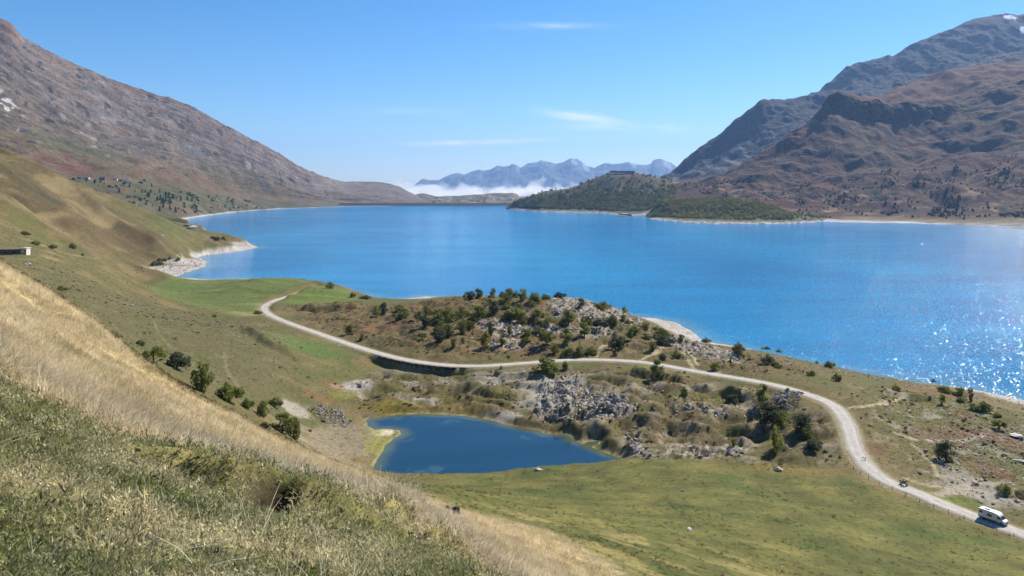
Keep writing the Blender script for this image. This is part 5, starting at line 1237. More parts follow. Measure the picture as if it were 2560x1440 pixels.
# thickets where single bushes cannot be told apart
THK = [([(1040, 800), (1120, 770), (1200, 790), (1180, 830), (1090, 850)], 14, 'bush in the thicket beside the white rock band', 'thicket left of the white rocks'),
       ([(1130, 746), (1250, 742), (1380, 752), (1330, 775), (1180, 770)], 14, 'small bush in the thicket under the knoll crest', 'thicket under the knoll crest'),
       ([(1500, 800), (1600, 815), (1690, 850), (1640, 862), (1520, 835)], 14, 'small bush on the stony right flank of the knoll', 'bushes on the right flank of the knoll'),
       ([(1330, 790), (1480, 800), (1470, 815), (1340, 810)], 9, 'small bush between the two pale rock bands', 'bushes between the rock bands')]
for poly, n_, lab, grp in THK:
    W_ = np.asarray(hit([p[0] for p in poly], [p[1] for p in poly])); lo_, hi_p = W_.min(0), W_.max(0); got = []
    while len(got) < n_:
        q = lo_ + (hi_p - lo_) * np.array([trg.random(), trg.random()])
        if poly_sd(q[:1], q[1:], W_)[0] < 0: got.append(q)
    got.sort(key=lambda q: q[0] / q[1])
    for i, q in enumerate(got):
        w_ = trg.uniform(3.2, 6.0)
        put_tree((q[0], q[1], float(hz(q[0], q[1]))), w_, w_ * trg.uniform(0.65, 0.95), trg.choice(('bush', 'bush', 'round')), trg.choice((M_leaf, M_leaf, M_leaf_y)), '%s, %s from the left' % (lab, ORD[i + 1]), grp, trg)
# conifers on the terrace of the left mountain
def loft_hit(P, S, px_, py_, r0=0):
    j = int(np.clip(np.searchsorted(S, px_), 1, len(S) - 1)); col = P[r0:, j]
    rowv = HROW + (EYE - col[:, 2]) / col[:, 1] * FPX
    k = int(np.argmax(rowv <= py_)) if (rowv <= py_).any() else len(col) - 1
    return Vector(col[k])
CON = [(140 + a / 8.533, 400 + b / 8.533, s_) for a, b, s_ in ((2210, 860, 12), (2285, 905, 11), (2335, 875, 11), (2385, 805, 9), (2495, 825, 10), (2420, 920, 12), (2340, 735, 8), (1940, 775, 9), (1985, 765, 8), (2030, 565, 8), (1565, 572, 8), (1450, 490, 7), (1340, 692, 10), (2020, 682, 8), (1830, 682, 8), (2205, 690, 8), (2250, 940, 12), (2150, 885, 11), (1900, 680, 7))]
CON += [(a / 2.057, b / 2.057, s_) for a, b, s_ in ((850, 1012, 9), (930, 1034, 11), (960, 1028, 10), (985, 1035, 9), (945, 1066, 11), (900, 1094, 12), (870, 1075, 11), (840, 1066, 11), (760, 1012, 9), (985, 1070, 9), (750, 1050, 10), (1155, 1065, 8), (1010, 1090, 10), (820, 1085, 11))]
CON.sort(key=lambda a: a[0])
for i, (a, b, s_) in enumerate(CON):
    p = loft_hit(LMP, LMS, a, b + 2, 8); d = p.y
    put_tree(p, s_ * 0.95 * d / FPX, s_ * 1.35 * d / FPX, 'conifer', M_conif, 'dark conifer on the left shore terrace, %s from the left' % (ORD[i + 1] if i < 30 else ('thirty-first', 'thirty-second', 'thirty-third', 'thirty-fourth')[i - 30]), 'conifers above the left shore', trg)

# ------------------------------------------------------------------ instanced masses (nobody could count them)
def hidden_collection(name, meshes):
    c = bpy.data.collections.new(name)
    for i, me in enumerate(meshes):
        c.objects.link(bpy.data.objects.new('%s_%02d' % (name, i), me))
    return c
def scatter(name, pts, scl, rot, idx, tint, coll, label, cat):
    me = bpy.data.meshes.new(name)
    n = len(pts)
    me.vertices.add(n); me.vertices.foreach_set('co', np.asarray(pts, np.float32).ravel())
    a = me.attributes.new('scl', 'FLOAT_VECTOR', 'POINT'); a.data.foreach_set('vector', np.asarray(scl, np.float32).ravel())
    a = me.attributes.new('rot', 'FLOAT_VECTOR', 'POINT'); a.data.foreach_set('vector', np.asarray(rot, np.float32).ravel())
    a = me.attributes.new('idx', 'INT', 'POINT'); a.data.foreach_set('value', np.asarray(idx, np.int32))
    a = me.attributes.new('tint', 'FLOAT_COLOR', 'POINT'); c4 = np.ones((n, 4), np.float32); c4[:, :3] = np.clip(tint, 0, 1); a.data.foreach_set('color', c4.ravel())
    o = link(name, me)
    ng = bpy.data.node_groups.new(name + '_scatter', 'GeometryNodeTree')
    ng.interface.new_socket('Geometry', in_out='INPUT', socket_type='NodeSocketGeometry'); ng.interface.new_socket('Geometry', in_out='OUTPUT', socket_type='NodeSocketGeometry')
    gi = ng.nodes.new('NodeGroupInput'); go = ng.nodes.new('NodeGroupOutput')
    iop = ng.nodes.new('GeometryNodeInstanceOnPoints'); ci = ng.nodes.new('GeometryNodeCollectionInfo')
    ci.inputs['Collection'].default_value = coll; ci.inputs['Separate Children'].default_value = True; ci.inputs['Reset Children'].default_value = True
    def na_(nm, ty):
        q = ng.nodes.new('GeometryNodeInputNamedAttribute'); q.data_type = ty; q.inputs['Name'].default_value = nm
        return q.outputs['Attribute']
    iop.inputs['Pick Instance'].default_value = True
    ng.links.new(gi.outputs[0], iop.inputs['Points']); ng.links.new(ci.outputs[0], iop.inputs['Instance'])
    ng.links.new(na_('idx', 'INT'), iop.inputs['Instance Index']); ng.links.new(na_('rot', 'FLOAT_VECTOR'), iop.inputs['Rotation']); ng.links.new(na_('scl', 'FLOAT_VECTOR'), iop.inputs['Scale'])
    ng.links.new(iop.outputs[0], go.inputs[0])
    md = o.modifiers.new('scatter', 'NODES'); md.node_group = ng
    return tag(o, label, cat, None, 'stuff')

M_wood = leaf_mat('forest_leaves', (0.03, 0.045, 0.014), (0.085, 0.098, 0.028), True)
def crowns_for(mat, kinds):
    out_ = []
    for k in kinds:
        for j in range(3):
            me = CROWN[k][j].copy(); me.materials.append(mat); out_.append(me)
    return out_
wood_coll = hidden_collection('wood_crowns', crowns_for(M_wood, ('round', 'bush', 'tall')))
def wood_points(P, T, S, n, tlo, thi, dens, h, rg, nseed, dark=(0.13, 0.14, 0.04), lite=(0.29, 0.28, 0.075)):
    nr, nc = P.shape[:2]
    ii = rg.integers(0, nr - 1, n * 14); jj = rg.integers(0, nc - 1, n * 14)
    m = (T[ii] > tlo) & (T[ii] < thi); ii, jj = ii[m], jj[m]
    Q = P[ii, jj]
    # equal chance per ground area
    area = np.linalg.norm(np.cross(P[ii + 1, jj] - Q, P[ii, jj + 1] - Q), axis=1)
    q = dens(Q, T[ii], S[jj]) * area; m = rg.random(len(q)) < q / np.quantile(q, 0.97); Q, ii, jj = Q[m][:n], ii[m][:n], jj[m][:n]
    k = len(Q)
    hh = h * (0.6 + 0.8 * rg.random(k)); ww = hh * (0.8 + 0.5 * rg.random(k))
    f = np.clip(0.5 + 0.9 * fbm(Q[:, 0] / 50, Q[:, 1] / 50, 3, nseed) + 0.25 * rg.normal(size=k), 0, 1)[:, None]
    tint = np.array(dark) * (1 - f) + np.array(lite) * f
    rot = np.zeros((k, 3)); rot[:, 2] = rg.random(k) * 6.28
    Q = Q.copy(); Q[:, 2] -= 0.1 * hh
    return Q, np.stack([ww, ww, hh], 1), rot, rg.integers(0, 9, k), tint
def dens_fort(Q, t, s):
    v = fbm(Q[:, 0] / 70, Q[:, 1] / 70, 3, 701)
    return np.clip(sstep(3.25, 2.2, t + 0.8 * v) + 0.05, 0, 1) * (t > 1.75)
def dens_pt(Q, t, s): return sstep(1.55, 1.9, t) * np.where(s > 1985, 0.12, 1.0)
w1 = wood_points(FHP, FHT, FHS, 5200, 1.6, 3.95, dens_fort, 7.5, rng, 703)
w2 = wood_points(WPP, WPT, WPS, 3200, 1.5, 4.3, dens_pt, 7.0, rng, 705, (0.16, 0.17, 0.038), (0.36, 0.32, 0.07))
scatter('woodland_fort_hill', *w1, wood_coll, 'dense dark green wood covering the hill with the fort', 'woodland')
scatter('woodland_point', *w2, wood_coll, 'green wood covering the low point on the lake', 'woodland')
# shrubs on the terrace of the left mountain and on the lower slopes of the right hill
def dens_lm(Q, t, s): return sstep(0.02, 0.25, fbm(Q[:, 0] / 60, Q[:, 1] / 60, 3, 711)) * sstep(150, 260, s) * sstep(720, 560, s) * sstep(2.6, 1.9, t)
w3 = wood_points(LMP, LMT, LMS, 1500, 1.15, 2.6, dens_lm, 6.0, rng, 713, (0.045, 0.06, 0.026), (0.09, 0.11, 0.038))
def dens_rh(Q, t, s): return sstep(0.10, 0.3, fbm(Q[:, 0] / 80, Q[:, 1] / 80, 3, 721)) + 0.05
w4 = wood_points(RHP, RHT, RHS, 2600, 1.95, 3.6, dens_rh, 6.0, rng, 723, (0.030, 0.038, 0.020), (0.06, 0.07, 0.028))
scatter('shrub_cover_left', *w3, wood_coll, 'dark shrubs covering the steep bank above the left shore', 'shrubs')
scatter('shrub_cover_right', *w4, wood_coll, 'dark shrubs dotted over the lower slopes on the right', 'shrubs')

# dwarf shrubs and heath: low dark cushions over knoll, hummocks, stony shore and hillside
bx = rng.random(90000) * 700 - 330; by = rng.random(90000) * 520 + 130
kk_ = 1.0 * sample(mkn, bx, by) + 0.9 * sample(mk, bx, by) + 0.8 * sample(me_, bx, by) + 0.10 * sample(mh, bx, by)
patch = sstep(0.0, 0.35, fbm(bx / 16, by / 16, 3, 771))
zb = hz(bx, by)
ok = (rng.random(90000) < kk_ * (0.10 + 0.75 * patch)) & (sample(droad, bx, by) > 5) & (sample(sdP, bx, by) > 1.5) & (sample(sdL, bx, by) > 8) & (sample(beach, bx, by) < 0.3) & (np.abs(bx) < 0.72 * by)
bx, by, zb = bx[ok], by[ok], zb[ok]; k = len(bx)
ws = 0.7 + 1.5 * rng.random(k) ** 2; hs = ws * (0.32 + 0.25 * rng.random(k))
ci_ = rng.random((k, 1)); tint = np.where(ci_ < 0.55, rgb(0.085, 0.080, 0.030)[None], np.where(ci_ < 0.8, rgb(0.13, 0.085, 0.045)[None], np.where(ci_ < 0.9, rgb(0.17, 0.07, 0.04)[None], rgb(0.15, 0.145, 0.045)[None]))) * (0.7 + 0.7 * rng.random((k, 1)))
rot = np.zeros((k, 3)); rot[:, 2] = rng.random(k) * 6.28
def low_bush(seed):
    rg = np.random.default_rng(seed); C_ = []; R_ = []
    for _ in range(7):
        a = rg.random() * 6.283; q = rg.random() ** 0.5; C_.append((0.36 * q * math.cos(a), 0.36 * q * math.sin(a), 0.12 + 0.4 * rg.random() * (1 - 0.5 * q))); R_.append((0.2, 0.2, 0.3))
    V, F = leaves(rg, C_, R_, 22, 0.075)
    me = mesh_np('low_bush', V, F, False); me.materials.append(M_wood); return me
heath_coll = hidden_collection('heath_cushions', [low_bush(660 + i) for i in range(4)])
scatter('heath', np.column_stack([bx, by, zb - 0.05]), np.stack([ws, ws, hs], 1), rot, rng.integers(0, 4, k), tint, heath_coll, 'low dark heath and dwarf shrubs over knoll and hummocks', 'heath')
# ------------------------------------------------------------------ rocks
def rock_mesh(seed, sub=2, cut=7, sq=1.0):
    rg = np.random.default_rng(seed)
    bm = bmesh.new(); bmesh.ops.create_icosphere(bm, subdivisions=sub, radius=0.5)
    pl = [(lambda d: (d / np.linalg.norm(d), 0.26 + 0.16 * rg.random()))(rg.normal(size=3)) for _ in range(cut)]
    for v in bm.verts:
        p = np.array(v.co)
        for nrm, o_ in pl:
            k = p @ nrm
            if k > o_: p = p - nrm * (k - o_) * 0.92
        p *= 1 + 0.16 * math.sin(9 * p[0] + seed) * math.sin(8 * p[1] + 2) + 0.11 * rg.normal()
        v.co = (p[0] * 1.15, p[1], p[2] * sq)
    me = bpy.data.meshes.new('boulder'); bm.to_mesh(me); bm.free(); me.shade_flat()
    return me
def rock_mat(name, a, b_, bump=0.6):
    m, nt, b, out = new_mat(name)
    t = nt.nodes.new('ShaderNodeTexCoord'); oi = nt.nodes.new('ShaderNodeObjectInfo')
    ad = nt.nodes.new('ShaderNodeVectorMath'); ad.operation = 'ADD'
    nt.links.new(t.outputs['Object'], ad.inputs[0]); nt.links.new(oi.outputs['Location'], ad.inputs[1])
    n = nt.nodes.new('ShaderNodeTexNoise'); n.inputs['Scale'].default_value = 2.2; n.inputs['Detail'].default_value = 7; n.inputs['Roughness'].default_value = 0.7
    nt.links.new(ad.outputs[0], n.inputs['Vector'])
    r = nt.nodes.new('ShaderNodeValToRGB'); r.color_ramp.elements[0].position = 0.32; r.color_ramp.elements[1].position = 0.66
    r.color_ramp.elements[0].color = a + (1,); r.color_ramp.elements[1].color = b_ + (1,)
    nt.links.new(n.outputs['Fac'], r.inputs[0])
    mr = nt.nodes.new('ShaderNodeMapRange'); mr.inputs[3].default_value = 0.72; mr.inputs[4].default_value = 1.2
    nt.links.new(oi.outputs['Random'], mr.inputs[0])
    vm = nt.nodes.new('ShaderNodeVectorMath'); vm.operation = 'SCALE'; nt.links.new(r.outputs[0], vm.inputs[0]); nt.links.new(mr.outputs[0], vm.inputs['Scale'])
    nt.links.new(vm.outputs[0], b.inputs['Base Color']); b.inputs['Roughness'].default_value = 0.92; b.inputs['Specular IOR Level'].default_value = 0.2
    bp = nt.nodes.new('ShaderNodeBump'); bp.inputs['Strength'].default_value = bump; bp.inputs['Distance'].default_value = 0.25
    nt.links.new(n.outputs['Fac'], bp.inputs['Height']); nt.links.new(bp.outputs[0], b.inputs['Normal'])
    return m
M_gyp = rock_mat('weathered_gypsum', (0.16, 0.128, 0.105), (0.47, 0.41, 0.36))
M_slate = rock_mat('pale_slate', (0.20, 0.185, 0.165), (0.44, 0.415, 0.38))
M_white = rock_mat('white_stone', (0.40, 0.37, 0.33), (0.62, 0.58, 0.53))
def rocks(mat, sq=0.85, n=6, s0=800):
    out_ = []
    for i in range(n):
        me = rock_mesh(s0 + i, 2, 7, sq); me.materials.append(mat); out_.append(me)
    return out_
RK_G = rocks(M_gyp); RK_S = rocks(M_slate, 0.45, 6, 820); RK_W = rocks(M_white, 0.7, 6, 840)
rrg = np.random.default_rng(21)
def px_poly_points(poly, n):
    """random ground points inside a patch outlined in the photograph, evenly spread on the ground"""
    W = hit([p[0] for p in poly], [p[1] for p in poly]); W = np.asarray(W)
    lo, hi = W.min(0), W.max(0); out_ = []
    while len(out_) < n:
        q = lo + (hi - lo) * rrg.random((n * 3, 2))
        m = poly_sd(q[:, 0], q[:, 1], W) < 0
        out_ += q[m].tolist()
    return np.array(out_[:n])
def outcrop(name, poly, n, lo, hi, meshes, label, cat, part='boulder', sink=0.34, clump=0.35, seed=0, heap=0.0):
    pts = px_poly_points(poly, n * 5)
    W = np.asarray(hit([p[0] for p in poly], [p[1] for p in poly]))
    k = ridged(pts[:, 0] / 9, pts[:, 1] / 9, 2, seed) if clump else rrg.random(len(pts))
    pts = pts[np.argsort(-k + (1 - clump) * rrg.random(len(pts)))][:n]
    c = pts.mean(0); root = empty(name, (c[0], c[1], float(hz(c[0], c[1]))))
    tag(root, label, cat)
    rad = max(1.0, float(np.abs(poly_sd(np.array([c[0]]), np.array([c[1]]), W))[0]))
    for i, q in enumerate(pts):
        s = lo + (hi - lo) * rrg.random() ** 2.2
        z = float(hz(q[0], q[1]))
        if heap:
            z += heap * max(0.0, 1 - (math.hypot(q[0] - c[0], (q[1] - c[1])) / (rad * 1.9)) ** 2)
        o = bpy.data.objects.new(part, meshes[int(rrg.integers(len(meshes)))]); COL.objects.link(o); o.parent = root
        o.location = (q[0] - c[0], q[1] - c[1], z - root.location.z + s * (0.35 - sink))
        o.rotation_euler = (rrg.normal() * 0.5, rrg.normal() * 0.5, rrg.random() * 6.28)
        o.scale = (s * (0.7 + 0.5 * rrg.random()), s * (0.6 + 0.5 * rrg.random()), s * (0.6 + 0.9 * rrg.random()))
    return root
outcrop('rock_outcrop', [(1338, 1008), (1400, 985), (1500, 985), (1575, 1000), (1590, 1030), (1500, 1046), (1420, 1050), (1345, 1048)], 220, 0.6, 2.7, RK_G, 'jumbled grey-white rock outcrop just behind the pond', 'rock outcrop', seed=1)
outcrop('rock_outcrop', [(1362, 945), (1420, 940), (1445, 985), (1400, 998), (1370, 985)], 80, 0.6, 2.4, RK_G, 'smaller pale outcrop between road bush and pond outcrop', 'rock outcrop', seed=2)
outcrop('rock_outcrop', [(1175, 808), (1250, 800), (1335, 815), (1480, 822), (1560, 828), (1500, 842), (1330, 838), (1215, 832)], 220, 0.6, 2.6, RK_G, 'long white rock band across the middle of the knoll', 'rock outcrop', seed=3)
outcrop('rock_outcrop', [(1365, 765), (1430, 745), (1490, 753), (1560, 785), (1615, 810), (1510, 808), (1400, 795)], 240, 0.6, 2.6, RK_G, 'broken pale rocks crowning the top of the knoll', 'rock outcrop', seed=4)
outcrop('rock_outcrop', [(1215, 850), (1290, 850), (1330, 865), (1290, 878), (1225, 872)], 60, 0.7, 2.6, RK_G, 'pale rock ledge on the lower front of the knoll', 'rock outcrop', seed=5)
outcrop('rock_outcrop', [(1620, 820), (1700, 838), (1770, 868), (1850, 890), (1860, 905), (1770, 900), (1690, 872), (1630, 845)], 170, 0.6, 2.6, RK_G, 'rockfall of pale boulders beside the sandy beach', 'rock outcrop', seed=6)
outcrop('rock_outcrop', [(1565, 1085), (1595, 1082), (1625, 1135), (1640, 1150), (1590, 1145), (1575, 1115)], 70, 0.5, 2.0, RK_G, 'narrow pale rock gully right of the pond', 'rock outcrop', seed=7)
outcrop('rock_outcrop', [(1690, 1005), (1760, 1015), (1830, 1040), (1800, 1050), (1700, 1030)], 55, 0.5, 2.2, RK_G, 'scattered pale rocks on the hummocks below the straight road', 'rock outcrop', seed=8)
outcrop('rock_outcrop', [(1640, 1128), (1720, 1120), (1800, 1130), (1880, 1120), (1880, 1140), (1760, 1150), (1650, 1145)], 70, 0.4, 1.7, RK_G, 'low pale rocks along the meadow edge under the hummocks', 'rock outcrop', seed=9)
outcrop('rock_outcrop', [(1190, 935), (1260, 940), (1285, 970), (1230, 975)], 40, 0.4, 1.6, RK_G, 'small white rocks left of the roadside bush shadow', 'rock outcrop', seed=10)
outcrop('slate_heap', [(1922, 1000), (1950, 982), (1985, 978), (2010, 995), (1995, 1020), (1970, 1032), (1940, 1025)], 260, 0.5, 1.3, RK_S, 'pale heap of slate slabs in front of the road bend', 'stone heap', 'slab', 0.0, 0.0, 11, 2.6)
outcrop('stone_heap', [(768, 1024), (795, 1013), (850, 1026), (882, 1054), (865, 1070), (815, 1058)], 270, 0.35, 1.15, RK_S, 'oval heap of grey stones left of the pond', 'stone heap', 'stone', 0.0, 0.0, 12, 0.6)
# single larger stones
LOOSE = [(1345, 1177 + 0, 20, 'white stone lying on the near bank of the pond'), (1725, 1326, 17, 'flat white rock in the middle of the green meadow'), (1705, 1228, 15, 'grey rock with a dark shadow high in the green meadow'), (1945, 1177, 24, 'pale rock at the corner of the orange marsh patch'),
         (837, 1105 - 40, 9, 'dark stone below the oval stone heap'), (2045, 1120, 9, 'white stone in the grass left of the road'), (2215, 1015, 11, 'white stone on the footpath by the lake'), (2230, 1145, 8, 'small white stone right of the road bend'),
         (2543, 1094, 40, 'long white slab near the right edge'), (2550, 1155, 30, 'dark tilted slab near the right edge below the white slab'), (2505, 1175, 14, 'grey boulder in the stony ground right of the road'), (2545, 1255, 16, 'white boulder behind the camper van'), (2440, 1140, 14, 'white rock cluster stone right of the lone green bush'),
         (328, 765, 12, 'small pale boulder on the green hillside under the spurs'), (845, 866, 9, 'dark boulder in the lush hollow left of the road'), (70, 663, 16, 'pale flat rock on the slope under the long hut'), (405, 590, 13, 'grey rock on the golden spur'), (480, 572, 24, 'rock knob at the water edge of the left shelf'), (465, 565, 18, 'dark rock beside the rock knob on the left shelf'),
         (1565, 538, 40, 'white rock islet beside the wooded hill'), (760, 1167, 13, 'grey stone at the foot of the golden slope'), (1000, 1392, 17, 'rounded white stone in the foreground turf'), (870, 1378, 13, 'flat white stone in the dark foreground turf'), (300, 1125, 15, 'small white stone in the green foreground'), (508, 1268, 14, 'grey stone beside the dark turf scar'), (1205, 1432, 12, 'small white stone at the bottom edge')]
for i, (a, b, w, lab) in enumerate(LOOSE):
    q = hit([a], [b])[0]; z = float(hz(q[0], q[1])); 
    if i == 19: q = np.array(world_zd(a, 541, 0.3)[:2]); z = 0.2
    s = w * q[1] / FPX
    o = bpy.data.objects.new('loose_rock', (RK_S if 'grey' in lab or 'dark' in lab else RK_W)[i % 6]); COL.objects.link(o)
    o.location = (q[0], q[1], z + s * 0.12); o.rotation_euler = (0.15 * math.sin(i), 0.2 * math.cos(3 * i), i * 1.7); o.scale = (s, s * 0.8, s * (0.75 if w < 30 else (0.16 if i == 19 else 0.30)))
    tag(o, lab, 'rock')
# small stones nobody would count
M_peb = leaf_mat('scattered_stones', (0.3, 0.3, 0.3), (0.5, 0.5, 0.5), True, 0.0)
peb_coll = hidden_collection('pebbles', [(lambda me: (me.materials.append(M_peb), me)[1])(rock_mesh(860 + i, 1, 5, 0.7)) for i in range(5)])
PB = []; PS = []
for poly, n, lo, hi in (([(740, 955), (950, 950), (990, 1040), (940, 1160), (800, 1130), (720, 1050)], 260, 0.15, 0.6), ([(560, 800), (760, 830), (800, 990), (640, 990), (520, 900)], 160, 0.2, 0.7), ([(2260, 1000), (2560, 1040), (2620, 1300), (2440, 1260), (2280, 1140)], 620, 0.18, 1.0),
                        ([(1300, 930), (1900, 985), (1880, 1110), (1600, 1090), (1250, 1020)], 900, 0.2, 0.9), ([(1338, 1008), (1362, 945), (1430, 945), (1500, 985), (1575, 1000), (1590, 1030), (1500, 1046), (1345, 1048)], 1300, 0.3, 1.3), ([(1175, 808), (1250, 800), (1365, 765), (1430, 745), (1490, 753), (1615, 810), (1560, 832), (1330, 838)], 1500, 0.35, 1.5), ([(1565, 1085), (1595, 1082), (1640, 1150), (1590, 1145)], 260, 0.2, 0.8), ([(1620, 820), (1770, 868), (1850, 890), (1860, 905), (1690, 872)], 600, 0.3, 1.2), ([(2300, 1090), (2560, 1060), (2600, 1180), (2450, 1190)], 500, 0.2, 0.9), ([(1000, 780), (1600, 800), (1900, 900), (1400, 890), (1050, 880)], 420, 0.25, 0.9), ([(325, 668), (400, 655), (500, 645), (512, 658), (470, 685), (350, 690)], 420, 0.6, 2.2),
                        ([(500, 640), (640, 617), (560, 600), (480, 620)], 160, 0.5, 1.6), ([(440, 560), (470, 555), (490, 575), (470, 580)], 60, 0.8, 3.0), ([(1950, 897), (2250, 952), (2560, 1005), (2560, 1020), (2250, 962), (1950, 905)], 420, 0.25, 1.0), ([(1640, 797), (1740, 840), (1760, 856), (1700, 840)], 90, 0.2, 0.8),
                        ([(1100, 1200), (1560, 1170), (2100, 1220), (2400, 1400), (1500, 1400)], 60, 0.12, 0.4), ([(200, 760), (420, 900), (480, 960), (420, 850)], 50, 0.15, 0.5), ([(20, 980), (600, 1200), (1050, 1420), (100, 1430)], 60, 0.02, 0.06)):
    q = px_poly_points(poly, n); PB.append(q); PS.append(lo + (hi - lo) * rrg.random(n) ** 2.5)
PB = np.vstack(PB); PS = np.concatenate(PS); k = len(PB)
zz = hz(PB[:, 0], PB[:, 1]); m = (zz > 0.0)
tint = np.array([0.42, 0.375, 0.32]) * (0.6 + 0.6 * rrg.random((k, 1)))
rot = np.stack([rrg.normal(size=k) * 0.3, rrg.normal(size=k) * 0.3, rrg.random(k) * 6.28], 1)
scatter('scattered_stones', np.column_stack([PB, zz + PS * 0.1])[m], (PS[:, None] * (0.7 + 0.6 * rrg.random((k, 3))))[m], rot[m], rrg.integers(0, 5, k)[m], tint[m], peb_coll, 'small pale stones strewn over basin and shores', 'stones')

# ------------------------------------------------------------------ grasses
def tuft_mesh(seed, n, h, spread, lean, width, curve, up=1.0):
    rg = np.random.default_rng(seed); V = []; F = []
    for _ in range(n):
        a = rg.random() * 6.283; r = spread * rg.random() ** 0.5
        b = np.array([r * math.cos(a), r * math.sin(a), -0.03])
        da = rg.normal() * 0.9 + 0.0
        L = h * (0.45 + 0.7 * rg.random()); ln = lean * (0.4 + 0.9 * rg.random())
        dirv = np.array([math.cos(a + da), math.sin(a + da), 0.0]); side = np.array([-dirv[1], dirv[0], 0]) * width * (0.6 + 0.8 * rg.random())
        k = len(V); ns = 3
        for i in range(ns + 1):
            t = i / ns
            p = b + dirv * L * ln * (t ** (1 + curve)) + np.array([0, 0, L * (t - 0.25 * ln * t * t)])
            w = side * (1 - t) ** 0.7 if i < ns else side * 0.08
            V += [p - w, p + w]
        for i in range(ns): F.append((k + 2 * i, k + 2 * i + 1, k + 2 * i + 3, k + 2 * i + 2))
    return mesh_np('tuft', np.array(V), np.array(F), False)
M_gr = leaf_mat('grass_blades', (0.2, 0.2, 0.1), (0.4, 0.4, 0.2), True, 0.45)
def tufts(name, args):
    out_ = []
    for i, a in enumerate(args):
        me = tuft_mesh(900 + i + 17 * len(name), *a); me.materials.append(M_gr); out_.append(me)
    return hidden_collection(name, out_)
gold_coll = tufts('gold_tufts', [(34, 0.15, 0.24, 1.0, 0.005, 0.6), (30, 0.18, 0.26, 1.2, 0.005, 0.8), (40, 0.13, 0.28, 0.9, 0.0055, 0.5), (28, 0.20, 0.22, 1.3, 0.005, 0.9)])
turf_coll = tufts('turf_tufts', [(26, 0.024, 0.13, 1.3, 0.0050, 0.4), (26, 0.030, 0.12, 1.3, 0.0048, 0.5), (28, 0.020, 0.14, 1.5, 0.0055, 0.4), (18, 0.050, 0.10, 1.2, 0.0040, 0.7)])
stalk_coll = tufts('dry_stalks', [(4, 0.42, 0.10, 0.8, 0.0026, 0.9), (9, 0.30, 0.12, 1.0, 0.0026, 0.8), (3, 0.52, 0.08, 0.7, 0.0024, 1.2)])
hump_coll = tufts('hummock_tufts', [(26, 0.30, 0.34, 0.9, 0.020, 0.4), (24, 0.40, 0.30, 0.8, 0.020, 0.5), (30, 0.22, 0.40, 1.0, 0.024, 0.4)])
def polar_points(n, y0, y1, u0, u1, power=0.0):
    yv = np.exp(rng.random(n) * (math.log(y1) - math.log(y0)) + math.log(y0)); uv = u0 + (u1 - u0) * rng.random(n)
    return uv * yv, yv
Gm = mg
def grass(name, x, y, s, cols, coll, ncoll, label, cat, lean=0.25, zs=None):
    k = len(x)
    P_ = np.column_stack([x, y, hz(x, y)])
    rot = np.stack([0.10 + lean * 0.5 * rng.normal(size=k), 0.16 + lean * rng.normal(size=k) * 0.5, rng.random(k) * 6.28], 1)
    sc = s[:, None] * np.stack([np.ones(k), np.ones(k), 0.75 + 0.5 * rng.random(k)], 1)
    scatter(name, P_, sc, rot, rng.integers(0, ncoll, k), cols, coll, label, cat)
def vis(x, y): return (x > -0.72 * y - 1) & (x < 0.72 * y + 1)
CLUMP = ground_at(1130, 1283)
# golden slope
x, y = polar_points(62000, 8.5, 125, -0.76, 0.32)
g_ = sample(Gm, x, y); m = (rng.random(len(x)) < sstep(0.35, 0.75, g_)) & (sample(trod, x, y) < 0.4) & (np.hypot(x - CLUMP.x, y - CLUMP.y) > 1.5) & (np.hypot(x - CLUMP.x * 0.98, y - CLUMP.y * 0.98) > 1.8)
x, y = x[m], y[m]; k = len(x); r = np.hypot(x, y)
f = np.clip(0.5 + 0.8 * fbm(x / 2.2, y / 2.2, 3, 731) + 0.25 * rng.normal(size=k), 0, 1)[:, None]
big_ = np.clip(0.5 + 1.2 * fbm(x / 7, y / 7, 3, 733), 0, 1)[:, None]
cols = lerp(rgb(0.52, 0.41, 0.23), rgb(1.0, 0.86, 0.59), f) * lerp(0.74, 1.12, big_)
gr_ = sstep(0.12, 0.4, fbm((x + 0.5 * y) / 4, (y - 0.5 * x) / 12, 3, 735) + 0.12 * rng.normal(size=k))[:, None] * 0.75
cols = lerp(cols, rgb(0.27, 0.25, 0.10), gr_)
grass('golden_grass', x, y, (0.75 + 0.5 * rng.random(k)) * (0.85 + r / 60), cols, gold_coll, 4, 'tall golden dry grass covering the steep slope', 'grass')
# foreground turf
x, y = polar_points(40000, 2.4, 16.5, -0.80, 0.16)
m = (sample(Gm, x, y) < 0.55) & (sample(mscar, x, y) < 0.4); x, y = x[m], y[m]; k = len(x)
f = np.clip(0.5 + 1.2 * fbm(x / 0.9, y / 0.9, 3, 741) + 0.3 * rng.normal(size=k), 0, 1)[:, None]
cols = lerp(rgb(0.20, 0.225, 0.070), rgb(0.78, 0.67, 0.40), f ** 1.15) * (0.40 + 0.95 * rng.random((k, 1)))
grass('foreground_turf', x, y, (0.75 + 0.65 * rng.random(k)) * (0.72 + np.hypot(x, y) / 24), cols, turf_coll, 4, 'short green and straw coloured turf in the foreground', 'grass', 0.7)
x, y = polar_points(1000, 3.1, 14, -0.74, 0.06)
m = (sample(Gm, x, y) < 0.6) & (rng.random(len(x)) < 0.05 + 0.55 * np.exp(-((x / y + 0.33) / 0.11) ** 2) * (y < 6.2) * sstep(-0.1, 0.25, fbm(x / 0.8 + 4, y / 0.8, 2, 751))); x, y = x[m], y[m]; k = len(x)
cols = rgb(0.82, 0.72, 0.50) * (0.7 + 0.5 * rng.random((k, 1)))
grass('dry_stalks', x, y, 0.55 + 0.55 * rng.random(k), cols, stalk_coll, 3, 'long bleached grass stalks leaning over the foreground turf', 'grass', 0.55)
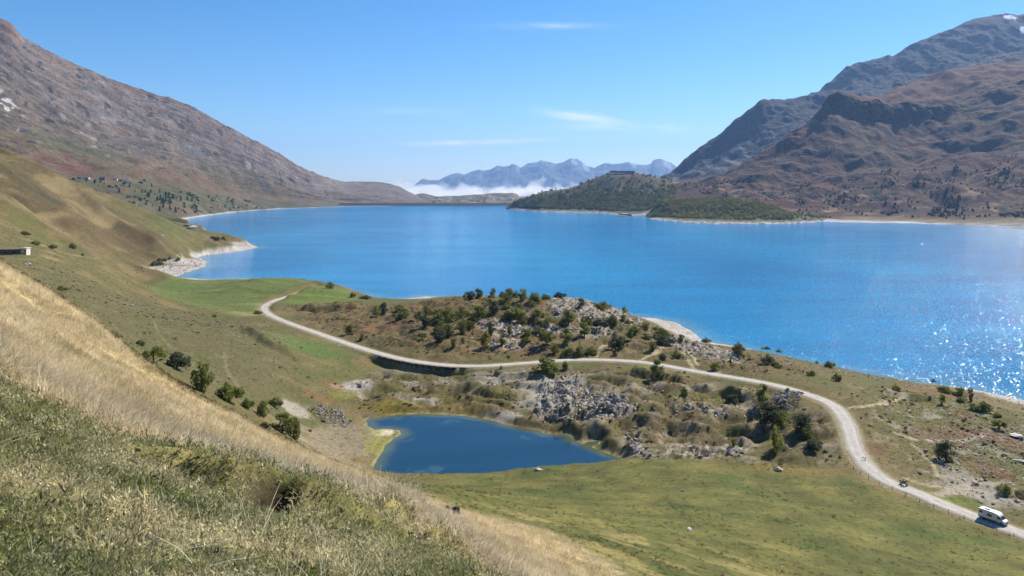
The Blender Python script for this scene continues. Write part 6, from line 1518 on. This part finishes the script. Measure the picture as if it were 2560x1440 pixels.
# tussocks on meadow, hillside, hummocks
x, y = polar_points(150000, 40, 1100, -0.72, 0.72)
z = hz(x, y); gc = np.stack([sample(C[..., i], x, y) for i in range(3)], 1)
bad = (sample(droad, x, y) < 4.0) | (sample(sdP, x, y) < 1.0) | (sample(sdL, x, y) < 6) | (sample(Gm, x, y) > 0.5) | (sample(beach, x, y) > 0.3) | ((gc.min(1) > 0.17) & (rng.random(len(x)) < 0.7))
wild = np.clip(0.22 - 0.12 * sample(mm, x, y) + 0.3 * sample(msp, x, y) + sample(mk, x, y) + sample(mkn, x, y) * 0.8 + 0.7 * sample(me_, x, y) + 0.35 * sstep(0.1, 0.4, fbm(x / 14, y / 14, 3, 761)), 0, 1)
m = (~bad) & (rng.random(len(x)) < wild * 0.9); x, y, gc = x[m], y[m], gc[m]; k = len(x); r = np.hypot(x, y)
gc = np.where(gc.min(1, keepdims=True) > 0.12, rgb(0.16, 0.135, 0.055)[None], gc)
cols = gc * (0.75 + 0.8 * rng.random((k, 1))) * np.where(rng.random((k, 1)) < 0.25, 0.62, 1.0)
grass('tussock_turf', x, y, (0.55 + 0.7 * rng.random(k) ** 2) * (0.6 + r / 420), cols, hump_coll, 3, 'rough tussocky turf over meadow, hillside and hummocks', 'grass', 0.3)
# ------------------------------------------------------------------ roadside things
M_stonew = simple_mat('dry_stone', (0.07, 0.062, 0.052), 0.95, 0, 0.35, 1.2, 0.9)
M_wood = simple_mat('weathered_wood', (0.16, 0.125, 0.09), 0.9, 0, 0.3, 12, 0.3)
M_wire = simple_mat('rusty_wire', (0.20, 0.15, 0.11), 0.6, 0.6, 0.2, 20)
M_whitep = simple_mat('white_paint', (0.78, 0.78, 0.76), 0.45, 0, 0.05, 2)
M_black = simple_mat('black_rubber', (0.022, 0.022, 0.024), 0.75, 0, 0.2, 10)
M_glass = simple_mat('tinted_glass', (0.015, 0.022, 0.028), 0.06, 0, 0.1, 1, 0, 0.6)
M_chrome = simple_mat('grey_metal', (0.42, 0.43, 0.45), 0.35, 0.8, 0.1, 4)
M_red = simple_mat('red_lens', (0.45, 0.02, 0.015), 0.3)
M_lamp = simple_mat('clear_lens', (0.75, 0.76, 0.78), 0.12)
M_grey = simple_mat('grey_plastic', (0.16, 0.165, 0.17), 0.6)

# retaining wall under the road
c = WALL.mean(0); wallo = empty('retaining_wall', (c[0], c[1], 9.0)); tag(wallo, 'dark dry-stone wall holding up the road above the basin', 'wall')
Wd = catmull(np.column_stack([WALL, WALLZ]), 6); V = []
nrow = 14
for i, p in enumerate(Wd):
    e = min(1.0, i / 14, (len(Wd) - 1 - i) / 14)
    for k in range(nrow):
        t = k / (nrow - 1)
        j = 0.5 * float(perlin(np.array([i * 0.43]), np.array([k * 0.61]), 77)[0])
        V.append((p[0] - c[0] + j * 0.5, p[1] - c[1] - 0.45 * (1 - t) + j, p[2] - 9.0 - 0.05 - (1 - t) * (2.0 * e + 0.3) + (0.10 * math.sin(i * 0.7) + 0.08 * math.sin(i * 1.9) if k == nrow - 1 else 0)))
    for k in range(2):
        V.append((p[0] - c[0], p[1] - c[1] + 0.7, p[2] - 9.0 - 0.05 - k * 3.0))
me = mesh_np('stonework', np.array(V), grid_faces(len(Wd), nrow + 2), False)
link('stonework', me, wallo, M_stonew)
# fence along the meadow side of the road
_tf = np.gradient(ROADF[:, :2], axis=0); _tf /= np.linalg.norm(_tf, axis=1)[:, None]
off = np.column_stack([ROADF[:, 0] + _tf[:, 1] * 4.6, ROADF[:, 1] - _tf[:, 0] * 4.6]); pxo = 1280 + FPX * off[:, 0] / off[:, 1]
sel = (pxo > 2120) & (pxo < 2600) & (ROADF[:, 1] < 230); off = off[sel]
s_ = np.concatenate([[0], np.cumsum(np.linalg.norm(np.diff(off, axis=0), axis=1))])
fx = np.interp(np.arange(0, s_[-1], 3.6), s_, off[:, 0]); fy = np.interp(np.arange(0, s_[-1], 3.6), s_, off[:, 1]); fz = hz(fx, fy)
fence = empty('fence', (fx[0], fy[0], fz[0])); tag(fence, 'post and wire fence between meadow and road', 'fence')
mb = MB(); mb.tube([(0, 0, -0.4), (0.01, 0, 0.6), (0.0, 0.01, 1.15)], [0.075, 0.07, 0.06], 7); post_me = mb.mesh('post'); post_me.materials.append(M_wood)
fr_ = random.Random(4)
for i in range(len(fx)):
    o = bpy.data.objects.new('post', post_me); COL.objects.link(o); o.parent = fence; o.location = (fx[i] - fx[0], fy[i] - fy[0], fz[i] - fz[0]); o.rotation_euler = (fr_.gauss(0, .07), fr_.gauss(0, .07), fr_.random() * 6); o.scale = (1, 1, fr_.uniform(.85, 1.1))
for hgt in (0.55, 1.0):
    mb = MB(); mb.tube([(fx[i] - fx[0], fy[i] - fy[0], fz[i] - fz[0] + hgt) for i in range(len(fx))], 0.012, 4, False); mb.build('wire', M_wire, fence)

# barrier pole, sign post
p = ground_at(2163, 1152); b_ = empty('barrier', p); tag(b_, 'white barrier pole swung open beside the road', 'barrier')
mb = MB(); mb.box(0, 0, 0.5, 0.18, 0.18, 1.1); mb.build('post', M_grey, b_)
mb = MB(); mb.tube([(-0.5, 0, 0.95), (2.4, 0.1, 0.98)], [0.055, 0.04], 8); mb.build('pole', M_whitep, b_)
mb = MB(); mb.box(-0.62, 0, 0.95, 0.3, 0.2, 0.24); mb.build('counterweight', M_grey, b_)
p = ground_at(2130, 1003); sgn = empty('sign_post', p); tag(sgn, 'dark wooden sign post standing on the grass by the road bend', 'sign')
mb = MB(); mb.tube([(0, 0, -0.3), (0, 0, 2.9)], 0.10, 8); mb.build('post', M_wood, sgn)
mb = MB(); mb.box(-0.12, -0.14, 2.65, 0.75, 0.06, 0.5); mb.build('panel', M_wood, sgn, 0.01)
mb = MB(); mb.tube([(-2.6, 0.2, 0.0), (-2.6, 0.2, 1.0)], 0.07, 6); mb.tube([(-2.6, 0.2, 0.9), (0, 0, 0.9)], 0.05, 6); mb.tube([(-2.6, 0.2, 0.4), (0, 0, 0.4)], 0.05, 6); mb.build('rail', M_wood, sgn)
p = ground_at(2153, 1047); pst = empty('marker_post', p); tag(pst, 'short dark marker post in the grass right of the road', 'post')
mb = MB(); mb.tube([(0, 0, -0.2), (0, 0, 0.75)], [0.28, 0.22], 8); mb.build('stump', M_wood, pst)
mb = MB(); mb.disc((0, 0, 0.77), (0, 0, 1), 0.26, 0.08, 10); mb.build('cap', M_black, pst)
p = ground_at(1130, 1283)
mb = MB()  # row of tapered near-black boxes forming one clump
for i in range(9):
    a = -0.8 + 0.2 * i; mb.box(a, 0.05 * math.sin(i * 2), 0.42 + 0.06 * math.sin(i * 2.3), 0.34, 0.5 + 0.1 * math.cos(i), 0.80 + 0.08 * math.cos(i * 1.7) - (0.22 if i in (3, 4) else 0) + 0, 0.25 * math.sin(i * 1.3), 0.8)
M_clump = simple_mat('clump_black', (0.012, 0.010, 0.009), 0.95, 0, 0.4, 6, 0.8)
cl = mb.build('black_clump', M_clump, None, 0.05); cl.location = p; cl.rotation_euler = (0, 0.05, -0.1); sc_ = 38 * p.y / FPX / 1.95; cl.scale = (sc_,) * 3
tag(cl, 'black blocky clump in the dry grass above the meadow', 'clump')

# ------------------------------------------------------------------ camper van
def pnt_road(px_, offs):
    i = int(np.argmin(np.abs((1280 + FPX * ROADF[:, 0] / ROADF[:, 1]) - px_) + 1e3 * (ROADF[:, 1] > 260)))
    t = _tf[i]; q = ROADF[i]
    return Vector((q[0] - t[1] * offs, q[1] + t[0] * offs, q[2] + 0.05)), math.atan2(t[1], t[0])
vp, va = pnt_road(2478, 1.0)
van = empty('camper_van', vp, va); van.scale = (0.84,) * 3; tag(van, 'white camper van driving towards the right on the pale road', 'camper van')
prof = [(-3.5, 0.5), (-3.55, 1.2), (-3.5, 2.72), (-3.3, 2.86), (0.7, 2.86), (1.5, 2.78), (2.0, 2.52), (2.12, 2.26), (1.45, 2.2), (1.35, 0.5)]
mb = MB(); mb.prism(prof, 'y', -1.14, 1.14); body = mb.build('body', M_whitep, van, 0.06)
prof = [(1.3, 0.42), (1.3, 2.24), (2.16, 2.24), (2.80, 1.46), (3.32, 1.26), (3.50, 0.98), (3.52, 0.42)]
mb = MB(); mb.prism(prof, 'y', -1.0, 1.0); cab = mb.build('cab', M_whitep, van, 0.06)
mb = MB(); mb.add([(2.21, -0.88, 2.19), (2.21, 0.88, 2.19), (2.80, 0.92, 1.50), (2.80, -0.92, 1.50), (2.17, -0.88, 2.16), (2.17, 0.88, 2.16), (2.76, 0.92, 1.47), (2.76, -0.92, 1.47)], [(0, 1, 2, 3), (4, 7, 6, 5), (0, 4, 5, 1), (1, 5, 6, 2), (2, 6, 7, 3), (3, 7, 4, 0)])
mb.build('windscreen', M_glass, van)
for sd in (-1, 1):
    mb = MB(); y0, y1 = sd * 0.995, sd * 1.012
    mb.add([(1.5, y0, 1.45), (2.6, y0, 1.45), (2.12, y0, 2.1), (1.5, y0, 2.1), (1.5, y1, 1.45), (2.6, y1, 1.45), (2.12, y1, 2.1), (1.5, y1, 2.1)], [(0, 3, 2, 1), (4, 5, 6, 7), (0, 1, 5, 4), (1, 2, 6, 5), (2, 3, 7, 6), (3, 0, 4, 7)]); mb.build('cab_window', M_glass, van)
    for (xx, w, z0) in ((-2.75, 0.7, 2.0), (-0.5, 1.15, 1.75)):
        mb = MB(); mb.box(xx, sd * 1.145, z0, w, 0.05, 0.5); w_ = mb.build('side_window', M_glass, van, 0.015)
        mb = MB(); mb.box(xx, sd * 1.143, z0, w + 0.1, 0.03, 0.6); mb.build('frame', M_grey, w_)
    mb = MB(); mb.box(-0.9, sd * 1.15, 0.62, 4.9, 0.03, 0.22); mb.build('skirt', M_grey, van)
    mb = MB(); mb.box(2.55, sd * 1.18, 1.62, 0.12, 0.28, 0.34); mb.build('mirror', M_black, van, 0.03)
    mb = MB(); mb.box(3.42, sd * 0.72, 1.02, 0.20, 0.34, 0.20); mb.build('headlight', M_lamp, van, 0.03)
    mb = MB(); mb.box(-3.54, sd * 0.95, 0.95, 0.08, 0.16, 0.4); mb.build('tail_light', M_red, van)
    for xx in (-1.9, 2.55):
        mb = MB(); mb.disc((xx, sd * 0.92, 0.36), (0, 1, 0), 0.36, 0.24, 20); ty = mb.build('tyre', M_black, van)
        mb = MB(); mb.disc((xx, sd * 0.95, 0.36), (0, 1, 0), 0.21, 0.22, 16); mb.build('rim', M_chrome, ty)
        mb = MB(); mb.disc((xx, sd * 0.93 if xx < 0 else sd * 0.82, 0.42), (0, 1, 0), 0.46, 0.44 if xx < 0 else 0.38, 20); mb.build('wheel_arch', M_black, van)
mb = MB(); mb.box(3.50, 0, 0.80, 0.06, 1.1, 0.22); mb.build('grille', M_black, van)
mb = MB(); mb.box(3.50, 0, 0.50, 0.14, 1.9, 0.22); mb.build('bumper', M_grey, van, 0.03)
mb = MB(); mb.box(-3.5, 0, 2.0, 0.12, 1.3, 0.55); mb.build('rear_window', M_glass, van, 0.02)
mb = MB(); mb.box(-3.52, 0, 0.52, 0.14, 2.2, 0.2); mb.build('rear_bumper', M_grey, van, 0.03)
for xx in (-2.4, 0.2):
    mb = MB(); mb.box(xx, 0.1, 2.92, 0.6, 0.6, 0.12); mb.build('roof_hatch', M_whitep, van, 0.03)
mb = MB(); mb.box(-1.3, -0.25, 2.90, 1.3, 0.62, 0.05); mb.build('solar_panel', M_glass, van)
mb = MB(); mb.box(-1.2, -1.19, 2.66, 3.6, 0.12, 0.14); mb.build('awning', M_grey, van, 0.02)
mb = MB(); mb.box(-1.75, -1.147, 1.35, 0.62, 0.02, 1.7); d_ = mb.build('door', M_whitep, van)
mb = MB(); mb.box(-1.55, -1.168, 1.3, 0.06, 0.04, 0.14); mb.build('handle', M_black, d_)
mb = MB(); mb.box(2.3, 0, 0.36, 2.3, 1.7, 0.12); mb.box(-1.2, 0, 0.42, 4.4, 1.9, 0.12); mb.build('chassis', M_black, van)

# ------------------------------------------------------------------ people
def person_mesh(name, J, E, mats, zone):
    """skin one continuous figure over joints J (name: (pos, radius)), edges E; zone(face centre) -> material index"""
    names = list(J); me = bpy.data.meshes.new(name)
    me.from_pydata([J[n][0] for n in names], [(names.index(a), names.index(b)) for a, b in E], [])
    o = bpy.data.objects.new(name, me); COL.objects.link(o)
    o.modifiers.new('skin', 'SKIN'); sk = me.skin_vertices[0].data
    for i, n_ in enumerate(names):
        r = J[n_][1]; sk[i].radius = (r, r) if not hasattr(r, '__len__') else r
        sk[i].use_root = (n_ == 'pelvis')
    ss = o.modifiers.new('sub', 'SUBSURF'); ss.levels = 2; ss.render_levels = 2
    dg = bpy.context.evaluated_depsgraph_get()
    m2 = bpy.data.meshes.new_from_object(o.evaluated_get(dg))
    bpy.data.objects.remove(o)
    m2.materials.clear()
    for m in mats: m2.materials.append(m)
    for p_ in m2.polygons: p_.material_index = zone(p_.center); p_.use_smooth = True
    m2.name = name
    return m2
M_suit = simple_mat('dark_riding_suit', (0.025, 0.025, 0.03), 0.7, 0, 0.2, 6)
M_jack = simple_mat('grey_jacket', (0.30, 0.30, 0.33), 0.7, 0, 0.2, 6)
M_skin = simple_mat('skin', (0.42, 0.26, 0.19), 0.6)
M_hair = simple_mat('dark_hair', (0.03, 0.02, 0.015), 0.8)
M_helm = simple_mat('white_helmet', (0.72, 0.72, 0.74), 0.2, coat=0.5)
def limbs(J, side, sh, el, wr, hip, kn, an, toe):
    J['sho' + side] = (sh, 0.075); J['elb' + side] = (el, 0.052); J['wri' + side] = (wr, 0.036)
    d = (Vector(wr) - Vector(el)).normalized(); J['palm' + side] = (tuple(Vector(wr) + d * 0.07), (0.042, 0.02)); 
    for k in range(4): J['fin%d%s' % (k, side)] = (tuple(Vector(wr) + d * (0.16 + 0.01 * (1.5 - abs(k - 1.5))) + Vector((0.018 * (k - 1.5), 0, -0.02))), 0.009)
    J['thu' + side] = (tuple(Vector(wr) + d * 0.09 + Vector((0.05, 0, 0.0))), 0.010)
    J['hip' + side] = (hip, 0.095); J['kne' + side] = (kn, 0.062); J['ank' + side] = (an, 0.045); J['toe' + side] = (toe, 0.036)
    E = [('chest', 'sho' + side), ('sho' + side, 'elb' + side), ('elb' + side, 'wri' + side), ('wri' + side, 'palm' + side), ('palm' + side, 'thu' + side), ('pelvis', 'hip' + side), ('hip' + side, 'kne' + side), ('kne' + side, 'ank' + side), ('ank' + side, 'toe' + side)]
    return E + [('palm' + side, 'fin%d%s' % (k, side)) for k in range(4)]
# rider, seated facing +x
J = {'pelvis': ((-0.25, 0, 0.92), 0.15), 'belly': ((-0.2, 0, 1.1), 0.14), 'chest': ((-0.08, 0, 1.32), 0.16), 'neck': ((-0.02, 0, 1.48), 0.06), 'head': ((0.02, 0, 1.6), 0.095), 'crown': ((0.02, 0, 1.72), 0.075)}
E = [('pelvis', 'belly'), ('belly', 'chest'), ('chest', 'neck'), ('neck', 'head'), ('head', 'crown')]
for sd, y_ in (('l', 1), ('r', -1)):
    E += limbs(J, sd, (-0.06, 0.19 * y_, 1.40), (0.14, 0.30 * y_, 1.18), (0.38, 0.30 * y_, 1.10), (-0.22, 0.11 * y_, 0.88), (0.18, 0.22 * y_, 0.72), (-0.08, 0.22 * y_, 0.38), (0.08, 0.23 * y_, 0.33))
rider_me = person_mesh('body', J, E, [M_suit, M_jack, M_skin], lambda q: 1 if (q.z > 1.02 and q.z < 1.46 and abs(q.x) < 0.3) else 0)
mp, ma = pnt_road(2249, 1.7)
rider = empty('person', mp, ma); tag(rider, 'motorcyclist in grey jacket and white helmet riding on the road', 'person')
link('body', rider_me, rider)
bm = bmesh.new(); bmesh.ops.create_uvsphere(bm, u_segments=16, v_segments=10, radius=0.155)
for v in bm.verts: v.co = (v.co.x * 1.12 + 0.03, v.co.y, v.co.z * 1.1 + 1.66)
me = bpy.data.meshes.new('helmet'); bm.to_mesh(me); bm.free(); hl = link('helmet', me, rider, M_helm, True)
mb = MB(); mb.box(0.185, 0, 1.66, 0.05, 0.2, 0.09); mb.build('visor', M_glass, hl, 0.02)
moto = empty('motorcycle', mp, ma); tag(moto, 'dark touring motorcycle carrying a rider along the road', 'motorcycle')
for xx in (-0.72, 0.78):
    mb = MB(); mb.disc((xx, 0, 0.32), (0, 1, 0), 0.32, 0.15, 20); ty = mb.build('tyre', M_black, moto)
    mb = MB(); mb.disc((xx, 0, 0.32), (0, 1, 0), 0.2, 0.17, 16); mb.build('rim', M_chrome, ty)
mb = MB(); mb.prism([(-0.75, 0.78), (-0.3, 0.80), (0.05, 0.92), (0.42, 0.98), (0.5, 0.8), (0.3, 0.45), (-0.35, 0.35), (-0.5, 0.6)], 'y', -0.16, 0.16); mb.build('frame', M_black, moto, 0.03)
mb = MB(); mb.prism([(0.0, 0.88), (0.42, 0.98), (0.42, 0.82), (0.05, 0.75)], 'y', -0.2, 0.2); mb.build('tank', M_suit, moto, 0.04)
mb = MB(); mb.prism([(-0.85, 0.84), (-0.05, 0.84), (-0.05, 0.76), (-0.8, 0.74)], 'y', -0.17, 0.17); mb.build('seat', M_black, moto, 0.02)
mb = MB(); mb.prism([(0.42, 1.0), (0.6, 1.36), (0.72, 1.0), (0.66, 0.75), (0.5, 0.75)], 'y', -0.22, 0.22); mb.build('fairing', M_black, moto, 0.03)
mb = MB(); mb.box(0.74, 0, 0.93, 0.06, 0.2, 0.14); mb.build('headlight', M_lamp, moto, 0.02)
for y_ in (-1, 1):
    mb = MB(); mb.box(-0.65, 0.33 * y_, 0.66, 0.5, 0.2, 0.36); mb.build('pannier', M_grey, moto, 0.03)
    mb = MB(); mb.tube([(0.55, 0.09 * y_, 0.95), (0.78, 0.09 * y_, 0.32)], 0.035, 8); mb.build('fork', M_chrome, moto)
mb = MB(); mb.tube([(0.38, -0.38, 1.1), (0.48, 0, 1.05), (0.38, 0.38, 1.1)], 0.02, 8); mb.build('handlebar', M_black, moto)
mb = MB(); mb.tube([(0.0, -0.18, 0.35), (-0.5, -0.2, 0.4), (-0.95, -0.2, 0.5)], 0.05, 8); mb.build('exhaust', M_chrome, moto)
mb = MB(); mb.box(-0.1, 0, 0.5, 0.5, 0.34, 0.34); mb.build('engine', M_chrome, moto, 0.03)
mb = MB(); mb.box(-0.95, 0, 0.98, 0.36, 0.4, 0.3); mb.build('top_case', M_grey, moto, 0.03)
# walker on the shore
J = {'pelvis': ((0, 0, 0.95), 0.14), 'belly': ((0, 0, 1.1), 0.13), 'chest': ((0, 0, 1.33), 0.155), 'neck': ((0, 0, 1.5), 0.055), 'head': ((0.01, 0, 1.63), 0.09), 'crown': ((0, 0, 1.75), 0.07)}
E = [('pelvis', 'belly'), ('belly', 'chest'), ('chest', 'neck'), ('neck', 'head'), ('head', 'crown')]
for sd, y_ in (('l', 1), ('r', -1)):
    E += limbs(J, sd, (0, 0.19 * y_, 1.42), (0.03 * y_, 0.25 * y_, 1.14), (0.10, 0.25 * y_, 0.9), (0, 0.10 * y_, 0.9), (0.10 * y_, 0.11 * y_, 0.49), (0.05 * y_ - 0.05, 0.11 * y_, 0.08), (0.05 * y_ + 0.12, 0.12 * y_, 0.04))
walk_me = person_mesh('body', J, E, [M_suit, M_skin], lambda q: 1 if q.z > 1.54 else 0)
wp_ = ground_at(2172, 944)
wk = empty('person', wp_, 2.2); tag(wk, 'walker in dark clothes standing on the pale shore by the lake', 'person')
link('body', walk_me, wk)
bm = bmesh.new(); bmesh.ops.create_uvsphere(bm, u_segments=14, v_segments=9, radius=0.115)
for v in bm.verts: v.co = (v.co.x - 0.025, v.co.y, v.co.z * 0.9 + 1.74)
me = bpy.data.meshes.new('hair'); bm.to_mesh(me); bm.free(); link('hair', me, wk, M_hair, True)
wk.scale = (1.05,) * 3

# ------------------------------------------------------------------ buildings on the left
M_wallp = simple_mat('pale_render', (0.62, 0.57, 0.48), 0.9, 0, 0.12, 0.8, 0.2)
M_walls = simple_mat('grey_masonry', (0.17, 0.155, 0.14), 0.95, 0, 0.25, 0.9, 0.5)
M_roofg = simple_mat('slab_roof', (0.13, 0.125, 0.12), 0.9, 0, 0.25, 0.9, 0.4)
M_roofturf = simple_mat('turf_roof', (0.20, 0.175, 0.085), 0.95, 0, 0.3, 0.8, 0.5)
M_dark = simple_mat('dark_opening', (0.02, 0.02, 0.022), 0.8)
hp_ = ground_at(66, 637); hr = math.atan2(-20, -60)
hut = empty('hut', (hp_.x, hp_.y, hp_.z - 0.3), math.radians(8)); tag(hut, 'long low hut with a turf roof and a white gable end', 'hut')
k = hp_.y / FPX
Lh = 78 * k
mb = MB(); mb.box(-Lh / 2 - 1.2, 0.6, 1.45, Lh, 4.0, 2.9); mb.build('wall', M_walls, hut)
mb = MB(); mb.prism([(-2.1, 2.92), (2.9, 2.92), (2.9, 4.1), (1.0, 4.3), (-2.1, 3.3)], 'x', -Lh - 1.5, -1.1); mb.build('roof', M_roofturf, hut)
mb = MB(); mb.box(-0.55, 0.4, 1.75, 2.6, 4.2, 3.5); gb = mb.build('gable_end', M_wallp, hut)
mb = MB(); mb.box(-0.5, 0.35, 3.66, 3.1, 4.8, 0.3); mb.build('gable_roof', M_wallp, hut)
mb = MB(); mb.box(0.1, -1.72, 2.35, 0.7, 0.1, 0.7); mb.build('window', M_dark, hut)
for xx in (-1.2, -0.2, 0.5):
    mb = MB(); mb.box(xx, -1.72, 0.75, 0.34, 0.1, 1.3); mb.build('opening', M_dark, hut)
for xx in (-5, -9, -12.5):
    mb = MB(); mb.box(xx, -1.42, 1.7, 1.6, 0.08, 0.7); mb.build('window', M_dark, hut)
mb = MB(); mb.box(-Lh / 2, -2.3, 0.8, Lh * 0.7, 0.5, 0.8); mb.build('low_wall', M_walls, hut)

def house(name, px_, py_, wpx, hpx, label, cat, pale=True, roofh=0.35, rz=0.15, nwin=3, ruin=False):
    p = loft_hit(LMP, LMS, px_, py_ + 1, 10); k = p.y / FPX; W_, H_ = wpx * k, hpx * k; D_ = W_ * 0.55
    t = empty(name, (p.x, p.y, p.z - 0.8), rz); tag(t, label, cat)
    wm = M_wallp if pale else M_walls
    mb = MB(); mb.box(0, 0, H_ / 2 + 0.2, W_, D_, H_ + 0.4); mb.build('wall', wm, t)
    if not ruin:
        mb = MB(); o_ = 0.4; z0 = H_ + 0.42; mb.prism([(-D_ / 2 - o_, z0), (D_ / 2 + o_, z0), (0, z0 + D_ * roofh)], 'x', -W_ / 2 - o_, W_ / 2 + o_); r_ = mb.build('roof', M_roofg, t)
        mb = MB(); mb.box(W_ * 0.25, 0.3, z0 + D_ * roofh, 0.9, 0.9, 1.6); mb.build('chimney', M_walls, r_)
    else:
        mb = MB()
        for i in range(5): mb.box(-W_ / 2 + W_ * (i + .5) / 5, -D_ / 2, H_ + 0.4 + 0.5 * abs(math.sin(i * 2.1)), W_ / 5.2, 0.8, 1.0 + abs(math.sin(i * 2.1)))
        mb.build('broken_wall_top', wm, t)
    for i in range(nwin):
        mb = MB(); mb.box(-W_ / 2 + W_ * (i + .5) / nwin, -D_ / 2 - 0.03, H_ * 0.55, 1.3, 0.12, 1.7); mb.build('window', M_dark, t)
    mb = MB(); mb.box(W_ * 0.12, -D_ / 2 - 0.03, 1.2, 1.3, 0.12, 2.3); mb.build('door', M_dark, t)
    return t
house('stone_house', 213, 448, 16, 4.5, 'long pale house, second building from the left on the terrace', 'house', True, 0.25)
house('stone_house', 197, 447, 9, 3.6, 'small grey house at the left end of the terrace', 'house', False, 0.3, 0.1, 2)
house('stone_house', 256, 451, 13, 4.5, 'dark roofed stone house left of the white house', 'house', False, 0.5, 0.2, 3)
house('stone_house', 288, 450, 11, 4.2, 'white house just left of the stone pyramid', 'house', True, 0.22, 0.05, 3)
house('ruined_house', 301, 453, 10, 3.0, 'low roofless ruin touching the stone pyramid', 'ruin', False, 0.3, 0.1, 2, True)
house('ruined_house', 352, 459, 12, 3.4, 'brown roofless ruin right of the stone pyramid', 'ruin', False, 0.3, -0.1, 2, True)
house('stone_house', 358, 450, 13, 2.6, 'long low grey building above the ruin', 'house', False, 0.2, 0.0, 3)
house('stone_house', 26, 422, 7, 3.5, 'tiny pale house on the crest of the golden spur', 'house', True, 0.4, 0.3, 1)
p = loft_hit(LMP, LMS, 314, 458, 10); k = p.y / FPX
pyr = empty('stone_pyramid', (p.x, p.y, p.z - 1.0), 0.5); tag(pyr, 'pointed grey stone pyramid building among the houses', 'pyramid')
M_pale = simple_mat('pale_stone', (0.40, 0.385, 0.36), 0.9, 0, 0.15, 0.5, 0.2)
S_ = 13.5 * k; Hp = 17 * k
mb = MB(); mb.add([(-S_ / 2, -S_ / 2, 0.8), (S_ / 2, -S_ / 2, 0.8), (S_ / 2, S_ / 2, 0.8), (-S_ / 2, S_ / 2, 0.8), (0, 0, Hp)], [(0, 3, 2, 1), (0, 1, 4), (1, 2, 4), (2, 3, 4), (3, 0, 4)]); mb.build('spire', M_pale, pyr)
mb = MB(); mb.box(0, 0, 0.4, S_ * 1.12, S_ * 1.12, 0.9); mb.build('base', M_walls, pyr)
mb = MB(); mb.prism([(-1.3, 0.9), (1.3, 0.9), (1.3, 2.9), (0, 3.8), (-1.3, 2.9)], 'y', -S_ / 2 - 0.6, -S_ / 2 + 2.0); po = mb.build('porch', M_walls, pyr)
mb = MB(); mb.box(0, -S_ / 2 - 0.62, 1.8, 1.3, 0.1, 1.9); mb.build('door', M_dark, po)
# fort on the hill
fp = Vector(world_d(1555, 432.0, 2712)); k = fp.y / FPX
fort = empty('fort', (fp.x, fp.y, fp.z - 0.5), 0.0); tag(fort, 'long flat-topped ruined fort on the summit of the wooded hill', 'fort')
Lf = 61 * k
mb = MB(); mb.box(0, 0, 3.2, Lf, 26, 6.4); mb.build('wall', M_walls, fort)
mb = MB()
for i in range(12): mb.box(-Lf / 2 + Lf * (i + .5) / 12, -12.5, 6.6 + 0.35 * math.sin(i * 2.7), Lf / 12.6, 1.6, 0.9 + 0.5 * math.sin(i * 1.9))
mb.build('parapet', M_walls, fort)
for i in range(9):
    mb = MB(); mb.box(-Lf / 2 + Lf * (i + .5) / 9, -13.0, 3.4, 2.2, 0.2, 2.2); mb.build('embrasure', M_dark, fort)
mb = MB(); mb.box(-Lf * 0.32, 0, 7.6, 9, 9, 2.6); mb.build('tower', M_walls, fort)
mb = MB(); mb.box(0, -13.6, 1.0, Lf + 6, 1.4, 2.4); mb.build('outer_wall', M_walls, fort)
